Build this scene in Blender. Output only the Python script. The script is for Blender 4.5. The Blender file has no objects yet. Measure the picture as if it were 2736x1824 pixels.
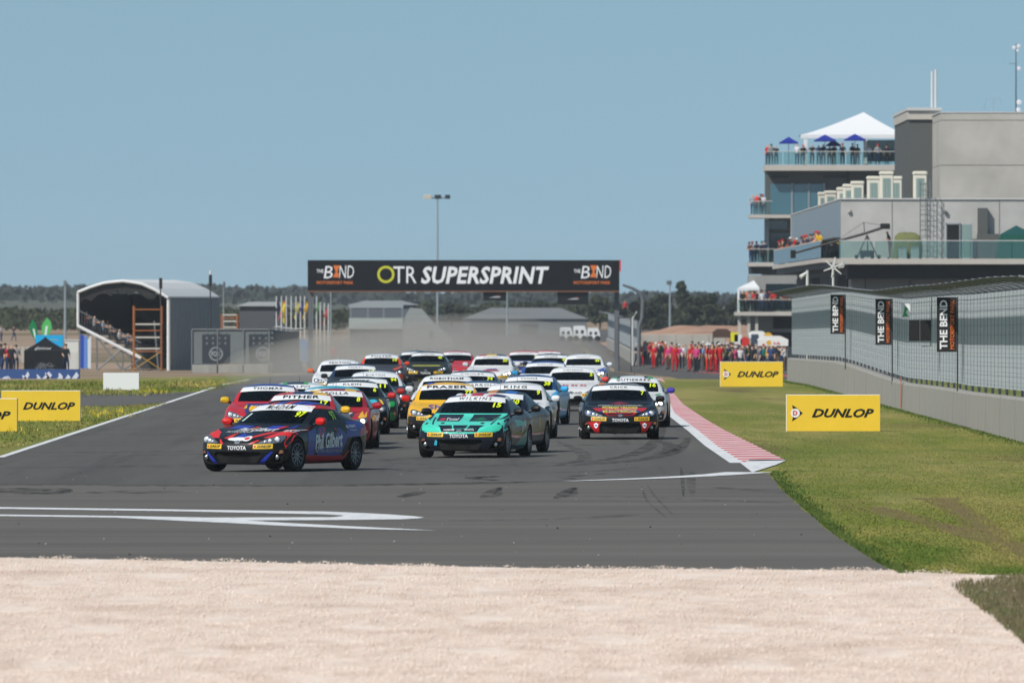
import bpy, bmesh, math, random
import numpy as np
from mathutils import Vector, Matrix
from mathutils.bvhtree import BVHTree

# ---------------------------------------------------------------- camera, world, sun, exposure
random.seed(7); RNG = np.random.default_rng(7)
SC = bpy.context.scene
COL = SC.collection
R = math.radians
F, HZ, H = 30400.0, 814.0, 3.05          # focal length in photo pixels, horizon row, camera height (m)
PW, PH = 2736, 1824
cd = bpy.data.cameras.new('camera'); cam = bpy.data.objects.new('camera', cd); COL.objects.link(cam)
cam.location = (0, 0, H); cam.rotation_euler = (R(90), 0, 0)
cd.sensor_fit = 'HORIZONTAL'; cd.sensor_width = 36.0; cd.lens = 36.0*F/PW
cd.shift_y = (HZ-PH/2)/PW
cd.clip_start = 1.0; cd.clip_end = 12000.0
cd.dof.use_dof = True; cd.dof.focus_distance = 222.0; cd.dof.aperture_fstop = 8.0
SC.camera = cam
W = bpy.data.worlds.new('World'); SC.world = W; W.use_nodes = True
SUN_EL, SUN_PHI = R(44), R(41)           # elevation; angle from straight behind the camera towards the left
TO_SUN = Vector((-math.sin(SUN_PHI)*math.cos(SUN_EL), -math.cos(SUN_PHI)*math.cos(SUN_EL), math.sin(SUN_EL)))
nt = W.node_tree; bg = nt.nodes['Background']
sky = nt.nodes.new('ShaderNodeTexSky'); sky.sky_type = 'NISHITA'; sky.sun_disc = False
sky.sun_elevation = SUN_EL; sky.sun_rotation = math.atan2(TO_SUN.x, TO_SUN.y)
sky.air_density = 1.0; sky.dust_density = 0.6; sky.ozone_density = 1.0; sky.altitude = 20
hsv = nt.nodes.new('ShaderNodeHueSaturation'); hsv.inputs['Saturation'].default_value = .98; hsv.inputs['Hue'].default_value = .476; hsv.inputs['Value'].default_value = 1.30
tcw = nt.nodes.new('ShaderNodeTexCoord'); vad = nt.nodes.new('ShaderNodeVectorMath'); vad.operation = 'ADD'; vad.inputs[1].default_value = (0, 0, .17)
vno = nt.nodes.new('ShaderNodeVectorMath'); vno.operation = 'NORMALIZE'      # clear dry air: the blue reaches right down to the horizon
nt.links.new(tcw.outputs['Generated'], vad.inputs[0]); nt.links.new(vad.outputs[0], vno.inputs[0]); nt.links.new(vno.outputs[0], sky.inputs['Vector'])
nt.links.new(sky.outputs[0], hsv.inputs['Color']); nt.links.new(hsv.outputs[0], bg.inputs[0])
bg.inputs[1].default_value = 0.062
sl = bpy.data.lights.new('sun', 'SUN'); sl.energy = 3.6; sl.angle = R(0.53); sl.color = (1.0, 0.95, 0.88)
so = bpy.data.objects.new('sun', sl); COL.objects.link(so)
so.rotation_euler = TO_SUN.to_track_quat('Z', 'Y').to_euler(); so.location = TO_SUN*400
SC.view_settings.view_transform = 'Standard'; SC.view_settings.look = 'None'
SC.view_settings.exposure = 0.25; SC.view_settings.gamma = 1.0
SC.view_settings.use_curve_mapping = False
SC.cycles.use_denoising = True
SC.cycles.max_bounces = 6; SC.cycles.transparent_max_bounces = 16; SC.cycles.volume_bounces = 1

# ---------------------------------------------------------------- pixel <-> place
_GY = [-2000, 430, 520, 640, 760, 900, 1170, 1500, 1800, 2500, 4500, 9000]
_GZ = [0, 0, -.25, -.85, -1.42, -1.65, -1.2, -.3, .6, 1.5, 2.0, 2.0]
def gz(y): return float(np.interp(y, _GY, _GZ))
def at(px, py, Y):                      # the place seen at a photo pixel, Y metres away
    return Vector(((px-1368)/F*Y, Y, H-(py-HZ)/F*Y))
def atx(px, Y): return (px-1368)/F*Y
def G(px, py):                          # the ground seen at a photo pixel
    Y = F*H/(py-HZ)
    for _ in range(30):
        Y = .5*Y+.5*F*(H-gz(Y))/(py-HZ)
    return Vector((atx(px, Y), Y, gz(Y)))
def dist_of(s): return F/s              # s = photo pixels per metre

# ---------------------------------------------------------------- materials
def lin(h):
    h = h.lstrip('#'); v = [int(h[i:i+2], 16)/255 for i in (0, 2, 4)]
    return tuple(c/12.92 if c <= .04045 else ((c+.055)/1.055)**2.4 for c in v)
MATS = {}
def mat(name, col, rough=.6, metal=0.0, var=0.0, scale=3.0, coat=0.0, bump=0.0, spec=.5, emit=0.0, stretch=None):
    if name in MATS: return MATS[name]
    m = bpy.data.materials.new(name); m.use_nodes = True; MATS[name] = m
    n = m.node_tree; b = n.nodes['Principled BSDF']
    c = lin(col) if isinstance(col, str) else tuple(col)
    b.inputs['Base Color'].default_value = (*c, 1); b.inputs['Roughness'].default_value = rough
    b.inputs['Metallic'].default_value = metal; b.inputs['Specular IOR Level'].default_value = spec
    b.inputs['Coat Weight'].default_value = coat; b.inputs['Coat Roughness'].default_value = .04
    if emit:
        b.inputs['Emission Color'].default_value = (*c, 1); b.inputs['Emission Strength'].default_value = emit
    if var or bump:
        tc = n.nodes.new('ShaderNodeTexCoord'); mp = n.nodes.new('ShaderNodeMapping')
        n.links.new(tc.outputs['Object'], mp.inputs[0])
        if stretch: mp.inputs['Scale'].default_value = stretch
        nz = n.nodes.new('ShaderNodeTexNoise'); nz.inputs['Scale'].default_value = scale
        nz.inputs['Detail'].default_value = 6; nz.inputs['Roughness'].default_value = .62
        n.links.new(mp.outputs[0], nz.inputs['Vector'])
        if var:
            cr = n.nodes.new('ShaderNodeValToRGB')
            cr.color_ramp.elements[0].position = .28; cr.color_ramp.elements[1].position = .72
            cr.color_ramp.elements[0].color = (*[x*(1-var) for x in c], 1)
            cr.color_ramp.elements[1].color = (*[min(1, x*(1+var)) for x in c], 1)
            n.links.new(nz.outputs['Fac'], cr.inputs[0]); n.links.new(cr.outputs[0], b.inputs['Base Color'])
        if bump:
            bp = n.nodes.new('ShaderNodeBump'); bp.inputs['Strength'].default_value = bump
            n.links.new(nz.outputs['Fac'], bp.inputs['Height']); n.links.new(bp.outputs[0], b.inputs['Normal'])
    return m
def ramp_mat(name, layers, rough=.9, bump=0, bscale=40, spec=.2):
    """colour = successive noise-masked layers: (colour) first, then (colour, scale, lo, hi, (stretch))"""
    if name in MATS: return MATS[name]
    m = bpy.data.materials.new(name); m.use_nodes = True; MATS[name] = m
    n = m.node_tree; b = n.nodes['Principled BSDF']; b.inputs['Roughness'].default_value = rough
    b.inputs['Specular IOR Level'].default_value = spec
    tc = n.nodes.new('ShaderNodeTexCoord')
    last = None; base = layers[0]
    for k, (c, sc, lo, hi, st) in enumerate(layers[1:]):
        mp = n.nodes.new('ShaderNodeMapping'); mp.inputs['Scale'].default_value = st
        mp.inputs['Location'].default_value = (k*17.3, k*5.1, k)
        n.links.new(tc.outputs['Object'], mp.inputs[0])
        nz = n.nodes.new('ShaderNodeTexNoise'); nz.inputs['Scale'].default_value = sc
        nz.inputs['Detail'].default_value = 5; nz.inputs['Roughness'].default_value = .6
        n.links.new(mp.outputs[0], nz.inputs['Vector'])
        mr = n.nodes.new('ShaderNodeMapRange'); mr.inputs['From Min'].default_value = lo; mr.inputs['From Max'].default_value = hi
        n.links.new(nz.outputs['Fac'], mr.inputs[0])
        mx = n.nodes.new('ShaderNodeMix'); mx.data_type = 'RGBA'
        n.links.new(mr.outputs[0], mx.inputs['Factor'])
        if last is None: mx.inputs['A'].default_value = (*base, 1)
        else: n.links.new(last, mx.inputs['A'])
        mx.inputs['B'].default_value = (*c, 1); last = mx.outputs['Result']
    n.links.new(last, b.inputs['Base Color'])
    if bump:
        nz = n.nodes.new('ShaderNodeTexNoise'); nz.inputs['Scale'].default_value = bscale; nz.inputs['Detail'].default_value = 4
        n.links.new(tc.outputs['Object'], nz.inputs['Vector'])
        bp = n.nodes.new('ShaderNodeBump'); bp.inputs['Strength'].default_value = bump
        n.links.new(nz.outputs['Fac'], bp.inputs['Height']); n.links.new(bp.outputs[0], b.inputs['Normal'])
    return m
def glass_mat(name, tint, refl=.08, rough=.03):
    if name in MATS: return MATS[name]
    m = bpy.data.materials.new(name); m.use_nodes = True; MATS[name] = m
    n = m.node_tree; n.nodes.remove(n.nodes['Principled BSDF']); o = n.nodes['Material Output']
    t = n.nodes.new('ShaderNodeBsdfTransparent'); t.inputs[0].default_value = (*tint, 1)
    g = n.nodes.new('ShaderNodeBsdfGlossy'); g.inputs['Roughness'].default_value = rough; g.inputs['Color'].default_value = (.55, .58, .6, 1)
    fr = n.nodes.new('ShaderNodeFresnel'); fr.inputs[0].default_value = 1.5
    ad = n.nodes.new('ShaderNodeMath'); ad.operation = 'ADD'; ad.inputs[1].default_value = refl; ad.use_clamp = True
    n.links.new(fr.outputs[0], ad.inputs[0])
    mx = n.nodes.new('ShaderNodeMixShader'); n.links.new(ad.outputs[0], mx.inputs[0])
    n.links.new(t.outputs[0], mx.inputs[1]); n.links.new(g.outputs[0], mx.inputs[2]); n.links.new(mx.outputs[0], o.inputs[0])
    return m
def paint(hexcol):
    return mat('paint_'+hexcol.lstrip('#'), hexcol, rough=.45, coat=.45, spec=.15)
def vinyl(hexcol):
    return mat('vinyl_'+hexcol.lstrip('#'), hexcol, rough=.4, coat=.2)
def cloth(hexcol):
    return mat('cloth_'+hexcol.lstrip('#'), hexcol, rough=.9, spec=.2)

# ---------------------------------------------------------------- object helpers
def tag(o, label=None, cat=None, group=None, kind=None):
    if label: o['label'] = label
    if cat: o['category'] = cat
    if group: o['group'] = group
    if kind: o['kind'] = kind
    return o
def obj(name, me, mats=None, parent=None, loc=None, rotz=None):
    o = bpy.data.objects.new(name, me); COL.objects.link(o)
    if mats is not None and me is not None:
        if not isinstance(mats, (list, tuple)): mats = [mats]
        if len(me.materials) == 0:
            for m in mats: me.materials.append(m)
        else:
            for i, m in enumerate(mats):
                o.material_slots[i].link = 'OBJECT'; o.material_slots[i].material = m
    if parent: o.parent = parent
    if loc is not None: o.location = loc
    if rotz is not None: o.rotation_euler = (0, 0, rotz)
    return o
def thing(name, label, cat, loc=(0, 0, 0), rotz=0, group=None):
    o = bpy.data.objects.new(name, None); COL.objects.link(o); o.empty_display_size = .2
    o.location = loc; o.rotation_euler = (0, 0, rotz)
    return tag(o, label, cat, group)

class MB:
    """collects simple solids into one mesh"""
    def __init__(s): s.v = []; s.f = []; s.m = []; s.mi = 0
    def add(s, vs, fs):
        k = len(s.v); s.v += [tuple(v) for v in vs]; s.f += [tuple(i+k for i in f) for f in fs]; s.m += [s.mi]*len(fs); return s
    def box(s, x0, x1, y0, y1, z0, z1):
        return s.add([(x0,y0,z0),(x1,y0,z0),(x1,y1,z0),(x0,y1,z0),(x0,y0,z1),(x1,y0,z1),(x1,y1,z1),(x0,y1,z1)],
                     [(0,3,2,1),(4,5,6,7),(0,1,5,4),(1,2,6,5),(2,3,7,6),(3,0,4,7)])
    def bbox(s, x0, x1, y0, y1, z0, z1, b=.02):      # box with chamfered vertical and top edges
        P = [(x0+b,y0),(x1-b,y0),(x1,y0+b),(x1,y1-b),(x1-b,y1),(x0+b,y1),(x0,y1-b),(x0,y0+b)]
        cx, cy = (x0+x1)/2, (y0+y1)/2
        q = [(cx+(x-cx)*(1-2*b/max(x1-x0, 1e-6)), cy+(y-cy)*(1-2*b/max(y1-y0, 1e-6))) for x, y in P]
        v = [(x,y,z0) for x,y in P]+[(x,y,z1-b) for x,y in P]+[(x,y,z1) for x,y in q]
        f = [tuple(range(7,-1,-1)), tuple(range(16,24))]
        for r in (0, 8):
            for i in range(8): j = (i+1) % 8; f.append((r+i, r+j, r+8+j, r+8+i))
        return s.add(v, f)
    def prism(s, pts, axis, a0, a1):                 # 2D outline extruded along an axis: 'x' (pts=y,z), 'y' (pts=x,z), 'z' (pts=x,y)
        mk = {'x': lambda p, a: (a, p[0], p[1]), 'y': lambda p, a: (p[0], a, p[1]), 'z': lambda p, a: (p[0], p[1], a)}[axis]
        n = len(pts); v = [mk(p, a0) for p in pts]+[mk(p, a1) for p in pts]
        f = [tuple(range(n)), tuple(range(2*n-1, n-1, -1))]+[(i, (i+1) % n, n+(i+1) % n, n+i) for i in range(n)]
        return s.add(v, f)
    def tube(s, pts, r, n=6, cap=True):
        pts = [Vector(p) for p in pts]; rs = r if isinstance(r, (list, tuple)) else [r]*len(pts)
        v = []; f = []
        for i, p in enumerate(pts):
            d = (pts[min(i+1, len(pts)-1)]-pts[max(i-1, 0)]).normalized()
            u = d.cross(Vector((0, 0, 1)) if abs(d.z) < .9 else Vector((1, 0, 0))).normalized(); w = d.cross(u)
            for k in range(n):
                a = 2*math.pi*k/n; v.append(p+rs[i]*(math.cos(a)*u+math.sin(a)*w))
        for i in range(len(pts)-1):
            for k in range(n):
                k2 = (k+1) % n; f.append((i*n+k, i*n+k2, (i+1)*n+k2, (i+1)*n+k))
        if cap: f += [tuple(range(n-1, -1, -1)), tuple((len(pts)-1)*n+k for k in range(n))]
        return s.add(v, f)
    def lathe(s, prof, n=16, axis='z', c=(0, 0, 0)): # prof = (radius, height)
        v = []; f = []
        for r, h in prof:
            for k in range(n):
                a = 2*math.pi*k/n; x, y = r*math.cos(a), r*math.sin(a)
                p = {'z': (x, y, h), 'x': (h, x, y), 'y': (x, h, y)}[axis]; v.append(tuple(p[i]+c[i] for i in range(3)))
        for i in range(len(prof)-1):
            for k in range(n):
                k2 = (k+1) % n; f.append((i*n+k, i*n+k2, (i+1)*n+k2, (i+1)*n+k))
        return s.add(v, f)
    def quad(s, a, b, c, d): return s.add([a, b, c, d], [(0, 1, 2, 3)])
    def mesh(s, name='mesh', smooth=False):
        me = bpy.data.meshes.new(name); me.from_pydata(s.v, [], s.f)
        if any(s.m): me.polygons.foreach_set('material_index', s.m)
        bm = bmesh.new(); bm.from_mesh(me); bmesh.ops.recalc_face_normals(bm, faces=bm.faces[:]); bm.to_mesh(me); bm.free()
        if smooth:
            me.polygons.foreach_set('use_smooth', [True]*len(me.polygons)); me.set_sharp_from_angle(angle=R(40))
        return me
    def build(s, name, mats, parent=None, loc=None, rotz=None, smooth=False):
        return obj(name, s.mesh(name, smooth), mats, parent, loc, rotz)
def npmesh(name, V, Fc, smooth=False):               # fast: V (n,3), Fc (m,k) all faces the same size
    me = bpy.data.meshes.new(name); V = np.asarray(V, np.float32); Fc = np.asarray(Fc, np.int32); k = Fc.shape[1]
    me.vertices.add(len(V)); me.vertices.foreach_set('co', V.ravel())
    me.loops.add(Fc.size); me.loops.foreach_set('vertex_index', Fc.ravel())
    me.polygons.add(len(Fc)); me.polygons.foreach_set('loop_start', np.arange(0, Fc.size, k, dtype=np.int32))
    me.update(calc_edges=True); me.validate()
    return me
_TXT = {}
def text2d(txt, h=1.0, bold=0.0, shear=0.0, sx=1.0, spacing=1.0):
    """outline lettering as flat triangles: (verts, faces) centred on 0,0; cap height h"""
    key = (txt, bold, shear, spacing)
    if key not in _TXT:
        cu = bpy.data.curves.new('lettering', 'FONT'); cu.body = txt; cu.size = 1.0; cu.offset = bold; cu.shear = shear
        cu.space_character = spacing; cu.resolution_u = 2; cu.fill_mode = 'FRONT'
        o = bpy.data.objects.new('lettering_tmp', cu); COL.objects.link(o)
        dg = bpy.context.evaluated_depsgraph_get(); me = bpy.data.meshes.new_from_object(o.evaluated_get(dg))
        V = np.array([v.co[:2] for v in me.vertices]) if len(me.vertices) else np.zeros((1, 2))
        Fs = [tuple(p.vertices) for p in me.polygons]
        bpy.data.objects.remove(o); bpy.data.curves.remove(cu); bpy.data.meshes.remove(me)
        lo, hi = V.min(0), V.max(0); V = V-(lo+hi)/2
        _TXT[key] = (V, Fs, hi-lo)
    V, Fs, wh = _TXT[key]
    k = h/.7
    return V*np.array([k*sx, k]), Fs, (wh[0]*k*sx, wh[1]*k)
def flat_text(name, txt, m, parent, c, h, width=None, bold=0.0, shear=0.0, u=(1, 0, 0), v=(0, 0, 1), spacing=1.0):
    """lettering laid on a plane at c with axes u (right) and v (up)"""
    V, Fs, wh = text2d(txt, h, bold, shear, 1.0, spacing)
    k = width/wh[0] if width else 1.0
    c, u, v = Vector(c), Vector(u), Vector(v)
    me = bpy.data.meshes.new(name); me.from_pydata([tuple(c+u*(p[0]*k)+v*p[1]) for p in V], [], Fs)
    return obj(name, me, m, parent)
def sheet(name, pts, zo, m, label=None, kind='structure', parent=None, extra=()):
    """a ground sheet: outline (x,y) laid on the ground's profile, zo above it"""
    bm = bmesh.new(); vs = [bm.verts.new((p[0], p[1], 0)) for p in pts]; bm.faces.new(vs)
    ys = [p[1] for p in pts]
    for yb in sorted(set(_GY+list(extra))):
        if min(ys) < yb < max(ys):
            bmesh.ops.bisect_plane(bm, geom=bm.verts[:]+bm.edges[:]+bm.faces[:], plane_co=(0, yb, 0), plane_no=(0, 1, 0))
    for v in bm.verts: v.co.z = gz(v.co.y)+zo
    bmesh.ops.recalc_face_normals(bm, faces=bm.faces[:])
    for f in bm.faces:
        if f.normal.z < 0: f.normal_flip()
    me = bpy.data.meshes.new(name); bm.to_mesh(me); bm.free()
    o = obj(name, me, m, parent)
    if parent is None: tag(o, label, None, None, kind)
    return o
def pxpoly(pts): return [tuple(G(x, y)[:2]) for x, y in pts]

# ================================================================ SETTING
M_grass = ramp_mat('grass', [lin('#6e7633'), (lin('#7c7f34'), .5, .35, .7, (1.6, .10, 1)), (lin('#958c52'), .30, .46, .62, (1.0, .10, 1)),
                             (lin('#5e6e2c'), .9, .54, .75, (1.0, .22, 1)), (lin('#6d5d3e'), .25, .58, .72, (1.2, .12, 1)),
                             (lin('#565a2a'), 30, .45, .75, (1, .3, 1))], rough=.95, bump=.6, bscale=30)
M_dirt = ramp_mat('dry_dirt', [lin('#8d7a66'), (lin('#a08a76'), .02, .4, .65, (1, .4, 1)), (lin('#5c5a3c'), .011, .5, .62, (1, .6, 1)),
                               (lin('#8a6e5b'), .15, .5, .8, (1, .4, 1))], rough=.95)
M_asphalt = ramp_mat('asphalt', [lin('#5b5956'), (lin('#504e4c'), .35, .40, .66, (1.6, .05, 1)), (lin('#66645f'), .2, .5, .75, (.5, .06, 1)),
                                 (lin('#454443'), .8, .56, .78, (2.2, .03, 1)), (lin('#5c5b5a'), 24, .5, .85, (1, .5, 1))], rough=.85, bump=.35, bscale=60, spec=.18)
M_runoff = ramp_mat('asphalt_runoff', [lin('#65625d'), (lin('#5a5753'), .12, .40, .62, (.5, 3.0, 1)), (lin('#6e6b66'), .2, .5, .8, (.3, 2.0, 1)),
                                 (lin('#4a4846'), .6, .60, .8, (.25, 2.4, 1)), (lin('#65635f'), 22, .5, .9, (1, .5, 1))], rough=.88, bump=.35, bscale=60, spec=.15)
M_gravel = ramp_mat('gravel_pebbles', [lin('#e2d1c4'), (lin('#d0bcae'), 2.2, .45, .7, (1, .3, 1)), (lin('#eadfd6'), 9, .5, .8, (1, .5, 1)),
                               (lin('#c8b3a4'), .5, .52, .75, (1, .5, 1)), (lin('#bba596'), 25, .60, .72, (1, 1, 1))], rough=.95)
M_white = ramp_mat('road_paint', [lin('#d6d8da'), (lin('#b5b7ba'), 1.2, .5, .8, (3, .4, 1)), (lin('#77787a'), 5, .66, .75, (2, .3, 1))], rough=.7)

ys = [-60, 0, 60, 100, 150, 200, 260, 340, 430, 520, 640, 700, 760, 830, 900, 1000, 1170, 1330, 1500, 1650, 1800, 2100, 2500, 3200, 4500, 9000]
xs = [-4000, -900, -200, -60, -20, 0, 20, 60, 200, 900, 4000]
mb = MB()
mb.add([(x, y, gz(y)) for y in ys for x in xs],
       [(i*len(xs)+j, i*len(xs)+j+1, (i+1)*len(xs)+j+1, (i+1)*len(xs)+j) for i in range(len(ys)-1) for j in range(len(xs)-1)])
tag(mb.build('ground', M_dirt), kind='structure')
sheet('grass_verge', [(-70, 20), (70, 20), (70, 560), (5, 500), (-10, 640), (-15, 520), (-22, 476), (-70, 470)], .004, M_grass)

SEAM = [(-900, 1293), (0, 1294), (700, 1298), (1300, 1292), (1512, 1287), (1745, 1279), (2007, 1262)]
KIN = [(2007, 1262), (1978, 1238), (1908, 1192), (1860, 1152), (1797, 1105), (1772, 1052), (1756, 1012)]
KOUT = [(2100, 1231), (2020, 1196), (1931, 1152), (1880, 1122), (1821, 1082), (1790, 1045), (1765, 1012)]
seam = pxpoly(SEAM); kin = pxpoly(KIN); kout = pxpoly(KOUT)
xk = kin[-1][0]
sheet('track', [seam[0]]+seam[1:]+kin[1:]+[(xk+.4, 700), (xk+.6, 1700), (-11.6, 1700), (-11.4, 700), tuple(G(663, 1014)[:2]), tuple(G(0, 1221)[:2]), (-34, 236)], .012, M_asphalt, extra=(250, 300, 350))
GEDGE = [(-300, 1488), (0, 1493), (400, 1500), (810, 1509), (1400, 1521), (2000, 1525), (2383, 1527)]
ged = pxpoly(GEDGE)
REDGE = [(2060, 1268), (2094, 1312), (2130, 1342), (2164, 1373), (2233, 1431), (2327, 1492), (2400, 1533)]
rp = pxpoly(REDGE)
rr = []
for i in range(len(rp)-1):                      # a slightly ragged edge towards the grass
    for t in (0, .25, .5, .75):
        a, b = rp[i], rp[i+1]; rr.append((a[0]+(b[0]-a[0])*t+random.uniform(-.05, .05), a[1]+(b[1]-a[1])*t))
rr.append(rp[-1])
sheet('runoff_asphalt', [(x, y+.6) for x, y in seam]+rr+[(6, 118), (-40, 118), (-40, seam[0][1])], .008, M_runoff)
# side road joining from the left, and the pit exit apron
sheet('side_road', pxpoly([(-500, 1062), (215, 1054), (430, 1050), (560, 1046), (655, 1040), (700, 1012), (720, 1030), (640, 1064), (470, 1076), (300, 1085), (-500, 1090)]), .009, M_asphalt)
sheet('pit_lane', [(xk+.9, 494), (14, 486), (60, 500), (60, 1500), (xk+.9, 1500)], .009, M_asphalt)
sheet('pit_lane_paint', [(12.6, 492), (15.4, 492), (13.0, 735), (11.6, 735)], .0135, mat('red_lane_paint', '#a8474f', .8, var=.15, scale=2))

# lines painted on the track
def strip(name, pts, w, zo, m, parent=None):
    L = []; Rr = []
    for i, p in enumerate(pts):
        a = Vector(pts[max(i-1, 0)]); b = Vector(pts[min(i+1, len(pts)-1)]); d = (b-a).normalized(); n = Vector((-d.y, d.x))
        ww = w[min(i, len(w)-1)] if isinstance(w, (list, tuple)) else w
        L.append(tuple(Vector(p)+n*ww/2)); Rr.append(tuple(Vector(p)-n*ww/2))
    mb = MB()
    for i in range(len(pts)-1):
        mb.quad(*[(q[0], q[1], gz(q[1])+zo) for q in (L[i], Rr[i], Rr[i+1], L[i+1])])
    me = bpy.data.meshes.new(name); me.from_pydata(mb.v, [], mb.f)
    bm = bmesh.new(); bm.from_mesh(me)
    for f in bm.faces:
        f.normal_update()
        if f.normal.z < 0: f.normal_flip()
    bm.to_mesh(me); bm.free()
    return tag(obj(name, me, m, parent), kind=None if parent else 'structure')
lp = [tuple(Vector(G(-400, 1300)[:2])), tuple(G(0, 1223)[:2])]
a, b = Vector(G(0, 1223)[:2]), Vector(G(663, 1015)[:2])
strip('edge_line', [(-22, 200), (-15, 218)]+[tuple(a.lerp(b, t)) for t in np.linspace(0, 1, 12)]+[(-11.4, 700), (-11.5, 1500)], .16, .017, M_white)
strip('edge_line', pxpoly([(2004, 1263), (1930, 1269), (1850, 1274), (1745, 1279), (1640, 1283), (1512, 1287)]), [.9, .7, .6, .5, .4, .15], .017, M_white)
strip('edge_line', [(p[0]-.07, p[1]) for p in kin[1:]], .26, .017, M_white)
def S2(l, k=.5102, oy=1000): return [(x*k, y*k+oy) for x, y in l]
sheet('painted_arrow', pxpoly(S2([(-400, 694), (0, 698), (900, 710), (1700, 721), (1900, 729), (2050, 737), (2160, 745), (2222, 752), (2190, 757), (2100, 762), (1700, 766), (1200, 768), (1050, 753), (1740, 751), (1800, 745), (1790, 741), (1700, 736), (900, 719), (0, 707), (-400, 703)])), .013, M_white)
sheet('painted_arrow', pxpoly(S2([(-400, 733), (0, 737), (600, 744), (1040, 752), (1500, 781), (1900, 802), (2290, 821), (1900, 813), (1500, 797), (1150, 779), (880, 767), (600, 753), (0, 745), (-400, 741)])), .0135, M_white)

# rubber: dark skid marks laid on the asphalt
def rubber(name, lo, alpha):
    m = bpy.data.materials.new(name); m.use_nodes = True; n = m.node_tree; b = n.nodes['Principled BSDF']
    b.inputs['Base Color'].default_value = (.012, .012, .013, 1); b.inputs['Roughness'].default_value = .8; b.inputs['Specular IOR Level'].default_value = .2
    tc = n.nodes.new('ShaderNodeTexCoord'); nz = n.nodes.new('ShaderNodeTexNoise'); nz.inputs['Scale'].default_value = 1.3; nz.inputs['Detail'].default_value = 6
    mp = n.nodes.new('ShaderNodeMapping'); mp.inputs['Scale'].default_value = (3, .5, 1); n.links.new(tc.outputs['Object'], mp.inputs[0]); n.links.new(mp.outputs[0], nz.inputs['Vector'])
    mr = n.nodes.new('ShaderNodeMapRange'); mr.inputs['From Min'].default_value = lo; mr.inputs['From Max'].default_value = .75; mr.inputs['To Max'].default_value = alpha
    n.links.new(nz.outputs['Fac'], mr.inputs[0]); n.links.new(mr.outputs[0], b.inputs['Alpha'])
    return m
M_rub = rubber('tyre_rubber', .36, .6); M_rub2 = rubber('tyre_rubber_faint', .38, .40)
def smoothpath(pts, n=6):
    P = [Vector(G(*p)[:2]) for p in pts]; out = []
    for i in range(len(P)-1):
        p0, p1, p2, p3 = P[max(i-1, 0)], P[i], P[i+1], P[min(i+2, len(P)-1)]
        for k in range(n):
            t = k/n; out.append(tuple(.5*((2*p1)+(p2-p0)*t+(2*p0-5*p1+4*p2-p3)*t*t+(3*p1-p0-3*p2+p3)*t**3)))
    out.append(tuple(P[-1])); return out
SK = [([(1275, 1280), (1330, 1273), (1265, 1279), (1400, 1290)], .35, M_rub), ([(1495, 1275), (1545, 1273), (1620, 1266)], .3, M_rub), ([(1500, 1276), (1530, 1282), (1570, 1285)], .3, M_rub),
      ([(1290, 1332), (1310, 1318), (1338, 1302)], .22, M_rub), ([(1312, 1330), (1330, 1322), (1334, 1304)], .14, M_rub), ([(1486, 1333), (1510, 1318), (1537, 1302)], .22, M_rub), ([(1508, 1330), (1530, 1322), (1535, 1304)], .15, M_rub),
      ([(1819, 1252), (1823, 1276), (1826, 1328)], .07, M_rub), ([(1850, 1262), (1846, 1284), (1850, 1325)], .16, M_rub2), ([(1714, 1300), (1730, 1340), (1780, 1384)], .05, M_rub2), ([(1730, 1298), (1752, 1330), (1805, 1384)], .05, M_rub2),
      ([(-50, 1297), (600, 1300), (900, 1299), (1300, 1291), (1420, 1290)], 1.1, M_rub), ([(1390, 1326), (1700, 1330), (2000, 1342), (2140, 1346)], .5, M_rub2), ([(1900, 1302), (2000, 1310), (2100, 1318)], .4, M_rub2),
      ([(20, 1305), (60, 1308), (110, 1322)], 1.6, M_rub), ([(330, 1320), (360, 1316), (385, 1312)], 1.6, M_rub2), ([(1070, 1330), (1100, 1322), (1135, 1312)], .3, M_rub), ([(1200, 1392), (1500, 1388), (1700, 1376)], .6, M_rub2)]
SK += [([(1775, 1120), (1755, 1175), (1700, 1212), (1600, 1232), (1470, 1240)], .35, M_rub), ([(1840, 1170), (1812, 1203), (1745, 1224), (1640, 1238), (1500, 1246)], .35, M_rub), ([(1030, 1238), (1300, 1247), (1500, 1244), (1720, 1226)], .45, M_rub2),
       ([(960, 1252), (1250, 1264), (1560, 1262), (1700, 1250)], .5, M_rub2), ([(1490, 1180), (1545, 1205), (1560, 1228), (1480, 1246)], .3, M_rub2), ([(1770, 1180), (1795, 1192), (1790, 1206), (1750, 1214)], .4, M_rub)]
# long racing-line streaks, and curves swept across by the corner
for k in range(0):
    x0 = random.uniform(-8.5, 3.2); x1 = x0+random.uniform(-1.5, 1.5); y0 = random.uniform(208, 260); y1 = y0+random.uniform(60, 200)
    SK.append(([None, (x0, y0), (x1, y1)], random.uniform(.18, .3), M_rub2))
for k in range(16):
    xa = random.uniform(-2, 4.2); ya = random.uniform(215, 330); c = random.uniform(4, 9)
    SK.append(([None, (xa, ya), (xa-c*.5, ya-9), (xa-c*1.2, ya-15), (xa-c*2.2, ya-18)], random.uniform(.3, .6), M_rub2))
for i, (pts, w, m) in enumerate(SK):
    if pts[0] is None:
        P = [Vector(p) for p in pts[1:]]; n = 8; path = []
        for j in range(len(P)-1): path += [tuple(P[j].lerp(P[j+1], t/n)) for t in range(n)]
        path.append(tuple(P[-1]))
        path = [p for p in path if p[1] > 196]
        if len(path) < 3: continue
    else: path = smoothpath(pts)
    n = len(path); ww = [w*(.25+.75*math.sin(math.pi*min(1, max(0, (k+.6)/n)))) for k in range(n)]
    strip('skid_mark', path, ww, .0142+.0001*(i % 20), m)

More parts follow.
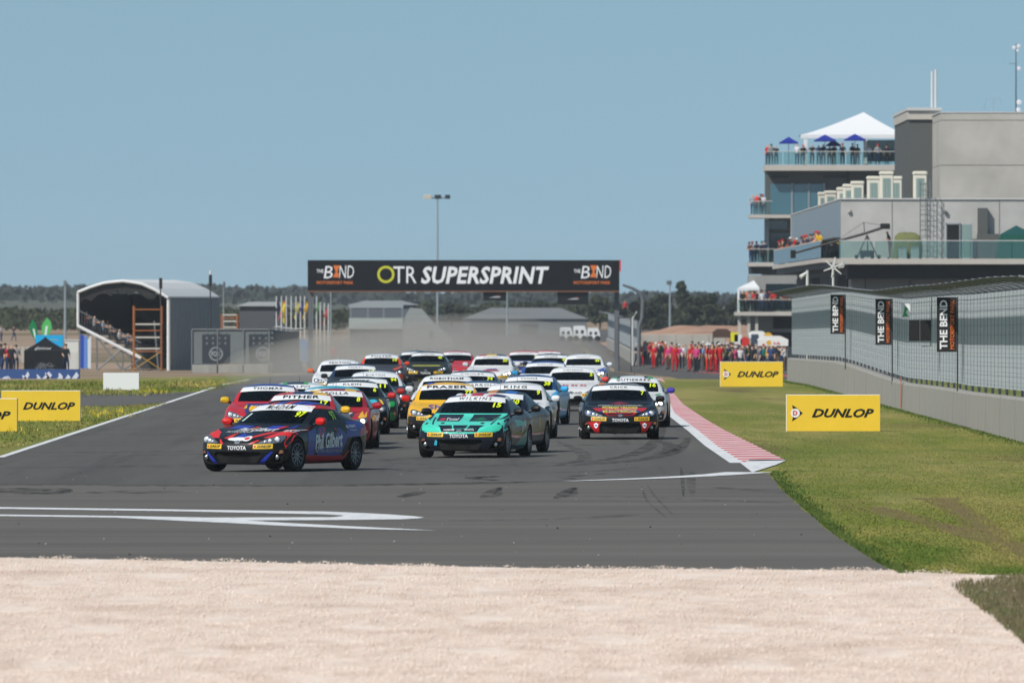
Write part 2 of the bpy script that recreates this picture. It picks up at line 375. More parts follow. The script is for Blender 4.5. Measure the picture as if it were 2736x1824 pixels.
# kerb: red and white bands across a low ramp
def kerb_mat():
    m = bpy.data.materials.new('kerb_paint'); m.use_nodes = True; n = m.node_tree; b = n.nodes['Principled BSDF']; b.inputs['Roughness'].default_value = .75
    tc = n.nodes.new('ShaderNodeTexCoord'); sp = n.nodes.new('ShaderNodeSeparateXYZ'); n.links.new(tc.outputs['Object'], sp.inputs[0])
    nz = n.nodes.new('ShaderNodeTexNoise'); nz.inputs['Scale'].default_value = .9; n.links.new(tc.outputs['Object'], nz.inputs['Vector'])
    ma = n.nodes.new('ShaderNodeMath'); ma.operation = 'MULTIPLY_ADD'; ma.inputs[1].default_value = 1.2
    n.links.new(nz.outputs['Fac'], ma.inputs[0]); n.links.new(sp.outputs['Y'], ma.inputs[2])
    fr = n.nodes.new('ShaderNodeMath'); fr.operation = 'PINGPONG'; fr.inputs[1].default_value = 1.7; n.links.new(ma.outputs[0], fr.inputs[0])
    gt = n.nodes.new('ShaderNodeMath'); gt.operation = 'GREATER_THAN'; gt.inputs[1].default_value = .85; n.links.new(fr.outputs[0], gt.inputs[0])
    mx = n.nodes.new('ShaderNodeMix'); mx.data_type = 'RGBA'; mx.inputs['A'].default_value = (*lin('#c4525c'), 1); mx.inputs['B'].default_value = (*lin('#d6c8c8'), 1)
    n.links.new(gt.outputs[0], mx.inputs['Factor'])
    n2 = n.nodes.new('ShaderNodeTexNoise'); n2.inputs['Scale'].default_value = 2.0; n2.inputs['Detail'].default_value = 5; n.links.new(tc.outputs['Object'], n2.inputs['Vector'])
    mr = n.nodes.new('ShaderNodeMapRange'); mr.inputs['From Min'].default_value = .5; mr.inputs['From Max'].default_value = .8; mr.inputs['To Max'].default_value = .55; n.links.new(n2.outputs['Fac'], mr.inputs[0])
    m2 = n.nodes.new('ShaderNodeMix'); m2.data_type = 'RGBA'; n.links.new(mr.outputs[0], m2.inputs['Factor']); n.links.new(mx.outputs['Result'], m2.inputs['A']); m2.inputs['B'].default_value = (*lin('#8a7674'), 1)
    n.links.new(m2.outputs['Result'], b.inputs['Base Color'])
    return m
ki = [(2000, 1256)]+KIN[1:]; ki = pxpoly(ki)
mb = MB(); V = []; NK = len(ki)
for i in range(NK):
    a, b = Vector(ki[i]), Vector(kout[i])
    if i == 0: a = Vector((a.x+.25, b.y))
    for t, z in ((0, .018), (.04, .022), (.5, .03), (.96, .04 if i else .024), (1.0, .0)):
        p = a.lerp(b, t); V.append((p.x+(.06 if i else 0), p.y, gz(p.y)+z))
mb.add(V, [(i*5+j, i*5+j+1, (i+1)*5+j+1, (i+1)*5+j) for i in range(NK-1) for j in range(4)])
tag(mb.build('kerb', kerb_mat()), kind='structure')
sheet('kerb_end', pxpoly([(1972, 1234), (2100, 1232), (2075, 1243), (2040, 1254), (2010, 1264)]), .02, M_white)

# gravel trap in front: a bed, then the pebbles that make its surface
sheet('gravel_trap', ged+pxpoly([(2500, 1535), (2736, 1543), (3000, 1560)])+[(16, 60), (-16, 60)], .02, M_gravel)
tag(bpy.data.objects['gravel_trap'], 'pale beige gravel trap in the foreground')
def in_gravel_edge(px): return np.interp(px, [p[0] for p in GEDGE]+[2620, 2736, 3200], [p[1] for p in GEDGE]+[1540, 1545, 1560])
N = 170000
Yg = 1/RNG.uniform(1/140., 1/87., N)
pxg = RNG.uniform(-260, 3000, N); Xg = (pxg-1368)/F*Yg
pyg = HZ+F*H/Yg
lim = in_gravel_edge(pxg)+2.5*np.sin(pxg/37.)+1.8*np.sin(pxg/11.+1)
ok = (pyg > lim-RNG.exponential(1.2, N)); Xg, Yg = Xg[ok], Yg[ok]; n = len(Xg)
base = np.array([(1,0,0),(0,1,0),(-1,0,0),(0,-1,0),(0,0,1),(0,0,-1)], float)
faces = np.array([(0,1,4),(1,2,4),(2,3,4),(3,0,4),(1,0,5),(2,1,5),(3,2,5),(0,3,5)])
sz = RNG.uniform(.004, .010, n)*(1+.9*(RNG.random(n) < .05))
V = base[None]*(1+RNG.uniform(-.3, .3, (n, 6, 3)))*sz[:, None, None]*np.array([1.15, 1.15, .8])
ang = RNG.uniform(0, 6.28, n); c, s = np.cos(ang), np.sin(ang)
Vx = V[:, :, 0]*c[:, None]-V[:, :, 1]*s[:, None]; Vy = V[:, :, 0]*s[:, None]+V[:, :, 1]*c[:, None]
lump = .010*np.sin(Xg*2.1+.3*Yg)*np.sin(Yg*.9)+.006*np.sin(Xg*5.3)
V = np.stack([Vx+Xg[:, None], Vy+Yg[:, None], V[:, :, 2]+(.03+np.maximum(lump, -.012))[:, None]], -1).reshape(-1, 3)
Fc = (faces[None]+(np.arange(n)*6)[:, None, None]).reshape(-1, 3)
tag(obj('gravel_stones', npmesh('gravel_stones', V, Fc), M_gravel), 'loose pale beige pebbles of the gravel trap', 'gravel', kind='stuff')

# two worn wheel ruts across the grass
M_rut = ramp_mat('worn_earth', [lin('#74633f'), (lin('#665a36'), 3, .4, .7, (1, .3, 1)), (lin('#6f6a35'), 1.2, .5, .7, (1, .2, 1))])
for pts in ([(2300, 1355), (2400, 1372), (2530, 1412), (2640, 1440), (2800, 1480)], [(2500, 1330), (2580, 1375), (2650, 1430), (2720, 1475), (2800, 1510)]):
    strip('wheel_rut', smoothpath(pts), [.9, .6]+[.5]*60, .0055 if pts[0][0] == 2300 else .0065, M_rut)
# grass blades on the verges (real blades where the camera is close enough)
def blades(name, X, Y, h0, h1, w, m, label, z0=0.0, kind='stuff', cat='grass'):
    n = len(X); hh = RNG.uniform(h0, h1, n); a = RNG.uniform(0, 6.28, n); lean = RNG.normal(0, .35, (n, 2))*hh[:, None]
    ww = w*RNG.uniform(.6, 1.5, n); zg = np.interp(Y, _GY, _GZ)+z0
    dx, dy = np.cos(a)*ww/2, np.sin(a)*ww/2
    P = np.stack([np.stack([X-dx, Y-dy, zg], -1), np.stack([X+dx, Y+dy, zg], -1), np.stack([X+lean[:, 0], Y+lean[:, 1], zg+hh], -1)], 1).reshape(-1, 3)
    o = obj(name, npmesh(name, P, np.arange(3*n).reshape(-1, 3)), m)
    return tag(o, label, cat, kind=kind)
M_blade = ramp_mat('grass_blades', [lin('#6e7833'), (lin('#958c52'), .30, .46, .60, (1.0, .10, 1)), (lin('#5a6d2c'), .5, .50, .64, (1.0, .12, 1)), (lin('#8b8048'), .4, .56, .72, (1.2, .2, 1)), (lin('#75633f'), .3, .60, .72, (1.2, .12, 1))], rough=.9)
def right_edge(py): return np.interp(py, [p[1] for p in [(2100, 1231)]+REDGE], [p[0] for p in [(2100, 1231)]+REDGE])
n = 150000
py = RNG.uniform(1085, 1545, n); pxmin = np.where(py < 1231, np.interp(py, [p[1] for p in KOUT[::-1]], [p[0] for p in KOUT[::-1]]), right_edge(py))
px = RNG.uniform(0, 1, n)*(2790-pxmin)+pxmin+RNG.normal(0, 3, n)-1
Y = F*H/(py-HZ); X = (px-1368)/F*Y
rut = np.minimum(np.abs(py-np.interp(px, [2300, 2400, 2530, 2640, 2800], [1355, 1372, 1412, 1440, 1480])), np.abs(py-np.interp(px, [2500, 2580, 2650, 2720, 2800], [1330, 1375, 1430, 1475, 1510])))
ok = ((X < 11.2) | (Y < 240)) & ~((rut < 10+6*np.sin(px/31.)) & (px > 2330) & (RNG.random(n) < .8)); X, Y = X[ok], Y[ok]
blades('short_grass', X, Y, .006, .020, .03, M_blade, 'short olive green grass right of the kerb')
n = 11000                                            # rank darker fringe along the asphalt edge and the wall foot
py = RNG.uniform(1262, 1535, n); px = right_edge(py)+RNG.exponential(13, n)*(.5+.5*np.abs(np.sin(py/17.)+.4*np.sin(py/5.))); Y = F*H/(py-HZ); X = (px-1368)/F*Y
Yw = RNG.uniform(240, 470, 7000); Xw = 11.25-RNG.exponential(.12, 7000)
M_blade2 = ramp_mat('rank_grass', [lin('#4a5f28'), (lin('#66723a'), .8, .4, .7, (1, .3, 1)), (lin('#3d5222'), 2, .5, .75, (1, .3, 1))], rough=.9)
blades('rank_grass', np.r_[X, Xw], np.r_[Y, Yw], .02, .06, .03, M_blade2, 'longer dark green grass fringing the asphalt and the wall foot')
n = 60000                                            # left verge with tall grass
Y = RNG.uniform(240, 470, n); X = -10.6-RNG.uniform(0, 1, n)**1.3*22
pyl = HZ+F*(H-np.interp(Y, _GY, _GZ))/Y; pxl = 1368+X*F/Y
inroad = (pyl > np.interp(pxl, [-500, 215, 430, 655, 700], [1062, 1054, 1050, 1040, 1012])) & (pyl < np.interp(pxl, [-500, 300, 470, 640, 720], [1090, 1085, 1076, 1064, 1030]))
ok = ~inroad; X, Y = X[ok], Y[ok]
blades('verge_grass', X, Y, .02, .06, .04, M_blade, 'olive green grass left of the track')
n = 9000
X = RNG.uniform(-30, -12, n); Y = RNG.uniform(380, 462, n)
blades('tall_grass', X, Y, .05, .16, .05, M_blade, 'tall dark green grass on the bank left of the track')
M_flower = mat('flower_yellow', '#c9b52c', .8)
cl = [(int(240+random.random()*110), 1100+random.random()*18) for _ in range(26)]+[(380+random.random()*55, 1046+random.random()*6) for _ in range(26)]+[(490+random.random()*90, 1012+random.random()*22) for _ in range(14)]+[(random.random()*60, 1140+random.random()*16) for _ in range(10)]
X = []; Y = []
for (x, y) in cl:
    g = G(x, y)
    for _ in range(4): X.append(g.x+random.gauss(0, .22)); Y.append(g.y+random.gauss(0, 1.6))
X, Y = np.array(X), np.array(Y)
blades('yellow_wildflowers', X, Y, .06, .17, .03, M_flower, 'yellow wildflowers dotted along the left verge', cat='flowers')
# weeds on the gravel, lower right corner of the view
n = 16000
px = RNG.uniform(2520, 2800, n); py = RNG.uniform(1548, 1725, n)
edge_ = np.minimum(1560+(px-2530)*.78-py, (py-(1548+np.maximum(0, (2650-px))*.30+8*np.sin(px/23.)))*1.5)
ok = edge_ > RNG.exponential(14, n)-6
px, py = px[ok], py[ok]; Y = F*H/(py-HZ); X = (px-1368)/F*Y
blades('gravel_weeds', X, Y, .03, .09, .02, ramp_mat('weeds', [lin('#6b644a'), (lin('#55633a'), 2, .45, .7, (1, .3, 1)), (lin('#837760'), 5, .5, .7, (1, .4, 1))]), 'dull green weeds growing over the gravel at right', z0=.02)
# scattered rubber crumbs and light pebbles on the asphalt
mb = MB()
for k in range(70):
    px, py = random.uniform(0, 2150), random.uniform(1240, 1500)
    if px > 1950 and py < 1330: continue
    g = G(px, py); s = random.uniform(.006, .016); mb.mi = 0 if k % 3 else 1
    mb.add([(g.x+a*s*random.uniform(.7, 1.4), g.y+b*s, .014+c*s) for a, b, c in base], [tuple(f) for f in faces])
o = mb.build('track_debris', [mat('debris_light', '#9a958e', .9), mat('debris_dark', '#1c1c1c', .9)])
tag(o, 'small stones and rubber crumbs scattered on the asphalt', 'debris', kind='stuff')

# ================================================================ RACE CARS  (local axes: nose towards -Y, X to the right as seen from the front)
M_tyre = mat('tyre_rubber_black', '#161616', .85, spec=.3)
M_rim = mat('rim_grey', '#86898e', .32, metal=.7)
M_disc = mat('brake_disc', '#6a6a6a', .4, metal=.9)
M_black = mat('black_plastic', '#0c0c0d', .55)
M_cavity = mat('dark_cavity', '#050505', .9)
M_mesh = mat('grille_black', '#1a1a1b', .45)
M_chrome = mat('lamp_chrome', '#b9bcc0', .18, metal=.85)
M_lampdark = mat('lamp_housing', '#8f949a', .22, metal=.75)
M_lens = mat('lamp_lens', '#e8ecf0', .15, metal=.3, coat=1)
M_lit = mat('lamp_lit', '#fff6e0', .2, emit=3.0)
M_amber = mat('amber_lens', '#8a5a44', .25, metal=.3, coat=.5)
M_ws = glass_mat('windscreen_glass', (.10, .11, .12), -.02)
M_sw = glass_mat('side_glass', (.07, .08, .09), .0)
M_yel = vinyl('#e2b822'); M_blk = vinyl('#111111'); M_wht = vinyl('#e4e6e8'); M_num = mat('number_yellow', '#d6e81e', .45, emit=.15)
M_red = vinyl('#c4202a')

RINGS = [  # half sections j=0..10, from underside centre round the flank to the top centre
 [(0,-2.07,.15),(.42,-2.03,.15),(.64,-1.95,.15),(.79,-1.81,.20),(.855,-1.70,.34),(.86,-1.67,.46),(.82,-1.76,.545),(.72,-1.90,.555),(.60,-1.98,.545),(.34,-2.07,.535),(0,-2.10,.53)],
 [(0,-1.95,.13),(.42,-1.92,.13),(.66,-1.84,.13),(.83,-1.68,.18),(.875,-1.58,.36),(.878,-1.54,.52),(.83,-1.62,.635),(.71,-1.74,.65),(.58,-1.82,.635),(.33,-1.90,.62),(0,-1.93,.615)],
 [(0,-1.30,.13),(.42,-1.30,.13),(.70,-1.30,.13),(.86,-1.29,.18),(.888,-1.285,.40),(.890,-1.285,.64),(.81,-1.30,.775),(.68,-1.32,.765),(.56,-1.36,.735),(.30,-1.42,.73),(0,-1.44,.73)],
 [(0,-.90,.13),(.42,-.90,.13),(.70,-.90,.13),(.85,-.90,.17),(.87,-.90,.42),(.875,-.90,.67),(.81,-.90,.805),(.71,-.90,.805),(.59,-.94,.785),(.31,-1.02,.785),(0,-1.05,.785)],
 [(0,-.56,.13),(.42,-.56,.13),(.70,-.56,.13),(.845,-.56,.17),(.86,-.56,.42),(.868,-.56,.70),(.805,-.54,.835),(.745,-.50,.855),(.70,-.56,.85),(.36,-.76,.845),(0,-.82,.845)],
 [(0,-.20,.13),(.42,-.20,.13),(.70,-.20,.13),(.84,-.20,.17),(.852,-.20,.42),(.862,-.20,.73),(.775,-.20,.87),(.695,-.18,1.03),(.65,-.22,1.045),(.33,-.36,1.07),(0,-.40,1.08)],
 [(0,.14,.13),(.42,.14,.13),(.70,.14,.13),(.84,.14,.17),(.85,.14,.42),(.862,.14,.75),(.77,.14,.885),(.625,.16,1.150),(.585,.12,1.180),(.30,.03,1.214),(0,.00,1.224)],
 [(0,.50,.13),(.42,.50,.13),(.70,.50,.13),(.84,.50,.17),(.85,.50,.42),(.868,.50,.77),(.765,.50,.90),(.60,.50,1.185),(.545,.48,1.228),(.27,.45,1.270),(0,.44,1.283)],
 [(0,.88,.13),(.42,.88,.13),(.70,.88,.13),(.85,.88,.17),(.87,.88,.42),(.885,.88,.79),(.775,.88,.92),(.58,.90,1.15),(.51,.90,1.20),(.26,.90,1.243),(0,.90,1.255)],
 [(0,1.28,.14),(.42,1.28,.14),(.70,1.28,.14),(.87,1.28,.18),(.89,1.28,.42),(.90,1.28,.78),(.79,1.28,.915),(.60,1.28,1.01),(.51,1.28,1.06),(.28,1.28,1.12),(0,1.28,1.135)],
 [(0,1.62,.16),(.42,1.62,.16),(.70,1.62,.16),(.85,1.60,.22),(.88,1.60,.45),(.89,1.60,.77),(.79,1.60,.89),(.66,1.62,.925),(.54,1.64,.945),(.30,1.66,.965),(0,1.67,.97)],
 [(0,1.96,.22),(.42,1.95,.22),(.66,1.90,.24),(.80,1.86,.28),(.84,1.84,.48),(.85,1.84,.74),(.78,1.88,.86),(.66,1.94,.905),(.54,1.97,.915),(.30,2.00,.925),(0,2.01,.93)],
 [(0,2.10,.30),(.42,2.09,.30),(.62,2.04,.32),(.74,1.97,.36),(.79,1.94,.50),(.80,1.94,.70),(.75,1.97,.82),(.64,2.03,.865),(.52,2.07,.875),(.30,2.10,.885),(0,2.11,.89)]]
BODY, HOOD, BUMP, ROOF, CAV, WSC, SWD, RWD, PIL = range(9)
def body_faces():
    V = []; idx = []
    for ring in RINGS:
        row = []
        for j, (x, y, z) in enumerate(ring): V.append((x, y, z)); row.append(len(V)-1)
        left = []
        for j in range(9, 0, -1): x, y, z = ring[j]; V.append((-x, y, z)); left.append(len(V)-1)
        idx.append(row+left)
    Fs = []; Ms = []
    def mi(i, j):
        if i < 4 and j >= 7: return HOOD
        if i < 2 and j <= 3: return BUMP
        if i < 4: return BODY
        if i in (4, 5): return WSC if j >= 8 else PIL if j == 7 else SWD if j == 6 else BODY
        if i in (6, 7): return ROOF if j >= 7 else SWD if j == 6 else BODY
        if i in (8, 9): return RWD if j >= 8 else BODY
        return BODY
    for i in range(len(RINGS)-1):
        for k in range(20):
            a, b = idx[i], idx[i+1]; k2 = (k+1) % 20
            Fs.append((a[k], a[k2], b[k2], b[k])); Ms.append(mi(i, k if k < 10 else 19-k))
    for e, (ring, m) in enumerate(((idx[0], BUMP), (idx[-1], BODY))):
        Lf = [ring[0]]+[ring[20-j] for j in range(1, 10)]+[ring[10]]
        for half in (ring[:11], Lf):
            for q in ((0,1,9,10), (1,2,8,9), (2,3,7,8), (3,4,6,7)): Fs.append(tuple(half[t] for t in q)); Ms.append(m)
            Fs.append(tuple(half[t] for t in (4,5,6))); Ms.append(m)
    return V, Fs, Ms
def eval_mesh(o):
    dg = bpy.context.evaluated_depsgraph_get(); dg.update()
    return bpy.data.meshes.new_from_object(o.evaluated_get(dg))
GRILLE = [(-.44,.365),(.44,.365),(.465,.30),(.37,.165),(-.37,.165),(-.465,.30)]
FOG = [(.585,.175),(.785,.195),(.815,.39),(.735,.405)]
def make_template():
    V, Fs, Ms = body_faces()
    me = bpy.data.meshes.new('body'); me.from_pydata(V, [], Fs); me.polygons.foreach_set('material_index', Ms)
    for k in range(9): me.materials.append(M_black if k != CAV else M_cavity)
    bm = bmesh.new(); bm.from_mesh(me); bmesh.ops.recalc_face_normals(bm, faces=bm.faces[:]); bm.to_mesh(me); bm.free()
    o = obj('body_tmp', me); md = o.modifiers.new('sub', 'SUBSURF'); md.levels = 3; md.render_levels = 3
    me2 = eval_mesh(o); bpy.data.objects.remove(o)
    bm = bmesh.new(); bm.from_mesh(me2); bvh = BVHTree.FromBMesh(bm); bm.free()      # the skin before it is cut, for laying decals on
    o = obj('body_tmp', me2)
    cuts = MB(); cuts.mi = CAV
    for y in (-1.285, 1.285):
        cuts.lathe([(.001, -1.2), (.345, -1.2), (.345, -.60), (.001, -.60)], 28, 'x', (0, y, .305))
        cuts.lathe([(.001, .60), (.345, .60), (.345, 1.2), (.001, 1.2)], 28, 'x', (0, y, .305))
    cuts.prism(GRILLE, 'y', -2.4, -1.97)
    cuts.prism(FOG, 'y', -2.3, -1.775); cuts.prism([(-x, z) for x, z in FOG][::-1], 'y', -2.3, -1.775)
    cm = cuts.mesh('cut')
    bm = bmesh.new(); bm.from_mesh(cm); bmesh.ops.remove_doubles(bm, verts=bm.verts[:], dist=.003); bmesh.ops.recalc_face_normals(bm, faces=bm.faces[:]); bm.to_mesh(cm); bm.free()
    for k in range(9): cm.materials.append(M_cavity)
    co = obj('cut_tmp', cm); md = o.modifiers.new('cut', 'BOOLEAN'); md.object = co; md.operation = 'DIFFERENCE'; md.solver = 'EXACT'; md.material_mode = 'INDEX'
    me3 = eval_mesh(o); bpy.data.objects.remove(o); bpy.data.objects.remove(co)
    def take(name, keep, mats, half=None, ring=0):
        bm = bmesh.new(); bm.from_mesh(me3)
        kill = [f for f in bm.faces if f.material_index not in keep or (half and f.calc_center_median().x*half < 0)]
        bmesh.ops.delete(bm, geom=kill, context='FACES')
        for f in bm.faces: f.smooth = True; f.material_index = keep.index(f.material_index)
        m = bpy.data.meshes.new(name); bm.to_mesh(m); bm.free()
        for q in mats: m.materials.append(q)
        m.set_sharp_from_angle(angle=R(38)); return m
    T = {'bvh': bvh}
    T['body'] = take('body', [BODY, HOOD, BUMP, ROOF, CAV, PIL], [M_black, M_black, M_black, M_black, M_cavity, M_black])
    T['windscreen'] = take('windscreen', [WSC], [M_ws]); T['side_window'] = [take('side_window', [SWD], [M_sw], h) for h in (1, -1)]
    T['rear_window'] = take('rear_window', [RWD], [M_sw])
    return T
T = make_template()
BV = T['bvh']
def cast(u, v, view):
    if view == 'front': o, d = Vector((u, -6, v)), Vector((0, 1, 0))
    elif view == 'side': o, d = Vector((6, u, v)), Vector((-1, 0, 0))
    elif view == 'side2': o, d = Vector((-6, -u, v)), Vector((1, 0, 0))
    else: o, d = Vector((u, v, 6)), Vector((0, 0, -1))
    return BV.ray_cast(o, d)
def wrap(name, V2, Fs, view='front', off=.004):
    """lay flat shapes onto the car's skin, seen from one side"""
    P = []; bad = set()
    for i, (u, v) in enumerate(V2):
        h, nrm, _, _ = cast(u, v, view)
        if h is None: bad.add(i); P.append((0, 0, 0)); continue
        d = {'front': Vector((0, -1, 0)), 'side': Vector((1, 0, 0)), 'side2': Vector((-1, 0, 0)), 'top': Vector((0, 0, 1))}[view]
        nn = nrm if nrm.dot(d) > 0 else -nrm
        P.append(tuple(h+nn*off))
    me = bpy.data.meshes.new(name); Fs = [f for f in Fs if not any(i in bad for i in f)]
    me.from_pydata(P, [], Fs); bm = bmesh.new(); bm.from_mesh(me)
    bmesh.ops.delete(bm, geom=[v for v in bm.verts if not v.link_faces], context='VERTS')
    dv = {'front': Vector((0, -1, 0)), 'side': Vector((1, 0, 0)), 'side2': Vector((-1, 0, 0)), 'top': Vector((0, 0, 1))}[view]
    for f in bm.faces:
        f.normal_update(); f.smooth = True
        if f.normal.dot(dv) < 0: f.normal_flip()
    bm.to_mesh(me); bm.free()
    return me
def grid_poly(pts, step=.07):
    bm = bmesh.new(); bm.faces.new([bm.verts.new((p[0], p[1], 0)) for p in pts])
    A = np.array(pts)
    for ax in (0, 1):
        lo, hi = A[:, ax].min(), A[:, ax].max(); k = int((hi-lo)/step)
        for i in range(1, k+1):
            c = [0, 0, 0]; n = [0, 0, 0]; c[ax] = lo+(hi-lo)*i/(k+1); n[ax] = 1
            bmesh.ops.bisect_plane(bm, geom=bm.verts[:]+bm.edges[:]+bm.faces[:], plane_co=c, plane_no=n)
    bmesh.ops.triangulate(bm, faces=[f for f in bm.faces if len(f.verts) > 4])
    bm.verts.index_update(); V = [tuple(v.co[:2]) for v in bm.verts]; Fs = [tuple(v.index for v in f.verts) for f in bm.faces]; bm.free()
    return V, Fs
def decal(name, pts, m, parent, view='front', off=.004, step=.07):
    V, Fs = grid_poly(pts, step); return obj(name, wrap(name, V, Fs, view, off), m, parent)
def word(name, txt, m, parent, c, h, width=None, view='front', off=.007, bold=.02, shear=0.0, rot=0.0, spacing=1.0):
    V, Fs, wh = text2d(txt, h, bold, shear, 1.0, spacing)
    k = width/wh[0] if width else 1.0
    V = np.array(V)*np.array([k, 1.0]); cr, sr = math.cos(rot), math.sin(rot)
    V = [(c[0]+p[0]*cr-p[1]*sr, c[1]+p[0]*sr+p[1]*cr) for p in V]
    return obj(name, wrap(name, V, Fs, view, off), m, parent)
def mir(pts): return [(-x, z) for x, z in pts][::-1]
# ---- pieces shared by every car
HEAD = [(.385,.522),(.60,.512),(.765,.535),(.80,.60),(.775,.655),(.70,.655),(.55,.605)]
SH = {}
def shared():
    for s in (1, -1):
        P = HEAD if s > 0 else mir(HEAD)
        V, Fs = grid_poly(P, .05); SH['lamp', s] = wrap('headlight', V, Fs, 'front', .010)
        mb = MB()
        for cx, cz, r in ((.705, .588, .052), (.60, .568, .036), (.525, .553, .026)):
            h = cast(s*cx, cz, 'front')[0]
            mb.lathe([(r, -.0), (r*.95, -.02), (r*.6, -.032), (.001, -.036)], 14, 'y', (h.x, h.y-.008, h.z))
        SH['lens', s] = mb.mesh('lamp_lens', True)
        mb = MB()
        cx = s*.765; h = cast(cx, .36, 'front')[0]
        mb.prism([(cx-.045, .335), (cx+.045, .34), (cx+.05, .395), (cx-.02*s+.0, .40)], 'y', h.y+.0, h.y+.06)
        SH['indicator', s] = mb.mesh('indicator')
        mb = MB(); cx = s*.70; h = cast(cx, .27, 'front')[0]
        mb.lathe([(.045, .05), (.045, .01), (.03, -.005), (.001, -.008)], 14, 'y', (cx, h.y+.03, .27)); SH['fog', s] = mb.mesh('fog_lamp', True)
        # door mirror: an arm and a rounded shell, wider outside
        mb = MB(); V = []
        prof = [(-.055, .0, .55), (-.04, .055, .85), (0, .075, 1.0), (.05, .07, 1.0), (.075, .05, .9)]
        n = 12
        for (yy, rz, sx) in prof:
            for k in range(n):
                a = 2*math.pi*k/n; V.append((s*(.935+.105*sx*math.copysign(abs(math.cos(a))**.7, math.cos(a))), -.43+yy-.015*math.cos(a), .905+rz*math.copysign(abs(math.sin(a))**.8, math.sin(a))))
        mb.add(V, [(i*n+k, i*n+(k+1) % n, (i+1)*n+(k+1) % n, (i+1)*n+k) for i in range(4) for k in range(n)]+[tuple(range(n)), tuple(4*n+k for k in range(n))])
        SH['mirror', s] = mb.mesh('mirror', True)
        mb = MB(); mb.tube([(s*.79, -.40, .845), (s*.86, -.41, .86), (s*.89, -.42, .875)], [.03, .024, .022], 8); SH['arm', s] = mb.mesh('mirror_arm', True)
    # grille: a lattice of hexagon-like bars set in the cavity
    mb = MB()
    for row in range(7):
        z = .175+.028*row; hw = np.interp(z, [.165, .30, .365], [.37, .465, .44])
        pts = []; k = 0; x = -hw
        while x <= hw: pts.append((x, -1.995+.10*(x/.5)**2, z+(.008 if k % 2 else -.008))); x += .03; k += 1
        for a, b in zip(pts[:-1], pts[1:]): mb.tube([a, b], .0045, 4, cap=False)
    SH['grille'] = mb.mesh('grille')
    V, Fs = grid_poly([(-.40,.118),(.40,.118),(.38,.150),(-.38,.150)], .05); SH['lip'] = wrap('front_lip', V, Fs, 'front', .012)
    # sun strip over the top of the windscreen
    n = 24; V = []; Fs = []
    for i in range(n+1):
        u = -1+2*i/n
        for k in range(5):
            t = k/4; hw = .617+(.568-.617)*t; x = u*hw; zt = 1.208-.036*u*u; zb = 1.106-.034*u*u; V.append((x, zb+(zt-zb)*t))
    for i in range(n):
        for k in range(4): a = i*5+k; Fs.append((a, a+5, a+6, a+1))
    SH['strip'] = wrap('sun_strip', V, Fs, 'front', .006)
    for s in (1, -1):
        q = [(.315,.418),(.655,.424),(.655,.508),(.315,.502)]; q = q if s > 0 else mir(q)
        V, Fs = grid_poly(q, .05); SH['sticker', s] = wrap('sponsor_sticker', V, Fs, 'front', .006)
        V, Fs, wh = text2d('DUNLOP', .045, .03, .25); k = .235/wh[0]
        SH['dun', s] = wrap('lettering', [(p[0]*k+s*.485+.025, p[1]+.463) for p in V], Fs, 'front', .010)
        a = [(s*.485-.135+.018*math.cos(t*math.pi/5), .463+.020*math.sin(t*math.pi/5)) for t in range(10)]; V, Fs = grid_poly(a, .1); SH['dot', s] = wrap('emblem', V, Fs, 'front', .010)
    V, Fs, wh = text2d('TOYOTA', .068, .022, 0, 1.0, .95); k = .375/wh[0]; SH['brand'] = wrap('brand_lettering', [(p[0]*k, p[1]+.435) for p in V], Fs, 'front', .009)
    e = [(.055*math.cos(t*math.pi/8), .535+.03*math.sin(t*math.pi/8)) for t in range(16)]; V, Fs = grid_poly(e, .03); SH['badge'] = wrap('nose_badge', V, Fs, 'front', .012)
    # wheels
    mb = MB(); mb.lathe([(.215, -.10), (.26, -.108), (.292, -.10), (.305, -.075), (.307, 0), (.305, .075), (.292, .10), (.26, .108), (.215, .10), (.205, .045), (.001, .045), (.001, -.10), (.215, -.10)], 32, 'x'); SH['tyre'] = mb.mesh('tyre', True)  # black plate added behind the spokes, standing in for the shaded gaps
    mb = MB(); mb.lathe([(.212, .05), (.214, .10), (.203, .104), (.199, .09), (.199, .05)], 32, 'x')
    for k in range(11):
        a = 2*math.pi*k/11; c, s = math.cos(a), math.sin(a)
        p = [(.045, -.011), (.20, -.008), (.20, .008), (.045, .011)]
        V = [(x0+(.018 if (r < .1) else 0)*0+(-.012 if r < .1 else 0), r*c-t*s, r*s+t*c) for x0 in (.072, .094) for r, t in p]
        mb.add(V, [(0,1,2,3), (7,6,5,4), (0,1,5,4), (1,2,6,5), (2,3,7,6), (3,0,4,7)])
    mb.lathe([(.055, .05), (.055, .085), (.03, .098), (.001, .10)], 14, 'x'); SH['rim'] = mb.mesh('rim', True)
    mb = MB(); mb.lathe([(.001, .0), (.155, .0), (.155, .03), (.001, .03)], 20, 'x'); mb.box(.0, .05, -.17, -.09, -.09, .09); SH['disc'] = mb.mesh('brake_disc')
    mb = MB(); mb.box(-.66, .66, -.62, -.25, .55, .80); mb.bbox(-.60, -.15, .10, .62, .30, .50, .04); mb.bbox(-.60, -.15, .52, .68, .45, 1.02, .05); mb.bbox(.15, .60, .52, .68, .45, .98, .05)
    mb.box(-.78, .78, -.55, 1.2, .16, .19); mb.lathe([(.15, -.012), (.17, 0), (.15, .012), (.14, 0), (.15, -.012)], 16, 'y', (-.37, -.12, .82)); SH['cabin'] = mb.mesh('interior')
    mb = MB(); r = .019
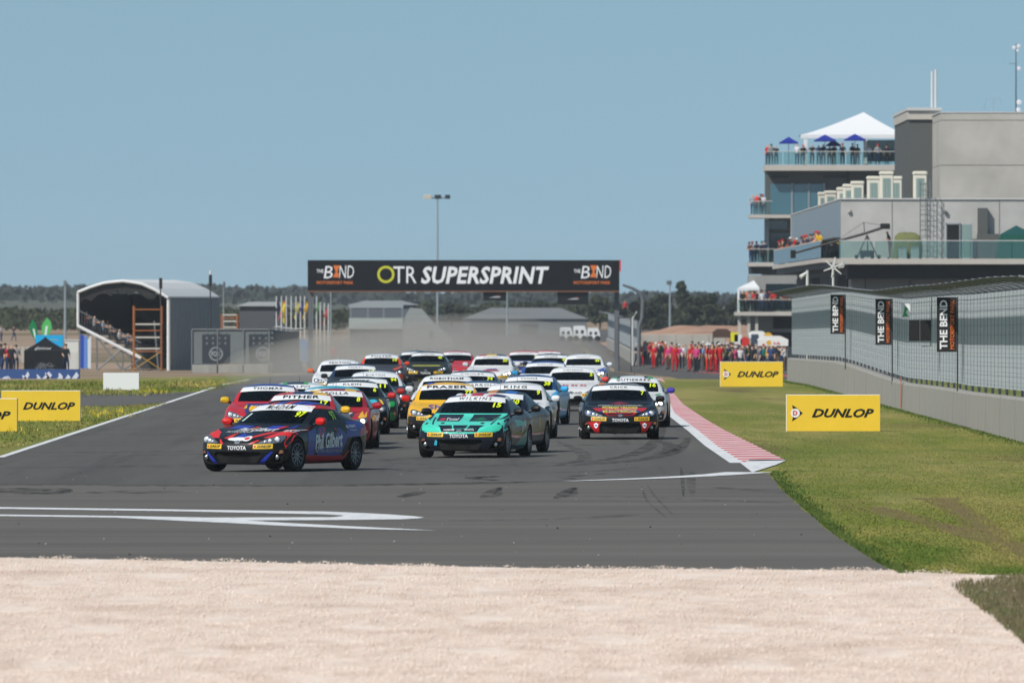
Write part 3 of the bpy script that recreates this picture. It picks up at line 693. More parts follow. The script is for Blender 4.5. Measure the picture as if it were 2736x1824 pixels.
    for s in (1, -1):
        mb.tube([(s*.60, -.42, .80), (s*.535, .08, 1.14), (s*.50, .55, 1.17), (s*.45, .95, 1.10), (s*.5, 1.35, .55)], r, 6); mb.tube([(s*.66, .52, .2), (s*.64, .54, .85), (s*.50, .55, 1.17)], r, 6)
    mb.tube([(-.50, .55, 1.17), (.50, .55, 1.17)], r, 6); mb.tube([(-.535, .08, 1.14), (.535, .08, 1.14)], r, 6); mb.tube([(-.64, .54, .5), (.48, .55, 1.15)], r, 6); mb.tube([(-.45, .95, 1.1), (.5, 1.3, .6)], r, 6)
    SH['cage'] = mb.mesh('roll_cage')
    mb = MB(); mb.tube([(0, .62, 1.275), (0, .70, 1.40)], [.006, .003], 5); SH['aerial'] = mb.mesh('aerial')
shared()

def race_car(label, px, s, yaw, no, name, body, hood=None, bump=None, roof=None, mirror=None, lip=None, pillar=None, lamp=None, lit=False, wheel=None, detail=1, cage='#2a2c30', mirror2=None, numcol=None, turn=4, tow=None, roofs=(), dive=0.0):
    Y = dist_of(s); x = atx(px, Y)
    t = thing('race_car', label, 'race car', (x, Y, gz(Y)+.013), -R(yaw), 'race cars running down to the first corner')
    sl = math.atan((gz(Y+5)-gz(Y-5))/10.0)
    t.rotation_euler = (sl, 0, -R(yaw))
    hood = hood or body; bump = bump or body; roof = roof or body; mirror = mirror or body; pillar = pillar or roof
    obj('body', T['body'], [paint(body), paint(hood), paint(bump), paint(roof), M_cavity, paint(pillar)], t)
    obj('windscreen', T['windscreen'], None, t)
    for k in (0, 1): obj('side_window', T['side_window'][k], None, t)
    obj('rear_window', T['rear_window'], None, t)
    for k, q in ((1, mirror2 or mirror), (-1, mirror)):
        h = obj('headlight', SH['lamp', k], [M_lampdark if lamp is None else paint(lamp)], t)
        if lamp is None: obj('lamp_lens', SH['lens', k], [M_lit if lit else M_lens], h)
        obj('indicator', SH['indicator', k], [M_amber], t)
        obj('fog_lamp', SH['fog', k], [M_chrome], t)
        m = obj('mirror', SH['mirror', k], [paint(q)], t); obj('mirror_arm', SH['arm', k], [M_black], m)
        st = obj('sponsor_sticker', SH['sticker', k], [M_yel], t); obj('lettering', SH['dun', k], [M_blk], st); obj('emblem', SH['dot', k], [M_red], st)
    obj('grille', SH['grille'], [M_mesh], t); obj('brand_lettering', SH['brand'], [M_wht], t)
    obj('front_lip', SH['lip'], [paint(lip) if lip else M_black], t); obj('nose_badge', SH['badge'], [M_chrome], t)
    if detail: obj('interior', SH['cabin'], [M_black], t); obj('roll_cage', SH['cage'], [mat('cage_'+cage, cage, .4)], t)
    obj('aerial', SH['aerial'], [M_black], t)
    st = obj('sun_strip', SH['strip'], [M_wht], t)
    if name:
        nm, kw = (name, {}) if isinstance(name, str) else name
        word('lettering', nm, M_blk, st, (kw.get('x', 0), 1.155+kw.get('z', 0)), kw.get('h', .052), kw.get('w'), 'front', .011, kw.get('bold', .02), kw.get('shear', 0), spacing=kw.get('sp', 1.15))
    if no: word('race_number', no, M_num if not numcol else vinyl(numcol), t, (.485 if len(no) > 1 else .53, 1.028), .085, .075*len(no), 'front', .012, .03)
    for fr, sy in ((-1.285, 1), (1.285, 0)):
        for k in (1, -1):
            w = bpy.data.objects.new('wheel', None); COL.objects.link(w); w.parent = t; w.location = (k*.775, fr, .307)
            w.rotation_euler = (random.random()*.8, 0, (0 if k > 0 else math.pi)+(R(turn) if sy else 0))
            w.empty_display_size = .2
            obj('tyre', SH['tyre'], [M_tyre], w); obj('rim', SH['rim'], [M_rim if not wheel else mat('rim_'+wheel, wheel, .4, metal=.5)], w)
            if detail > 1: obj('brake_disc', SH['disc'], [M_disc], w)
    for (x0, x1, c) in roofs:
        decal('roof_stripe', [(x0, .02), (x1, .02), (x1, .95), (x0, .95)], vinyl(c), t, 'top', .005, .12)
    return t

# ---------------------------------------------------------------- the field, front to back
def ell(cx, cz, rx, rz, n=18): return [(cx+rx*math.cos(2*math.pi*k/n), cz+rz*math.sin(2*math.pi*k/n)) for k in range(n)]
def seam(t):
    for pts in ([(-.62, .20), (-.60, .20), (-.56, .80), (-.58, .80)], [(.60, .20), (.62, .20), (.70, .80), (.68, .80)]):
        for v in ('side', 'side2'): decal('door_gap', pts if v == 'side' else [(-a, b) for a, b in pts], M_blk, t, v, .002, .1)
    decal('door_handle', [(.42, .70), (.58, .705), (.58, .735), (.42, .73)], M_blk, t, 'side', .012, .1)

# 97, leading
c = race_car('black, blue and red race coupe with number 97 leading the field', 758, 145.6, 23.4, '97', ('McADAM', dict(h=.072, shear=.12, w=.54, bold=.015)), '#0f1118', bump='#0c0d10', roof='#14161f', mirror='#cf1f1a', lip='#d0211c', pillar='#10121a', detail=2, turn=-6, cage='#3a3d66')
BL, RD = vinyl('#1d35a5'), vinyl('#d3241f')
for k in (1, -1):
    P = [(.44, .612), (.58, .715), (.76, .768), (.845, .70), (.865, .56), (.83, .42), (.805, .52), (.81, .62), (.775, .662), (.70, .66), (.56, .612)]
    decal('livery_or_sheen_panel', P if k > 0 else mir(P), RD, c, 'front', .004, .06)
    P = [(.39, .155), (.50, .155), (.665, .37), (.63, .37)]
    decal('livery_stripe', P if k > 0 else mir(P), BL, c, 'front', .004, .05)
for P in ([(-.33, .60), (-.17, .60), (-.20, .715)], [(.03, .578), (.14, .578), (.55, .72), (.40, .72)], [(-.40, .585), (-.36, .585), (-.28, .505), (-.33, .505)], [(.22, .505), (.28, .505), (.42, .575), (.36, .575)], [(.30, .755), (.40, .755), (.50, .815), (.42, .815)], [(-.14, .76), (-.06, .76), (-.02, .81), (-.08, .81)]):
    decal('livery_stripe', P, RD, c, 'front', .0045, .06)
for P in ([(-.12, .62), (.0, .60), (.16, .70), (.04, .66), (-.06, .70)], [(-.62, .775), (-.22, .77), (-.16, .825), (-.55, .83)], [(.10, .765), (.34, .765), (.42, .825), (.20, .825)], [(.55, .77), (.68, .79), (.66, .83), (.60, .83)]):
    decal('livery_or_sheen_panel', P, BL, c, 'front', .004, .06)
for x0, c0 in ((-.42, BL), (-.24, RD), (-.10, BL), (.10, RD), (.24, BL), (.42, BL)):
    w = .13 if c0 is BL else .09
    decal('roof_stripe', [(x0-.1, .02), (x0+w-.1, .02), (x0+w+.02, .9), (x0+.02, .9)], c0, c, 'top', .005, .1)
word('sponsor_lettering', 'Phil Gilbert', M_wht, c, (.05, .755), .05, .78, 'front', .008, .02, .35)
word('sponsor_lettering', 'MOTOR GROUP', M_wht, c, (-.22, .715), .024, .5, 'front', .008, .0)
decal('sponsor_sticker', ell(-.02, .592, .21, .032), M_wht, c, 'front', .006, .06); decal('sponsor_sticker', ell(.15, .60, .085, .045), M_wht, c, 'front', .007, .04)
decal('livery_stripe', ell(.15, .60, .05, .022), RD, c, 'front', .009, .04)
word('sponsor_lettering', 'VELOCE', M_wht, c, (.735, .735), .035, .2, 'front', .009, .02, .3)
decal('screen_sticker', [(-.60, .90), (-.555, .90), (-.475, 1.045), (-.52, 1.045)], vinyl('#bcd6cf'), c, 'front', .008, .06)
for P in ([(-.85, .30), (-.55, .28), (-.42, .78), (-.80, .72)], [(-.45, .60), (.05, .62), (-.15, .80), (-.30, .78)], [(.25, .30), (.62, .28), (.95, .62), (.55, .80), (.40, .60)], [(.82, .60), (1.5, .62), (1.75, .86), (1.0, .90)], [(-.40, .22), (.55, .24), (.75, .44), (-.40, .40)]):
    decal('livery_or_sheen_panel', P, vinyl('#1c2f92'), c, 'side', .004, .08)
for P in ([(-.92, .17), (.85, .19), (.70, .28), (.30, .27), (-.92, .30)], [(-.12, .80), (.02, .79), (-.06, .66)], [(.70, .22), (.82, .22), (1.0, .36), (.96, .37)], [(-.38, .62), (-.22, .62), (-.20, .78)], [(1.42, .62), (1.75, .66), (1.8, .78), (1.5, .76)], [(.38, .78), (.46, .78), (.52, .66)]):
    decal('livery_stripe', P, vinyl('#b81f24'), c, 'side', .0055, .08)
word('sponsor_lettering', 'Phil Gilbert', M_wht, c, (.10, .555), .26, 1.20, 'side', .010, .03, .25, .05)
word('sponsor_lettering', 'MOTOR GROUP PARTS', vinyl('#9da3ab'), c, (.10, .365), .055, 1.16, 'side', .010, .02)
decal('livery_stripe', [(-.48, .425), (.70, .432), (.70, .438), (-.48, .431)], M_wht, c, 'side', .010, .2)
word('race_number', '97', mat('number_green', '#7fb83a', .5), c, (.60, 1.00), .15, .22, 'side', .012, .03)
word('sponsor_lettering', 'ALL POINTS', M_wht, c, (1.08, .80), .05, .42, 'side', .010, .02)
word('sponsor_lettering', 'Transport', M_wht, c, (1.16, .735), .03, .28, 'side', .010, .01)
decal('roof_stripe', [(-.02, 1.14), (.9, 1.10), (.9, 1.16), (.1, 1.20)], RD, c, 'side', .006, .08)
seam(c); CAR97 = c

# 15
c = race_car('navy and aqua race coupe with number 15 and aqua headlight covers', 1272, 133.5, 9.5, '15', ('WILKINS', dict(h=.056, w=.66, bold=.008, sp=1.5)), '#101726', hood='#4fd0bb', bump='#0f1522', roof='#dfe2e6', mirror='#0a0a0c', pillar='#101726', lamp='#3fc4a8', detail=2, turn=-3)
NV = vinyl('#0e1424'); AQ = vinyl('#4fd0bb')
decal('livery_or_sheen_panel', [(-.63, .85), (-.10, .85), (-.10, .72), (-.56, .725)], NV, c, 'front', .004, .06); decal('livery_or_sheen_panel', [(.10, .85), (.63, .85), (.56, .725), (.10, .72)], NV, c, 'front', .004, .06)
decal('livery_or_sheen_panel', [(-.47, .645), (.47, .645), (.40, .60), (.36, .515), (-.36, .515), (-.40, .60)], NV, c, 'front', .004, .06)
for k in (1, -1):
    P = [(.10, .54), (.125, .54), (.19, .655), (.16, .66)]; decal('livery_stripe', P if k > 0 else mir(P), AQ, c, 'front', .006, .05)
    P = [(.61, .68), (.80, .80), (.87, .70), (.875, .56), (.835, .50), (.82, .62), (.72, .70)]; decal('livery_or_sheen_panel', P if k > 0 else mir(P), AQ, c, 'front', .004, .05)
    P = [(.57, .66), (.60, .66), (.66, .79), (.63, .79)]; decal('livery_stripe', P if k > 0 else mir(P), NV, c, 'front', .006, .05)
    decal('bonnet_pin', ell(k*.40, .685, .04, .012), M_blk, c, 'front', .006, .05)
word('sponsor_lettering', 'Total', M_wht, c, (-.27, .755), .045, .26, 'front', .010, .02); decal('sponsor_sticker', ell(-.46, .752, .06, .022), M_red, c, 'front', .007, .05)
word('sponsor_lettering', 'HUEBNER', M_wht, c, (-.20, .552), .03, .22, 'front', .010, .01); word('sponsor_lettering', 'TOYOTA', M_wht, c, (.20, .552), .03, .19, 'front', .010, .01)
decal('sponsor_sticker', ell(.30, .755, .13, .012), vinyl('#1c7a4c'), c, 'front', .006, .05); decal('sponsor_sticker', ell(.30, .762, .06, .022), vinyl('#1c7a4c'), c, 'front', .007, .05)
decal('tow_strap', [(-.50, .26), (-.44, .25), (-.43, .34), (-.47, .36)], vinyl('#2aa7c4'), c, 'front', .02, .05)
for x0, x1, q in ((-.55, -.33, '#191f4a'), (-.12, .12, '#b01c2c'), (.33, .55, '#191f4a')): decal('roof_stripe', [(x0, .02), (x1, .02), (x1, .9), (x0, .9)], vinyl(q), c, 'top', .005, .1)
for P in ([(-.30, .05), (-.20, .05), (-.33, .5), (-.38, .5)], [(.20, .05), (.30, .05), (.38, .5), (.33, .5)]): decal('roof_stripe', P, vinyl('#b01c2c'), c, 'top', .005, .1)
decal('livery_or_sheen_panel', [(-.5, .17), (.95, .18), (.95, .52), (.55, .40), (-.1, .28)], vinyl('#2b8f86'), c, 'side', .004, .08); decal('livery_or_sheen_panel', [(-.90, .45), (.9, .55), (.95, .82), (-.9, .76)], vinyl('#3a4653'), c, 'side', .004, .08)  # upper grey-blue panel is the flank's reflection painted in; aqua one is livery
word('sponsor_lettering', 'SHA', M_wht, c, (.62, .62), .18, .5, 'side', .010, .02, 0, .2); seam(c)

# 60, tucked behind number 15
c = race_car('dark race coupe with orange and blue roof stripes close behind number 15', 1322, 129.5, 10, '60', None, '#2a2f3a', hood='#1a2230', roof='#121a2a', mirror='#0a0a0c', roofs=((-.16, .02, '#c77a2a'), (.20, .42, '#1f5fb0')), detail=2)
decal('livery_or_sheen_panel', [(-.9, .40), (.95, .46), (.95, .80), (-.9, .74)], vinyl('#5b5a55'), c, 'side', .004, .08); word('sponsor_lettering', 'R', M_yel, c, (.5, .60), .2, .2, 'side', .010, .02)  # grey-brown panel is a reflection painted onto the dark flank
# 17
c = race_car('red race coupe with number 17, blue and yellow roof panels and yellow mirrors', 806, 131, 4, '17', ('PITHER', dict(h=.056, w=.74, bold=.03, sp=1.1)), '#b01f2b', hood='#1c2350', mirror='#dcae20', roofs=((-.50, -.18, '#b01f2b'), (-.18, .22, '#18244c'), (.22, .50, '#d9a826')), lit=False)
# 8
c = race_car('red race coupe with number 8 and white lettering on its bonnet', 893, 126, 2.5, '8', ('AFOLLA', dict(h=.052, w=.62, bold=.02)), '#a9121f', mirror='#a01020', lit=True, roofs=((-.50, -.30, '#d9a826'), (.22, .46, '#d9a826')), roof='#8c1626')
decal('livery_or_sheen_panel', [(.60, .66), (.66, .80), (.72, .70), (.76, .79), (.78, .68), (.70, .62)], vinyl('#e0a818'), c, 'front', .005, .05); decal('livery_or_sheen_panel', [(-.10, .66), (.48, .66), (.52, .76), (-.06, .76)], vinyl('#25262b'), c, 'front', .004, .06)
word('sponsor_lettering', 'ng', M_wht, c, (.28, .71), .085, .36, 'front', .010, .03, .2); word('sponsor_lettering', 'ROOFING', M_wht, c, (.1, .795), .03, .3, 'front', .010, .01)
# 85
c = race_car('red and purple race coupe with yellow mirrors behind the leader', 716, 119, 3, '85', ('THOMAS', dict(h=.05, w=.66, bold=.02)), '#b5202c', hood='#b5202c', roof='#2b3b80', mirror='#d8b41f', pillar='#b5202c')
word('sponsor_lettering', 'PERFORMANCE', M_wht, c, (0, .47), .06, .82, 'top', .008, .02); word('sponsor_lettering', 'BOSS', M_wht, c, (-.15, .76), .04, .3, 'front', .010, .02)
decal('livery_or_sheen_panel', [(-.36, .58), (.52, .58), (.60, .83), (-.45, .83)], vinyl('#2d2868'), c, 'front', .004, .06); decal('livery_stripe', [(-.44, .72), (-.37, .72), (-.40, .82)], M_yel, c, 'front', .006, .05)
# cyan roof
c = race_car('cyan roofed race coupe almost hidden behind the red number 8 car', 886, 122.3, 2, None, None, '#1f9fb8', hood='#dfe3e6', mirror='#1f9fb8', roof='#1f9fb8')
# white, HALPO
c = race_car('white race coupe with green and blue roof stripes between the red cars', 797, 116.5, 1, None, ('TALPO', dict(h=.052, w=.55, bold=.0, sp=1.2)), '#d3d8dc', roof='#bfc8d0', roofs=((-.36, -.26, '#2b9a4a'), (-.26, .12, '#17243c'), (.12, .22, '#2b9a4a')))
# 6
c = race_car('black and yellow race coupe with number 6 and a red door mirror', 941, 113.3, -.3, '6', ('KLEIN', dict(h=.048, w=.42, bold=.01)), '#15181c', hood='#1c2420', mirror='#c02a28', roof='#16191d')
decal('livery_stripe', [(.62, .82), (.70, .80), (.76, .70), (.72, .70)], M_yel, c, 'front', .005, .05); decal('livery_or_sheen_panel', [(-.1, .70), (.3, .70), (.25, .78), (-.05, .78)], vinyl('#7a1f2a'), c, 'front', .005, .06)
# 11
c = race_car('dark green race coupe with number 11 and green headlights', 970, 108, -.3, '11', ('KIRK', dict(h=.046, w=.36, bold=.02)), '#142019', hood='#15201c', lamp='#1f9a4a', mirror='#a5241f', roof='#10161c')
decal('livery_or_sheen_panel', [(.5, .20), (.86, .20), (.86, .40), (.6, .40)], vinyl('#1a7a3a'), c, 'front', .005, .06)
# 94
c = race_car('dark blue race coupe with number 94 behind the green one', 1003, 100, -.3, '94', ('BURTON', dict(h=.042, w=.5, bold=.0)), '#1b2532', hood='#26323f', roof='#cfd4da', mirror='#20242a')
# 18 (dark)
c = race_car('dark grey race coupe with number 18 beside the white one at left', 950, 89, -.3, '18', ('MERTI', dict(h=.042, w=.40, bold=.0)), '#23272e', roof='#1f2f4c', mirror='#2a2c30')
# white/black
c = race_car('white race coupe with black patches and orange tipped mirror at the far left', 908, 82.5, .5, None, ('SEXTON', dict(h=.055, w=.70, bold=.02)), '#d9dcdf', mirror='#d8643a', roof='#d9dcdf')
decal('livery_or_sheen_panel', ell(.16, .66, .22, .09), M_blk, c, 'front', .005, .06); word('sponsor_lettering', 'LIQUI', M_blk, c, (-.35, .60), .07, .4, 'front', .008, .02)
# orange/black
c = race_car('black race coupe with orange pillars and flanks on the left of the pack', 1020, 73.5, 1, '10', ('FOSTER', dict(h=.06, w=.74, bold=.02)), '#1c1c20', hood='#3a3a40', pillar='#d8441f', mirror='#c43c1c', roof='#b8bfc8')
decal('livery_or_sheen_panel', [(.5, .30), (.86, .30), (.87, .62), (.6, .52)], vinyl('#d8441f'), c, 'front', .005, .06); decal('livery_stripe', [(.45, .70), (.75, .82), (.78, .78), (.5, .66)], vinyl('#d8441f'), c, 'front', .006, .06)
# far left pair
c = race_car('dark race coupe with yellow mirror at the back left of the pack', 1112, 66, 2, None, ('MARTIN', dict(h=.045, w=.5, bold=.0)), '#30343a', hood='#2a2c30', mirror='#d1ad1c', roof='#2b4560', detail=0)
c = race_car('black and yellow race coupe with number 42 at the back left', 1143, 69.5, 2, '42', ('HODGES', dict(h=.045, w=.5, bold=.0)), '#16181a', hood='#1c1d1c', mirror='#20242a', lit=False)
decal('livery_stripe', [(-.55, .70), (.55, .70), (.50, .745), (-.50, .745)], vinyl('#a8a52a'), c, 'front', .005, .06); decal('livery_stripe', [(-.30, .13), (.30, .13), (.30, .20), (-.30, .20)], vinyl('#a8a52a'), c, 'front', .014, .06)
c = race_car('red race coupe with yellow mirrors at the very back of the pack', 1218, 67, 1, None, ('HARRIS', dict(h=.045, w=.5, bold=.0)), '#a82430', hood='#b53440', mirror='#d0a31c', roof='#a82430', detail=0)
# white 50
c = race_car('white race coupe with red, yellow and blue roof panels', 1315, 74.5, 3, '50', ('SARGENT', dict(h=.045, w=.62, bold=.0)), '#d4d6d8', mirror='#c9ccd0', lit=True, roofs=((-.50, -.20, '#a8242c'), (-.20, .15, '#d0b02a'), (.15, .50, '#1c2f5c')), bump='#9a9c9e')
decal('livery_or_sheen_panel', [(-.30, .66), (.30, .66), (.35, .70), (-.2, .71)], vinyl('#b03036'), c, 'front', .005, .06); decal('livery_or_sheen_panel', [(-.16, .71), (.28, .71), (.22, .75), (-.1, .74)], vinyl('#28357a'), c, 'front', .005, .06)
c = race_car('blue race coupe with red roof edges and yellow bonnet lettering', 1401, 66, 1, '51', ('JOHNSON', dict(h=.045, w=.6, bold=.0)), '#26306a', hood='#26306a', roof='#b82a34', mirror='#cfd2d6', detail=0)
word('sponsor_lettering', 'PLUS', vinyl('#d2b626'), c, (-.2, .68), .09, .7, 'front', .008, .03); decal('livery_or_sheen_panel', [(-.55, .78), (.55, .78), (.5, .83), (-.5, .83)], vinyl('#d3d7db'), c, 'front', .005, .06)
c = race_car('red race coupe farthest back near the pit wall', 1460, 64.5, 1, None, ('WALLIS', dict(h=.045, w=.5, bold=.0)), '#b52a30', roof='#b52a30', mirror='#9a2a30', detail=0)
c = race_car('black race coupe with yellow bonnet and number 98', 1473, 73.5, 2, '98', ('CLARK', dict(h=.05, w=.48, bold=.01)), '#15171c', hood='#c9b21e', mirror='#22262c', roof='#1a2536')
c = race_car('white race coupe with blue flank stripe close to the pit wall', 1560, 74.5, 2, '44', ('ROBERTS', dict(h=.03, w=.5, bold=.0)), '#d6d9dd', mirror='#cdd3da', lit=True)
decal('livery_stripe', [(.50, .70), (.78, .80), (.84, .70), (.86, .62), (.60, .66)], vinyl('#3a4da0'), c, 'front', .005, .06)
c = race_car('white race coupe with blue starred roof and number 80', 1457, 85, 3, '80', ('HOLLIS', dict(h=.042, w=.46, bold=.0)), '#d2d8dd', roof='#22458c', mirror='#2f93c8')
c = race_car('plain white race coupe with red mirrors and red front lip', 1531, 93, 2, '5', ('SIEMENS', dict(h=.045, w=.56, bold=.0)), '#d2d4d6', mirror='#cf4038', lip='#c8342c')
word('sponsor_lettering', '86 86 86', vinyl('#c04a54'), c, (.08, .73), .05, .7, 'front', .008, .01); word('race_plate', 'ALL ROUND', vinyl('#55585c'), c, (0, .52), .06, .62, 'front', .012, .02)
c = race_car('white and light blue race coupe with dark blue roof and number 38', 1415, 105, 6, '38', ('VANNA', dict(h=.048, w=.44, bold=.0)), '#2ea3dc', hood='#ccd3d9', roof='#1e4372', mirror='#2ea3dc')
c = race_car('white race coupe with number 9 and a blue and red front corner', 1378, 117, 3, '9', ('KING', dict(h=.056, w=.52, bold=.02, sp=1.3)), '#cfd2d4', mirror='#d7dadc', roof='#c6c9cc')
decal('livery_or_sheen_panel', [(.62, .22), (.86, .24), (.86, .40), (.66, .42)], vinyl('#253a86'), c, 'front', .005, .06); decal('livery_or_sheen_panel', [(.50, .13), (.85, .15), (.85, .215), (.50, .20)], vinyl('#c8302a'), c, 'front', .013, .06)
decal('sponsor_sticker', ell(.80, .66, .07, .075), M_blk, c, 'front', .008, .06); decal('livery_stripe', [(.2, .72), (.5, .76), (.6, .80), (.48, .80), (.3, .755)], vinyl('#2c4fb0'), c, 'front', .005, .05)
# 77
c = race_car('yellow race coupe with black bumper, red mirror and number 77', 1195, 117, 1, '77', ('FRASER', dict(h=.056, w=.92, bold=.03, sp=1.1)), '#e6ae1c', bump='#17171a', mirror='#cc2020', hood='#e8b21e', lit=False, cage='#7a1418')
word('sponsor_lettering', 'Shan', vinyl('#54459a'), c, (-.12, .715), .09, .56, 'front', .008, .02)
P = [(.60, .14), (.86, .17), (.88, .50), (.86, .56), (.82, .52), (.40, .50), (.40, .44), (.66, .40)]
for k in (1, -1):
    P = [(.40, .375), (.875, .30), (.885, .47), (.87, .53), (.80, .515), (.40, .51)]; decal('livery_or_sheen_panel', P if k > 0 else mir(P), vinyl('#17171a'), c, 'front', .0035, .05)
    P = [(.76, .52), (.885, .56), (.885, .575), (.76, .535)]; decal('livery_stripe', P if k > 0 else mir(P), vinyl('#c42420'), c, 'front', .005, .05)
# behind 77
c = race_car('white race coupe with white mirror directly behind the yellow one', 1194, 105, 2, None, ('ROBOTHAM', dict(h=.05, w=.84, bold=.03)), '#d3d6d8', mirror='#d8dadc')
c = race_car('navy race coupe half hidden between the yellow and white ones', 1286, 114.3, 4, None, ('CARROLL', dict(h=.052, w=.74, bold=.0)), '#17202e', roof='#203a5c', mirror='#111418')
c = race_car('dark race coupe with number 74 behind the yellow one', 1262, 98.6, 2, '74', ('COOLEY', dict(h=.045, w=.62, bold=.0)), '#20242c', roof='#2a3b55', mirror='#26292e')
# 7
c = race_car('black and red race coupe with number 7 beside the kerb', 1653, 117.5, -.5, '7', ('CRICK', dict(h=.05, w=.40, bold=.01, sp=1.2)), '#0f111a', hood='#11131d', bump='#0d0e11', roof='#111722', mirror='#0b0b0d', detail=2, cage='#8a1a22', lip=None, turn=0)
decal('livery_or_sheen_panel', [(-.62, .70), (-.30, .715), (.30, .715), (.62, .70), (.55, .645), (.38, .60), (.28, .535), (-.28, .535), (-.38, .60), (-.55, .645)], vinyl('#b3121c'), c, 'front', .004, .06)
word('sponsor_lettering', 'PITMAN TRUCKS', vinyl('#d6d04a'), c, (0, .708), .045, .80, 'front', .009, .03, .15)
word('sponsor_lettering', 'A+T PLUMBING', vinyl('#d9a3ad'), c, (.02, .665), .035, .72, 'front', .009, .01)
decal('livery_or_sheen_panel', [(-.44, .60), (.44, .60), (.46, .645), (-.46, .645)], vinyl('#23307a'), c, 'front', .006, .06); word('sponsor_lettering', 'ELECTRICAL', vinyl('#d6d04a'), c, (0, .623), .042, .78, 'front', .010, .03)
word('sponsor_lettering', 'STEERING AND SUSPENSION', M_wht, c, (0, .752), .018, .98, 'front', .009, .01); decal('sponsor_sticker', [(-.22, .80), (0, .775), (.22, .80), (.0, .84)], vinyl('#7a1a30'), c, 'front', .005, .05)
word('sponsor_lettering', 'DIRECT STEEL TRADERS', M_wht, c, (0, .25), .10, .92, 'top', .008, .02, .2)
for k in (1, -1):
    P = [(.47, .155), (.56, .155), (.74, .40), (.43, .40), (.48, .30)]; decal('livery_or_sheen_panel', P if k > 0 else mir(P), vinyl('#b3121c'), c, 'front', .004, .04)
    P = [(.495, .345), (.545, .375), (.595, .345), (.585, .285), (.545, .255), (.505, .285)]; decal('sponsor_sticker', P if k > 0 else mir(P), M_wht, c, 'front', .007, .05)
    decal('livery_stripe', [(k*.52, .305), (k*.57, .305), (k*.57, .33), (k*.52, .33)], vinyl('#2a4ea0'), c, 'front', .010, .05)
    P = [(.60, .565), (.76, .58), (.76, .61), (.62, .60)]; decal('livery_stripe', P if k > 0 else mir(P), vinyl('#2f55b8'), c, 'front', .016, .05)
    P = [(.84, .20), (.875, .20), (.885, .42), (.86, .42)]; decal('livery_or_sheen_panel', P if k > 0 else mir(P), vinyl('#2a4ea0'), c, 'front', .006, .05)
decal('race_plate', [(-.16, .13), (.18, .13), (.19, .165), (-.18, .165)], vinyl('#b9b4b0'), c, 'front', .016, .05)
# 18 white
c = race_car('white race coupe with green roof corners behind number 7', 1693, 107, 2, '16', ('GUTIERREZ', dict(h=.05, w=.86, bold=.02, sp=1.15)), '#c9ccd0', mirror='#3a2f9a', lit=True, roofs=((-.50, -.42, '#1f9a4c'), (-.42, -.34, '#17203a'), (.26, .34, '#17203a'), (.34, .48, '#1f9a4c')))
decal('livery_stripe', [(.55, .80), (.68, .83), (.70, .80), (.57, .78)], vinyl('#1f9a4c'), c, 'front', .006, .05); decal('livery_stripe', [(.64, .50), (.86, .57), (.86, .585), (.64, .515)], vinyl('#1f7a4c'), c, 'front', .006, .05)

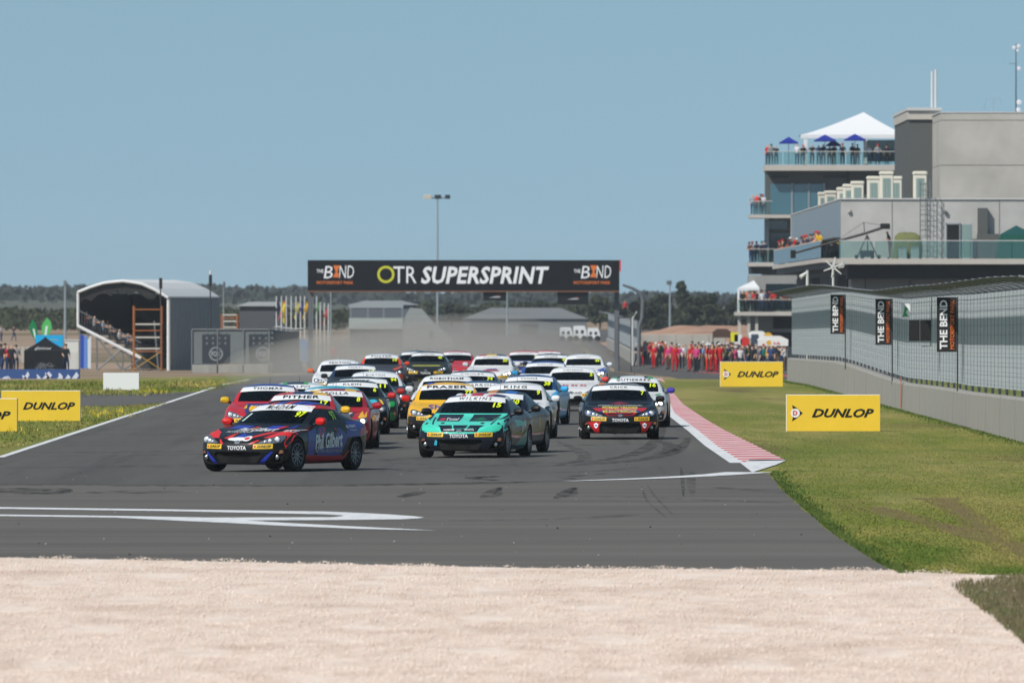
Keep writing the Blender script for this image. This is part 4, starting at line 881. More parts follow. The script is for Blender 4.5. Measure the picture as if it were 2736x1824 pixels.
# ================================================================ PEOPLE (one continuous skin per pose)
def person_mesh(pose):
    J = {'pel': (0, 0, .95, .13), 'wst': (0, 0, 1.10, .125), 'chs': (0, 0, 1.32, .15), 'nck': (0, 0, 1.47, .06), 'hdb': (0, -.01, 1.56, .085), 'hdt': (0, 0, 1.68, .08)}
    A = {'stand': ((.25, .02, 1.14), (.27, -.06, .88)), 'rail': ((.27, -.10, 1.16), (.17, -.34, 1.06)), 'sit': ((.25, -.08, .86), (.16, -.30, .74)),
         'walk': ((.25, .08, 1.14), (.26, -.05, .90)), 'film': ((.25, -.20, 1.22), (.09, -.26, 1.50)), 'drive': ((.24, -.22, .86), (.15, -.45, .88))}[pose]
    dz = 0
    for s, n in ((1, 'r'), (-1, 'l')):
        J['hip'+n] = (s*.10, 0, .88, .10); J['kne'+n] = (s*.11, -.02, .50, .068); J['ank'+n] = (s*.11, .02, .09, .045); J['toe'+n] = (s*.12, -.15, .045, .04)
        J['shd'+n] = (s*.185, 0, 1.40, .065); e, h = A; J['elb'+n] = (s*e[0], e[1], e[2], .045); J['hnd'+n] = (s*h[0], h[1], h[2], .036)
        d = Vector(h)-Vector(e); d.normalize(); J['fin'+n] = (s*(h[0]+d.x*.08), h[1]+d.y*.08, h[2]+d.z*.08, .026)
    if pose == 'walk':
        J['kner'] = (.11, -.18, .52, .068); J['ankr'] = (.11, -.16, .12, .045); J['toer'] = (.12, -.33, .07, .04); J['knel'] = (-.11, .08, .50, .068); J['ankl'] = (-.11, .28, .14, .045); J['toel'] = (-.12, .16, .05, .04)
        J['elbl'] = (-.25, -.10, 1.15, .045); J['hndl'] = (-.22, -.28, 1.02, .036); J['finl'] = (-.21, -.34, .98, .026)
    if pose in ('sit', 'drive'):
        sh = .47 if pose == 'sit' else .62
        for k in list(J):
            if k[:3] not in ('kne', 'ank', 'toe', 'elb', 'hnd', 'fin'): x, y, z, r = J[k]; J[k] = (x, y, z-sh, r)
        for s, n in ((1, 'r'), (-1, 'l')):
            J['kne'+n] = (s*.13, -.44, .50 if pose == 'sit' else .42, .068); J['ank'+n] = (s*.13, -.46 if pose == 'sit' else -.75, .09 if pose == 'sit' else .20, .045); J['toe'+n] = (s*.13, -.60 if pose == 'sit' else -.82, .045 if pose == 'sit' else .30, .04)
        if pose == 'drive':
            for n in 'rl':
                for k in ('elb', 'hnd', 'fin'): x, y, z, r = J[k+n]; J[k+n] = (x, y, z-.10, r)
    if pose == 'rail':
        for k in ('wst', 'chs', 'nck', 'hdb', 'hdt', 'shdr', 'shdl'):
            x, y, z, r = J[k]; J[k] = (x, y-.24*max(0, z-.95), z-.10*max(0, z-.95), r)
    B = [('pel','wst','shirt'),('wst','chs','shirt'),('chs','nck','shirt'),('nck','hdb','skin'),('hdb','hdt','head')]
    for n in 'rl': B += [('pel','hip'+n,'legs'),('hip'+n,'kne'+n,'legs'),('kne'+n,'ank'+n,'legs'),('ank'+n,'toe'+n,'shoe'),('chs','shd'+n,'shirt'),('shd'+n,'elb'+n,'shirt'),('elb'+n,'hnd'+n,'skin'),('hnd'+n,'fin'+n,'skin')]
    names = list(J); me = bpy.data.meshes.new('person'); me.from_pydata([J[k][:3] for k in names], [(names.index(a), names.index(b)) for a, b, _ in B], [])
    o = obj('person_tmp', me); o.modifiers.new('skin', 'SKIN')
    for i, k in enumerate(names): sv = me.skin_vertices[0].data[i]; sv.radius = (J[k][3], J[k][3]); sv.use_root = (k == 'pel')
    md = o.modifiers.new('sub', 'SUBSURF'); md.levels = 1; md.render_levels = 1
    m2 = eval_mesh(o); bpy.data.objects.remove(o)
    idx = {'shirt': 0, 'legs': 1, 'skin': 2, 'head': 3, 'shoe': 4}; mi = []
    for p in m2.polygons:
        c = p.center; best = (9, 'shirt')
        for a, b, k in B:
            a, b = Vector(J[a][:3]), Vector(J[b][:3]); t = max(0, min(1, (c-a).dot(b-a)/(b-a).length_squared)); d = (a+(b-a)*t-c).length
            if d < best[0]: best = (d, k)
        k = best[1]
        if k == 'head': k = 'head' if (c.z > J['hdt'][2]-.02 or c.y > J['hdb'][1]+.035) else 'skin'
        mi.append(idx[k])
    m2.polygons.foreach_set('material_index', mi); m2.polygons.foreach_set('use_smooth', [True]*len(m2.polygons))
    for _ in range(5): m2.materials.append(M_black)
    return m2
PM = {k: person_mesh(k) for k in ('stand', 'rail', 'sit', 'walk', 'film', 'drive')}
SKIN = ['#b98a6e', '#a5765c', '#c39a80']; HAIR = ['#2a2019', '#4a3626', '#191614', '#6a5236']
CNAME = {'#b02028': 'red', '#22262c': 'black', '#2d3f66': 'blue', '#c9ccd0': 'white', '#8a8f96': 'grey', '#b83a78': 'pink', '#1f7a6e': 'teal', '#c8a020': 'yellow', '#5a3a30': 'brown', '#3a6a3a': 'green', '#c8682a': 'orange', '#1c2a44': 'navy', '#7aa0c8': 'light blue', '#c8392c': 'red'}
def person(label, loc, rz=0, pose='stand', shirt='#22262c', legs='#1c2a44', group=None, sc=1.0, cap=None, helmet=None):
    o = obj('person', PM[pose], [cloth(shirt), cloth(legs), mat('skin_'+random.choice(SKIN), random.choice(SKIN), .6), cloth(random.choice(HAIR)) if not helmet else paint(helmet), M_black], None, loc, rz)
    o.scale = (sc, sc, sc); tag(o, label, 'person', group)
    hz = {'sit': 1.21, 'drive': 1.06, 'rail': 1.60}.get(pose, 1.68); hy = {'rail': -.17}.get(pose, -.005)
    if cap:
        mb = MB(); mb.lathe([(.105, hz-.02), (.100, hz+.03), (.06, hz+.075), (.001, hz+.085)], 10, 'z', (0, hy, 0)); mb.box(-.07, .07, hy-.19, hy-.08, hz-.015, hz+.0); mb.build('cap', cloth(cap), o, smooth=True)
    if helmet:
        mb = MB(); mb.lathe([(.07, hz-.16), (.125, hz-.10), (.14, hz-.02), (.125, hz+.06), (.07, hz+.11), (.001, hz+.125)], 14, 'z', (0, hy, 0)); mb.build('helmet', paint(helmet), o, smooth=True)
        mb = MB(); mb.bbox(-.10, .10, hy-.15, hy-.09, hz-.06, hz+.02, .02); mb.build('visor', M_black, o)
    return o

# drivers, in the seats on the left as seen from the front
for c, hm, sh, lb in ((CAR97, '#23283c', '#a3222a', 'driver with red sleeves inside the leading black and blue race car'),):
    M = c.matrix_basis; o = person(lb, (0, 0, 0), 0, 'drive', sh, '#22262c', 'drivers in the leading cars', .95, helmet=hm)
    p = Matrix.Translation(c.location) @ c.rotation_euler.to_matrix().to_4x4() @ Vector((-.37, .34, .14)); o.location = p; o.rotation_euler = (0, 0, c.rotation_euler.z)
for o in [x for x in COL.objects if x.name.startswith('race_car')]:
    for key, hm, sh, lb in (('number 15', '#b9c2c8', '#22262c', 'driver in pale helmet inside the navy and aqua race car'), ('number 7 ', '#b4632a', '#22262c', 'driver in orange helmet inside the black and red race car by the kerb'), ('number 77', '#2a4a9a', '#2d3f66', 'driver in blue helmet inside the yellow race car'), ('number 8 ', '#c9ccd0', '#b02028', 'driver in white helmet inside the red race car with number 8')):
        if key in o['label']+' ' and 'behind' not in o['label'] and 'hidden' not in o['label']:
            q = person(lb, (0, 0, 0), 0, 'drive', sh, '#22262c', 'drivers in the leading cars', .95, helmet=hm)
            q.location = Matrix.Translation(o.location) @ o.rotation_euler.to_matrix().to_4x4() @ Vector((-.37, .34, .14)); q.rotation_euler = (0, 0, o.rotation_euler.z)

# ================================================================ RIGHT SIDE: walls, fences, boards
M_conc = mat('barrier_concrete', '#918f8a', .9, var=.22, scale=1.6, bump=.1, stretch=(1, 1, .12))
M_conc2 = mat('wall_concrete', '#8d8d8a', .9, var=.10, scale=.6, bump=.08)
M_sheet = mat('steel_sheet', '#abb3b7', .6, metal=0, var=.05, scale=.7)
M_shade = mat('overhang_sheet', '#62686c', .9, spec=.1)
M_steel = mat('galvanised_steel', '#7c8185', .5, metal=.5)
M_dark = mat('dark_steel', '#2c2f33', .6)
M_wire = mat('fence_wire', '#5a5e62', .5, metal=.4)
def ribbed(L, H0, H1, ribs, depth=.035):
    """corrugated sheet in the YZ plane"""
    mb = MB(); n = ribs; prof = []
    for k in range(n):
        y = L*k/n; w = L/n; prof += [(y, 0), (y+w*.6, 0), (y+w*.7, -depth), (y+w*.9, -depth)]
    prof.append((L, 0))
    V = [(x, y, z) for z in (H0, H1) for y, x in prof]; k = len(prof)
    mb.add(V, [(i, i+1, k+i+1, k+i) for i in range(k-1)]); return mb.mesh('steel_sheet')
def wall_and_fence(X, Y0, Y1, zb, lab_w, lab_f, flip=1, top=3.62, step=4.0):
    w = thing('pit_wall', lab_w, 'wall', (X, Y0, zb(Y0))); f = thing('debris_fence', lab_f, 'fence', (X+.2, Y0, zb(Y0)))
    mb = MB(); mb.prism([(0, -.3), (.42, -.3), (.40, .90), (.36, .95), (.06, .95), (.03, .90)], 'y', .035, step-.035); bme = mb.mesh('barrier_block')
    sme = ribbed(step, 1.10, top-.24, 4, .010)
    mb = MB(); mb.tube([(0, 0, .9), (0, 0, top-.30), (-.10, 0, top-.20), (-.35, 0, top-.12), (-1.16, 0, top)], .035, 6); pme = mb.mesh('fence_post')
    mb = MB(); mb.add([(-.50, 0, top-.075), (-1.0, 0, top+.0), (-1.0, step, top+.0), (-.50, step, top-.075)], [(0, 1, 2, 3)]); ome = mb.mesh('overhang_sheet')
    n = int((Y1-Y0)/step); y = Y0; wires = MB()
    for k in range(n):
        z0, z1 = zb(y), zb(y+step); sl = math.atan2(z1-z0, step); dz = z0-zb(Y0)
        for me, m, par, nm, dx in ((bme, M_conc, w, 'barrier_block', random.uniform(-.012, .012)), (sme, M_sheet, f, 'steel_sheet', .02), (pme, M_steel, f, 'fence_post', .16), (ome, M_shade, f, 'overhang_sheet', 0)):
            o = obj(nm, me, m, par, (dx, y-Y0, dz)); o.rotation_euler = (sl if nm != 'fence_post' else 0, 0, 0)
        for q in range(11):
            z = 1.05+q*.22
            wires.tube([(-.05, y-Y0, dz+z), (-.05, y+step-Y0, dz+z+(z1-z0))], .0035, 3, cap=False)
        for q in range(5): t = q/4; wires.tube([(-.1-.9*t, y-Y0, dz+top-.20+.20*t), (-.1-.9*t, y+step-Y0, dz+top-.20+.20*t+(z1-z0))], .006, 3, cap=False)
        for q in range(2):
            yy = y-Y0+q*step/2; wires.tube([(-.05, yy, dz+1.0), (-.05, yy, dz+top-.24), (-1.0, yy, dz+top)], .005, 3, cap=False)
        y += step
    o = wires.build('mesh_wire', M_wire, f); tag(o, kind='stuff')
    return w, f
ZB = lambda y: float(np.interp(y, [236, 251, 286, 296, 313, 331, 348, 384, 401, 467], [.02, .03, -.08, -.08, -.12, -.17, -.10, .08, .12, -.08]))
PWALL, PFENCE = wall_and_fence(11.3, 236, 470, ZB, 'concrete block wall along the right of the track below the sheeted fence', 'tall fence of grey steel sheets and mesh on the right, top leaning over the grass')
ZB2 = lambda y: float(np.interp(y, [880, 1170], [-1.62, -1.2]))
wall_and_fence(9.5, 884, 1150, ZB2, 'far concrete pit wall to the right of the gantry', 'far steel sheeted fence running to the right post of the gantry', step=7.0)
mb = MB(); mb.box(-.02, .0, 94, 94.35, .05, .94); mb.build('paint_mark', mat('orange_mark', '#a8623c', .8), PWALL, smooth=False)
# banners hung square to the fence
def plate(t, name, m, x0, x1, z0, z1, th=.03, y=0): return MB().box(x0, x1, y, y+th, z0, z1).build(name, m, t)
for i, (xl, xr, yt, yb_, d, lb) in enumerate(((2219, 2257, 787, 892, 386, 'smallest'), (2339, 2382, 798, 921, 339, 'middle'), (2503, 2556, 794, 940, 290, 'largest and nearest'))):
    a, b = at(xl, yt, d), at(xr, yb_, d)
    t = thing('fence_banner', f'black vertical banner with white and orange lettering on the fence, {lb} of three', 'banner', (b.x, d, b.z), 0, 'banners along the pit fence')
    w, h = b.x-a.x, a.z-b.z
    plate(t, 'cloth', mat('banner_black', '#131416', .7), -w, 0, 0, h); MB().tube([(.02, .015, -1.2), (.02, .015, h)], .02, 6).build('pole', M_dark, t)
    flat_text('lettering', 'THE BEND', M_wht, t, (-w*.66, -.006, h*.5), w*.36, h*.9, .03, 0, (0, 0, 1), (-1, 0, 0))
    flat_text('lettering', 'MOTORSPORT PARK', vinyl('#d9691e'), t, (-w*.22, -.006, h*.5), w*.20, h*.9, .02, 0, (0, 0, 1), (-1, 0, 0))
a, b = at(2428, 855, 306), at(2488, 911, 306)
t = thing('signal_panel', 'black square signal light panel mounted on the fence between banners', 'panel', (b.x, 306, b.z)); w, h = b.x-a.x, a.z-b.z
for k in (0, 1):
    plate(t, 'light_panel', M_black, -w*(k+.97)/2, -w*(k+.03)/2, 0, h, .08)
    for u in (.2, .42):
        for v in (.3, .75): MB().box(-w*k/2-w*u-.012, -w*k/2-w*u+.012, -.012, -.001, h*v-.008, h*v+.008).build('lamp', mat('lamp_grey', '#4a4c4e', .4), t)
MB().tube([(-w*.4, .05, -.14), (0, .3, -.14), (.02, .3, 1.2)], .015, 5).build('bracket', M_steel, t)
a, b = at(2408, 811, 325), at(2432, 849, 325)
t = thing('fence_sign', 'small white sign with green marks on the fence', 'sign', (a.x, 325, b.z)); plate(t, 'panel', M_wht, 0, b.x-a.x, 0, a.z-b.z)
MB().prism([(.04, .03), (.20, .05), (.13, .16), (.20, .26), (.10, .34), (.08, .20)], 'y', -.004, -.001).build('emblem', vinyl('#1f9a5c'), t)

# advertising blocks on the grass
def ad_board(label, xl, xr, yt, yb_, text=True, col='#e3bf2e', th=.45, full=None):
    g = G(xl, yb_); d = g.y; a, b = at(xl, yt, d), at(xr, yb_, d); w, h = b.x-a.x, a.z-b.z
    t = thing('ad_board', label, 'sign', (a.x, d, g.z), 0, 'foam advertising blocks beside the track')
    MB().bbox(0, w, 0, th, .0, h, .012).build('block', mat('board_white', '#dadde0', .7), t)
    if col: MB().box(.006, w-.006, -.010, -.002, .008, h-.008).build('face', mat('board_'+col, col, .6, var=.04, scale=1.5), t)
    if text:
        flat_text('lettering', 'DUNLOP', M_blk, t, (w*.60, -.016, h*.5), h*.22, w*.66, .035, .35)
        P = [(w*.075, h*.55), (w*.06, h*.72), (w*.10, h*.66), (w*.175, h*.5), (w*.10, h*.34), (w*.06, h*.28), (w*.075, h*.45)]
        MB().prism(P, 'y', -.016, -.011).build('emblem', M_blk, t); MB().prism([(w*.095+h*.125*math.cos(q*.449), h*.5+h*.125*math.sin(q*.449)) for q in range(14)], 'y', -.019, -.0165).build('emblem', M_wht, t)
        flat_text('lettering', 'D', M_red, t, (w*.095, -.021, h*.5), h*.12, None, .04)
    return t
ad_board('yellow tyre brand block on the right, nearest to the camera', 2101, 2352, 1054, 1152)
ad_board('yellow tyre brand block on the right, farther back by the wall end', 1924, 2092, 966, 1033)
ad_board('yellow tyre brand block on the left, whole in view', 4, 215, 1043, 1125)
ad_board('yellow tyre brand block cut off by the left edge of the view', -209, 46, 1064, 1153)
ad_board('plain white block standing in the grass before the grandstand', 276, 372, 996, 1042, False, None)

# ================================================================ START GANTRY
Yg = 760.0; zg = gz(Yg)
def gx(px): return atx(px, Yg)
def gzz(py): return H-(py-HZ)/F*Yg
t = thing('start_gantry', 'black start gantry with white race series lettering across the track', 'gantry', (0, Yg, zg)); o0 = Vector((0, Yg, zg))
x0, x1, z0, z1 = gx(822), gx(1655), gzz(776)-zg, gzz(695)-zg
MB().box(x0, x1, -.02, .9, z0, z1).build('board', mat('gantry_black', '#14171c', .7, var=.06, scale=.3, spec=.2), t)
for px in (829, 1648):
    MB().box(gx(px)-.16, gx(px)+.16, .95, 1.35, 0, z1-.1).build('post', mat('post_grey', '#5c6166', .6), t)
MB().box(x0, x1, .0, .06, z0-.10, z0).build('bottom_edge', mat('orange_trim', '#7a5238', .6), t)
MB().box(x1+.01, x1+.10, -.02, .9, z1-.75, z1+.03).build('end_cap', vinyl('#d2353f'), t)
def zt(py): return gzz(py)-zg
mb = MB(); c = (gx(1031), zt(733)); ro, ri = 23*Yg/F, 16.5*Yg/F
P = [(c[0]+r*math.cos(a), -.025, c[1]+r*math.sin(a)) for r in (ro, ri) for a in [2*math.pi*k/28 for k in range(28)]]
mb.add(P, [(k, (k+1) % 28, 28+(k+1) % 28, 28+k) for k in range(28)]); mb.build('emblem_ring', vinyl('#c3c429'), t)
flat_text('lettering', 'TR', M_wht, t, (gx(1082), -.03, zt(734)), 46*Yg/F, 62*Yg/F, .0)
flat_text('lettering', 'SUPERSPRINT', M_wht, t, (gx(1296), -.03, zt(735)), 43*Yg/F, 342*Yg/F, .03, .2, spacing=1.05)
for cx in (895, 1582):
    flat_text('lettering', 'THE', M_wht, t, (gx(cx-40), -.03, zt(724)), 9*Yg/F, 18*Yg/F, .02); flat_text('lettering', 'B', M_wht, t, (gx(cx-18), -.03, zt(727)), 34*Yg/F, 24*Yg/F, .0, .15)
    k = Yg/F; X, Z = gx(cx+4), zt(726)
    MB().prism([(X-9*k, Z+17*k), (X+11*k, Z+17*k), (X+2*k, Z), (X+11*k, Z-15*k), (X-10*k, Z-15*k), (X-2*k, Z)], 'y', -.03, -.024).build('emblem', vinyl('#d4702a'), t)
    flat_text('lettering', 'ND', M_wht, t, (gx(cx+31), -.03, zt(726)), 34*Yg/F, 40*Yg/F, .0, .1)
    flat_text('lettering', 'MOTORSPORT PARK', vinyl('#d4702a'), t, (gx(cx), -.03, zt(755)), 8*Yg/F, 98*Yg/F, .015)
for i, (a, b, c, d) in enumerate(((1291, 1353, 779, 803), (1490, 1572, 779, 813))):
    q = MB().box(gx(a), gx(b), .2, .45, zt(d), zt(c)).build('hanging_screen', mat('screen_black', '#15171a', .4), t)
    xc, zc = (gx(a)+gx(b))/2, (zt(c)+zt(d))/2-.05
    MB().prism([(xc-.42, zc-.06), (xc+.30, zc-.06), (xc+.42, zc+.03), (xc+.05, zc+.06), (xc-.10, zc+.02)], 'y', .185, .195).build('white_mark', vinyl('#9aa0a6'), q); MB().prism([(xc+.10, zc+.07), (xc+.36, zc+.05), (xc+.24, zc+.13)], 'y', .185, .195).build('red_mark', vinyl('#a03038'), q)
    MB().box((gx(a)+gx(b))/2-.03, (gx(a)+gx(b))/2+.03, .28, .34, zt(c), z0).build('hanger', M_dark, q)
# curved fence post and roundel beside the gantry, with a marshal on a small stand
d = 740
t = thing('curved_post', 'grey curved fence post with black roundel right of the gantry', 'post', (at(1700, 860, d).x, d, gz(d)))
P = [at(x, y, d)-t.location for x, y in ((1706, 975), (1708, 872), (1716, 848), (1718, 800), (1710, 782), (1690, 770), (1664, 761))]
MB().tube(P, [.13, .13, .13, .14, .13, .10, .07], 8).build('arm', mat('post_grey', '#5c6166', .6), t, smooth=True)
c = at(1696, 820, d)-t.location; MB().lathe([(.001, -.03), (.36, -.03), (.36, .03), (.001, .03)], 20, 'y', c).build('roundel', M_black, t)
MB().tube([at(1690, 976, d)-t.location, at(1690, 850, d)-t.location, at(1702, 832, d)-t.location], .07, 6).build('end_post', mat('post_white', '#c5c6c6', .6), t)
d = 735; c = at(1670, 846, d)
t = thing('marshal_stand', 'dark steel marshal stand below the gantry end', 'stand', (c.x, d, gz(d)))
hh = c.z-gz(d)
MB().box(-.45, .45, -.4, .4, hh-.08, hh).build('platform', M_dark, t)
for sx in (-.4, .4):
    for sy in (-.35, .35): MB().tube([(sx, sy, 0), (sx, sy, hh-.08)], .03, 5).build('leg', M_dark, t)
person('marshal in red jacket standing high on the stand below the gantry end', (c.x, d, c.z), .3, 'stand', '#b83a4a', '#22262c', None, .62)

# ================================================================ PIT LANE CLUTTER
def pbox(t, name, m, px0, px1, py0, py1, Y, th): a, b = at(px0, py0, Y), at(px1, py1, Y); return MB().box(a.x, b.x, Y, Y+th, b.z, a.z).build(name, m, t)
t = thing('barrier_wall', 'pale grey concrete wall across the end of the pit lane', 'wall', (0, 0, 0)); 
for k in range(6): MB().bbox(10.1+k*1.45, 10.1+k*1.45+1.42, 1000, 1000.4, gz(1000)-.1, .45, .03).build('barrier_block', mat('pale_concrete', '#a9a59c', .9, var=.1, scale=.8), t)
for i, (a, b, lb) in enumerate(((1718, 1746, 'left'), (1749, 1778, 'right'))):
    Y = 905; p, q = at(a, 914, Y), at(b, 941, Y)
    t = thing('orange_board', f'orange board with white lettering at the pit lane end, {lb} one', 'sign', (p.x, Y, gz(Y)), 0, 'orange boards in the pit lane')
    MB().box(0, q.x-p.x, 0, .06, q.z-gz(Y), p.z-gz(Y)).build('panel', vinyl('#d5542a'), t)
    w, zc = q.x-p.x, (p.z+q.z)/2-gz(Y); MB().prism([(w*.12, zc-.12), (w*.5, zc-.08), (w*.9, zc-.10), (w*.9, zc+.06), (w*.5, zc+.14), (w*.12, zc+.08)], 'y', -.01, -.003).build('white_mark', M_wht, t)
    for sx in (.08, q.x-p.x-.08): MB().box(sx-.03, sx+.03, .065, .12, 0, p.z-gz(Y)-.1).build('post', M_steel, t)
# canopies
def canopy(label, px0, px1, py0, py1, Y, col='#dcdedd', dep=4, dots=True):
    a, b = at(px0, py0, Y), at(px1, py1, Y); z0 = gz(Y); w = b.x-a.x
    t = thing('pit_canopy', label, 'canopy', (a.x, Y, z0)); top, bot = a.z-z0, b.z-z0
    MB().box(0, w, 0, .04, bot, top).build('valance', mat('canopy_'+col, col, .7), t)
    MB().prism([(0, top), (w, top), (w*.75, top+.25), (w*.25, top+.25)], 'y', .045, dep).build('roof', mat('canopy_'+col, col, .7), t)
    for sx in (.05, w-.05):
        for sy in (.1, dep-.1): MB().tube([(sx, sy, 0), (sx, sy, top)], .03, 5).build('post', M_steel, t)
    if dots:
        MB().prism([(w*.36+.17*math.cos(k*.6), (top+bot)/2+.17*math.sin(k*.6)) for k in range(10)], 'y', -.008, -.002).build('emblem', vinyl('#d8a326'), t)
        MB().prism([(w*.50, bot+.12), (w*.54, bot+.30), (w*.60, bot+.14), (w*.66, bot+.30), (w*.74, bot+.16), (w*.74, bot+.10)], 'y', -.008, -.002).build('red_mark', vinyl('#c86a6a'), t)
    return t
canopy('white pit canopy with yellow emblem beside the wall end', 2025, 2106, 907, 924, 780)
canopy('white pit canopy behind the crowd with a plain front', 2000, 2050, 893, 903, 860, dots=False)
canopy('dark pit canopy with red and gold front panel at left of the crowd', 1905, 1955, 887, 902, 900, col='#4a3326', dots=False)
for i, (px, py, c, lb) in enumerate(((1962, 900, '#d8d42a', 'yellow'), (1972, 906, '#d8dadc', 'white'), (1990, 912, '#c8302a', 'red round'), (2017, 905, '#3a4a5a', 'dark'), (2052, 900, '#d9a826', 'gold'))):
    Y = 800; c0 = at(px, py, Y); t = thing('pit_sign', f'{lb} signal board held up above the pit crowd', 'sign', (c0.x, Y, gz(Y)), 0, 'signal boards above the pit crowd')
    r = .33; hgt = c0.z-gz(Y)
    MB().prism([(r*math.cos(k*math.pi/6), hgt+r*math.sin(k*math.pi/6)) for k in range(12)] if i in (2, 4) else [(-r*.8, hgt-r), (r*.8, hgt-r), (r*.8, hgt+r), (-r*.8, hgt+r)], 'y', -.02, .02).build('panel', vinyl(c), t)
    MB().tube([(0, .04, 0), (0, .04, hgt)], .025, 5).build('pole', M_steel, t)
# crew and onlookers in the pit lane
ORD = ['first', 'second', 'third', 'fourth', 'fifth', 'sixth', 'seventh', 'eighth', 'ninth', 'tenth', 'eleventh', 'twelfth', 'thirteenth', 'fourteenth', 'fifteenth', 'sixteenth', 'seventeenth', 'eighteenth', 'nineteenth', 'twentieth', 'twenty-first', 'twenty-second', 'twenty-third', 'twenty-fourth', 'twenty-fifth', 'twenty-sixth', 'twenty-seventh', 'twenty-eighth', 'twenty-ninth', 'thirtieth']
front = [(1703, 830, '#22262c', '#22262c'), (1711, 840, '#b02028', '#b02028'), (1747, 800, '#b02028', '#b02028'), (1761, 815, '#22262c', '#22262c'), (1786, 790, '#b83a78', '#5a3a30'), (1803, 735, '#b02028', '#b02028'), (1814, 800, '#b83a78', '#22262c'), (1823, 810, '#c9ccd0', '#1c2a44'),
         (1843, 760, '#b02028', '#b02028'), (1857, 745, '#c8392c', '#b02028'), (1861, 715, '#b83a78', '#22262c'), (1869, 780, '#22262c', '#22262c'), (1889, 725, '#c8392c', '#c8392c'), (1903, 712, '#b02028', '#b02028'), (1914, 708, '#c8392c', '#b02028'), (1922, 720, '#b02028', '#b02028')]
front.sort()
for i, (px, Y, sh, lg) in enumerate(front):
    person(f'crew member in {CNAME[sh]} top, {ORD[i]} from the left among the pit crew', (atx(px, Y), Y, gz(Y)+.01), random.uniform(-1.5, 1.5), random.choice(['stand', 'walk', 'stand']), sh, lg, 'pit crew by the lane', random.uniform(.97, 1.05), cap='#c9ccd0' if i % 3 == 0 else None)
pal = ['#22262c', '#2d3f66', '#22262c', '#8a8f96', '#22262c', '#b02028', '#1c2a44', '#3a6a3a', '#c9ccd0', '#22262c', '#5a3a30', '#22262c', '#7aa0c8']
back = sorted([1846, 1858, 1873, 1882, 1897, 1908, 1916, 1928, 1937, 1946, 1956, 1966, 1978, 1985, 1992, 2000, 2010, 2020, 2032, 2040, 2052, 2061, 2072, 2080, 2090, 2098])
for i, px in enumerate(back):
    Y = random.uniform(735, 830); sh = {1978: '#c9ccd0', 2040: '#1f7a6e', 2052: '#c8a020', 1966: '#b83a78'}.get(px, random.choice(pal))
    person(f'onlooker in {CNAME[sh]} top, {ORD[i]} from the left in the pit lane crowd', (atx(px, Y), Y, gz(Y)+.01), random.uniform(-3, 3), random.choice(['stand', 'stand', 'film', 'walk']), sh, random.choice(['#22262c', '#1c2a44', '#2d3f66', '#5a4a3a']), 'crowd in the pit lane', random.uniform(.95, 1.06), cap=random.choice([None, None, '#22262c', '#c9ccd0', '#b02028']))

for i, px in enumerate(sorted([1724, 1736, 1753, 1770, 1779, 1795, 1809, 1832, 1850, 1866, 1879, 1892, 1904, 1919, 1933, 1943, 1953, 1961, 1971, 1982, 1996, 2006, 2016, 2027, 2036, 2047, 2057, 2068, 2078, 2087])):
    Y = random.uniform(835, 890); sh = random.choice(pal if px > 1840 else ['#b02028', '#22262c', '#b83a78', '#8a8f96'])
    person(f'onlooker in {CNAME[sh]} top, {ORD[i]} from the left in the rear row of the pit crowd', (atx(px, Y), Y, gz(Y)+.01), random.uniform(-3, 3), random.choice(['stand', 'walk', 'film']), sh, random.choice(['#22262c', '#1c2a44', '#5a4a3a', '#b02028' if px < 1900 else '#22262c']), 'rear row of the pit crowd', random.uniform(.97, 1.08), cap=random.choice([None, '#22262c', '#c9ccd0']))

# ================================================================ PIT BUILDING
M_wall = mat('terrace_concrete', '#a9a9a7', .9, var=.16, scale=.45, bump=.05)
M_tall = mat('tall_concrete', '#aba8a1', .9, var=.17, scale=.28, bump=.05)
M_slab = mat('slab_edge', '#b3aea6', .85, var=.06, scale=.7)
M_grey = mat('dark_grey_paint', '#4d504f', .8, var=.03, scale=.5)
M_clad = mat('facade_cladding', '#7d8a94', .35, metal=.2)
M_pane = glass_mat('rail_glass', (.74, .86, .83), .08)
M_win = mat('window_glass', '#3c6270', .06, metal=.0, coat=1.0)
M_win2 = mat('window_glass_dark', '#1c2c33', .08, coat=1.0)
M_frame = mat('window_frame', '#8b9398', .5, metal=.3)
M_hole = mat('dark_opening', '#0b0c0d', .9)
B = thing('pit_building', 'grey concrete pit building with terraces, glass balustrades and a tall tower', 'building', (19, 660, -1.5))
BO = B.location.copy()
def bp(name, m, x0, x1, y0, y1, z0, z1, parent=None): return MB().box(x0-BO.x, x1-BO.x, y0-BO.y, y1-BO.y, z0-BO.z, z1-BO.z).build(name, m, parent or B)
def zz(py, Y): return H-(py-HZ)/F*Y
def rail(x0, x1, y0, y1, z, h=1.02, n=None, axis='x', parent=None):
    L = (x1-x0) if axis == 'x' else (y1-y0); n = n or max(1, int(L/2.0))
    for k in range(n):
        if axis == 'x': bp('balustrade_pane', M_pane, x0+L*k/n+.04, x0+L*(k+1)/n-.04, y0, y0+.02, z+.05, z+h-.03)
        else: bp('balustrade_pane', M_pane, x0, x0+.02, y0+L*k/n+.04, y0+L*(k+1)/n-.04, z+.05, z+h-.03)
    if axis == 'x': bp('handrail', mat('rail_white', '#b9b9b6', .4), x0, x1, y0-.02, y0+.04, z+h-.03, z+h+.02)
    else: bp('handrail', mat('rail_white', '#b9b9b6', .4), x0-.02, x0+.04, y0, y1, z+h-.03, z+h+.02)
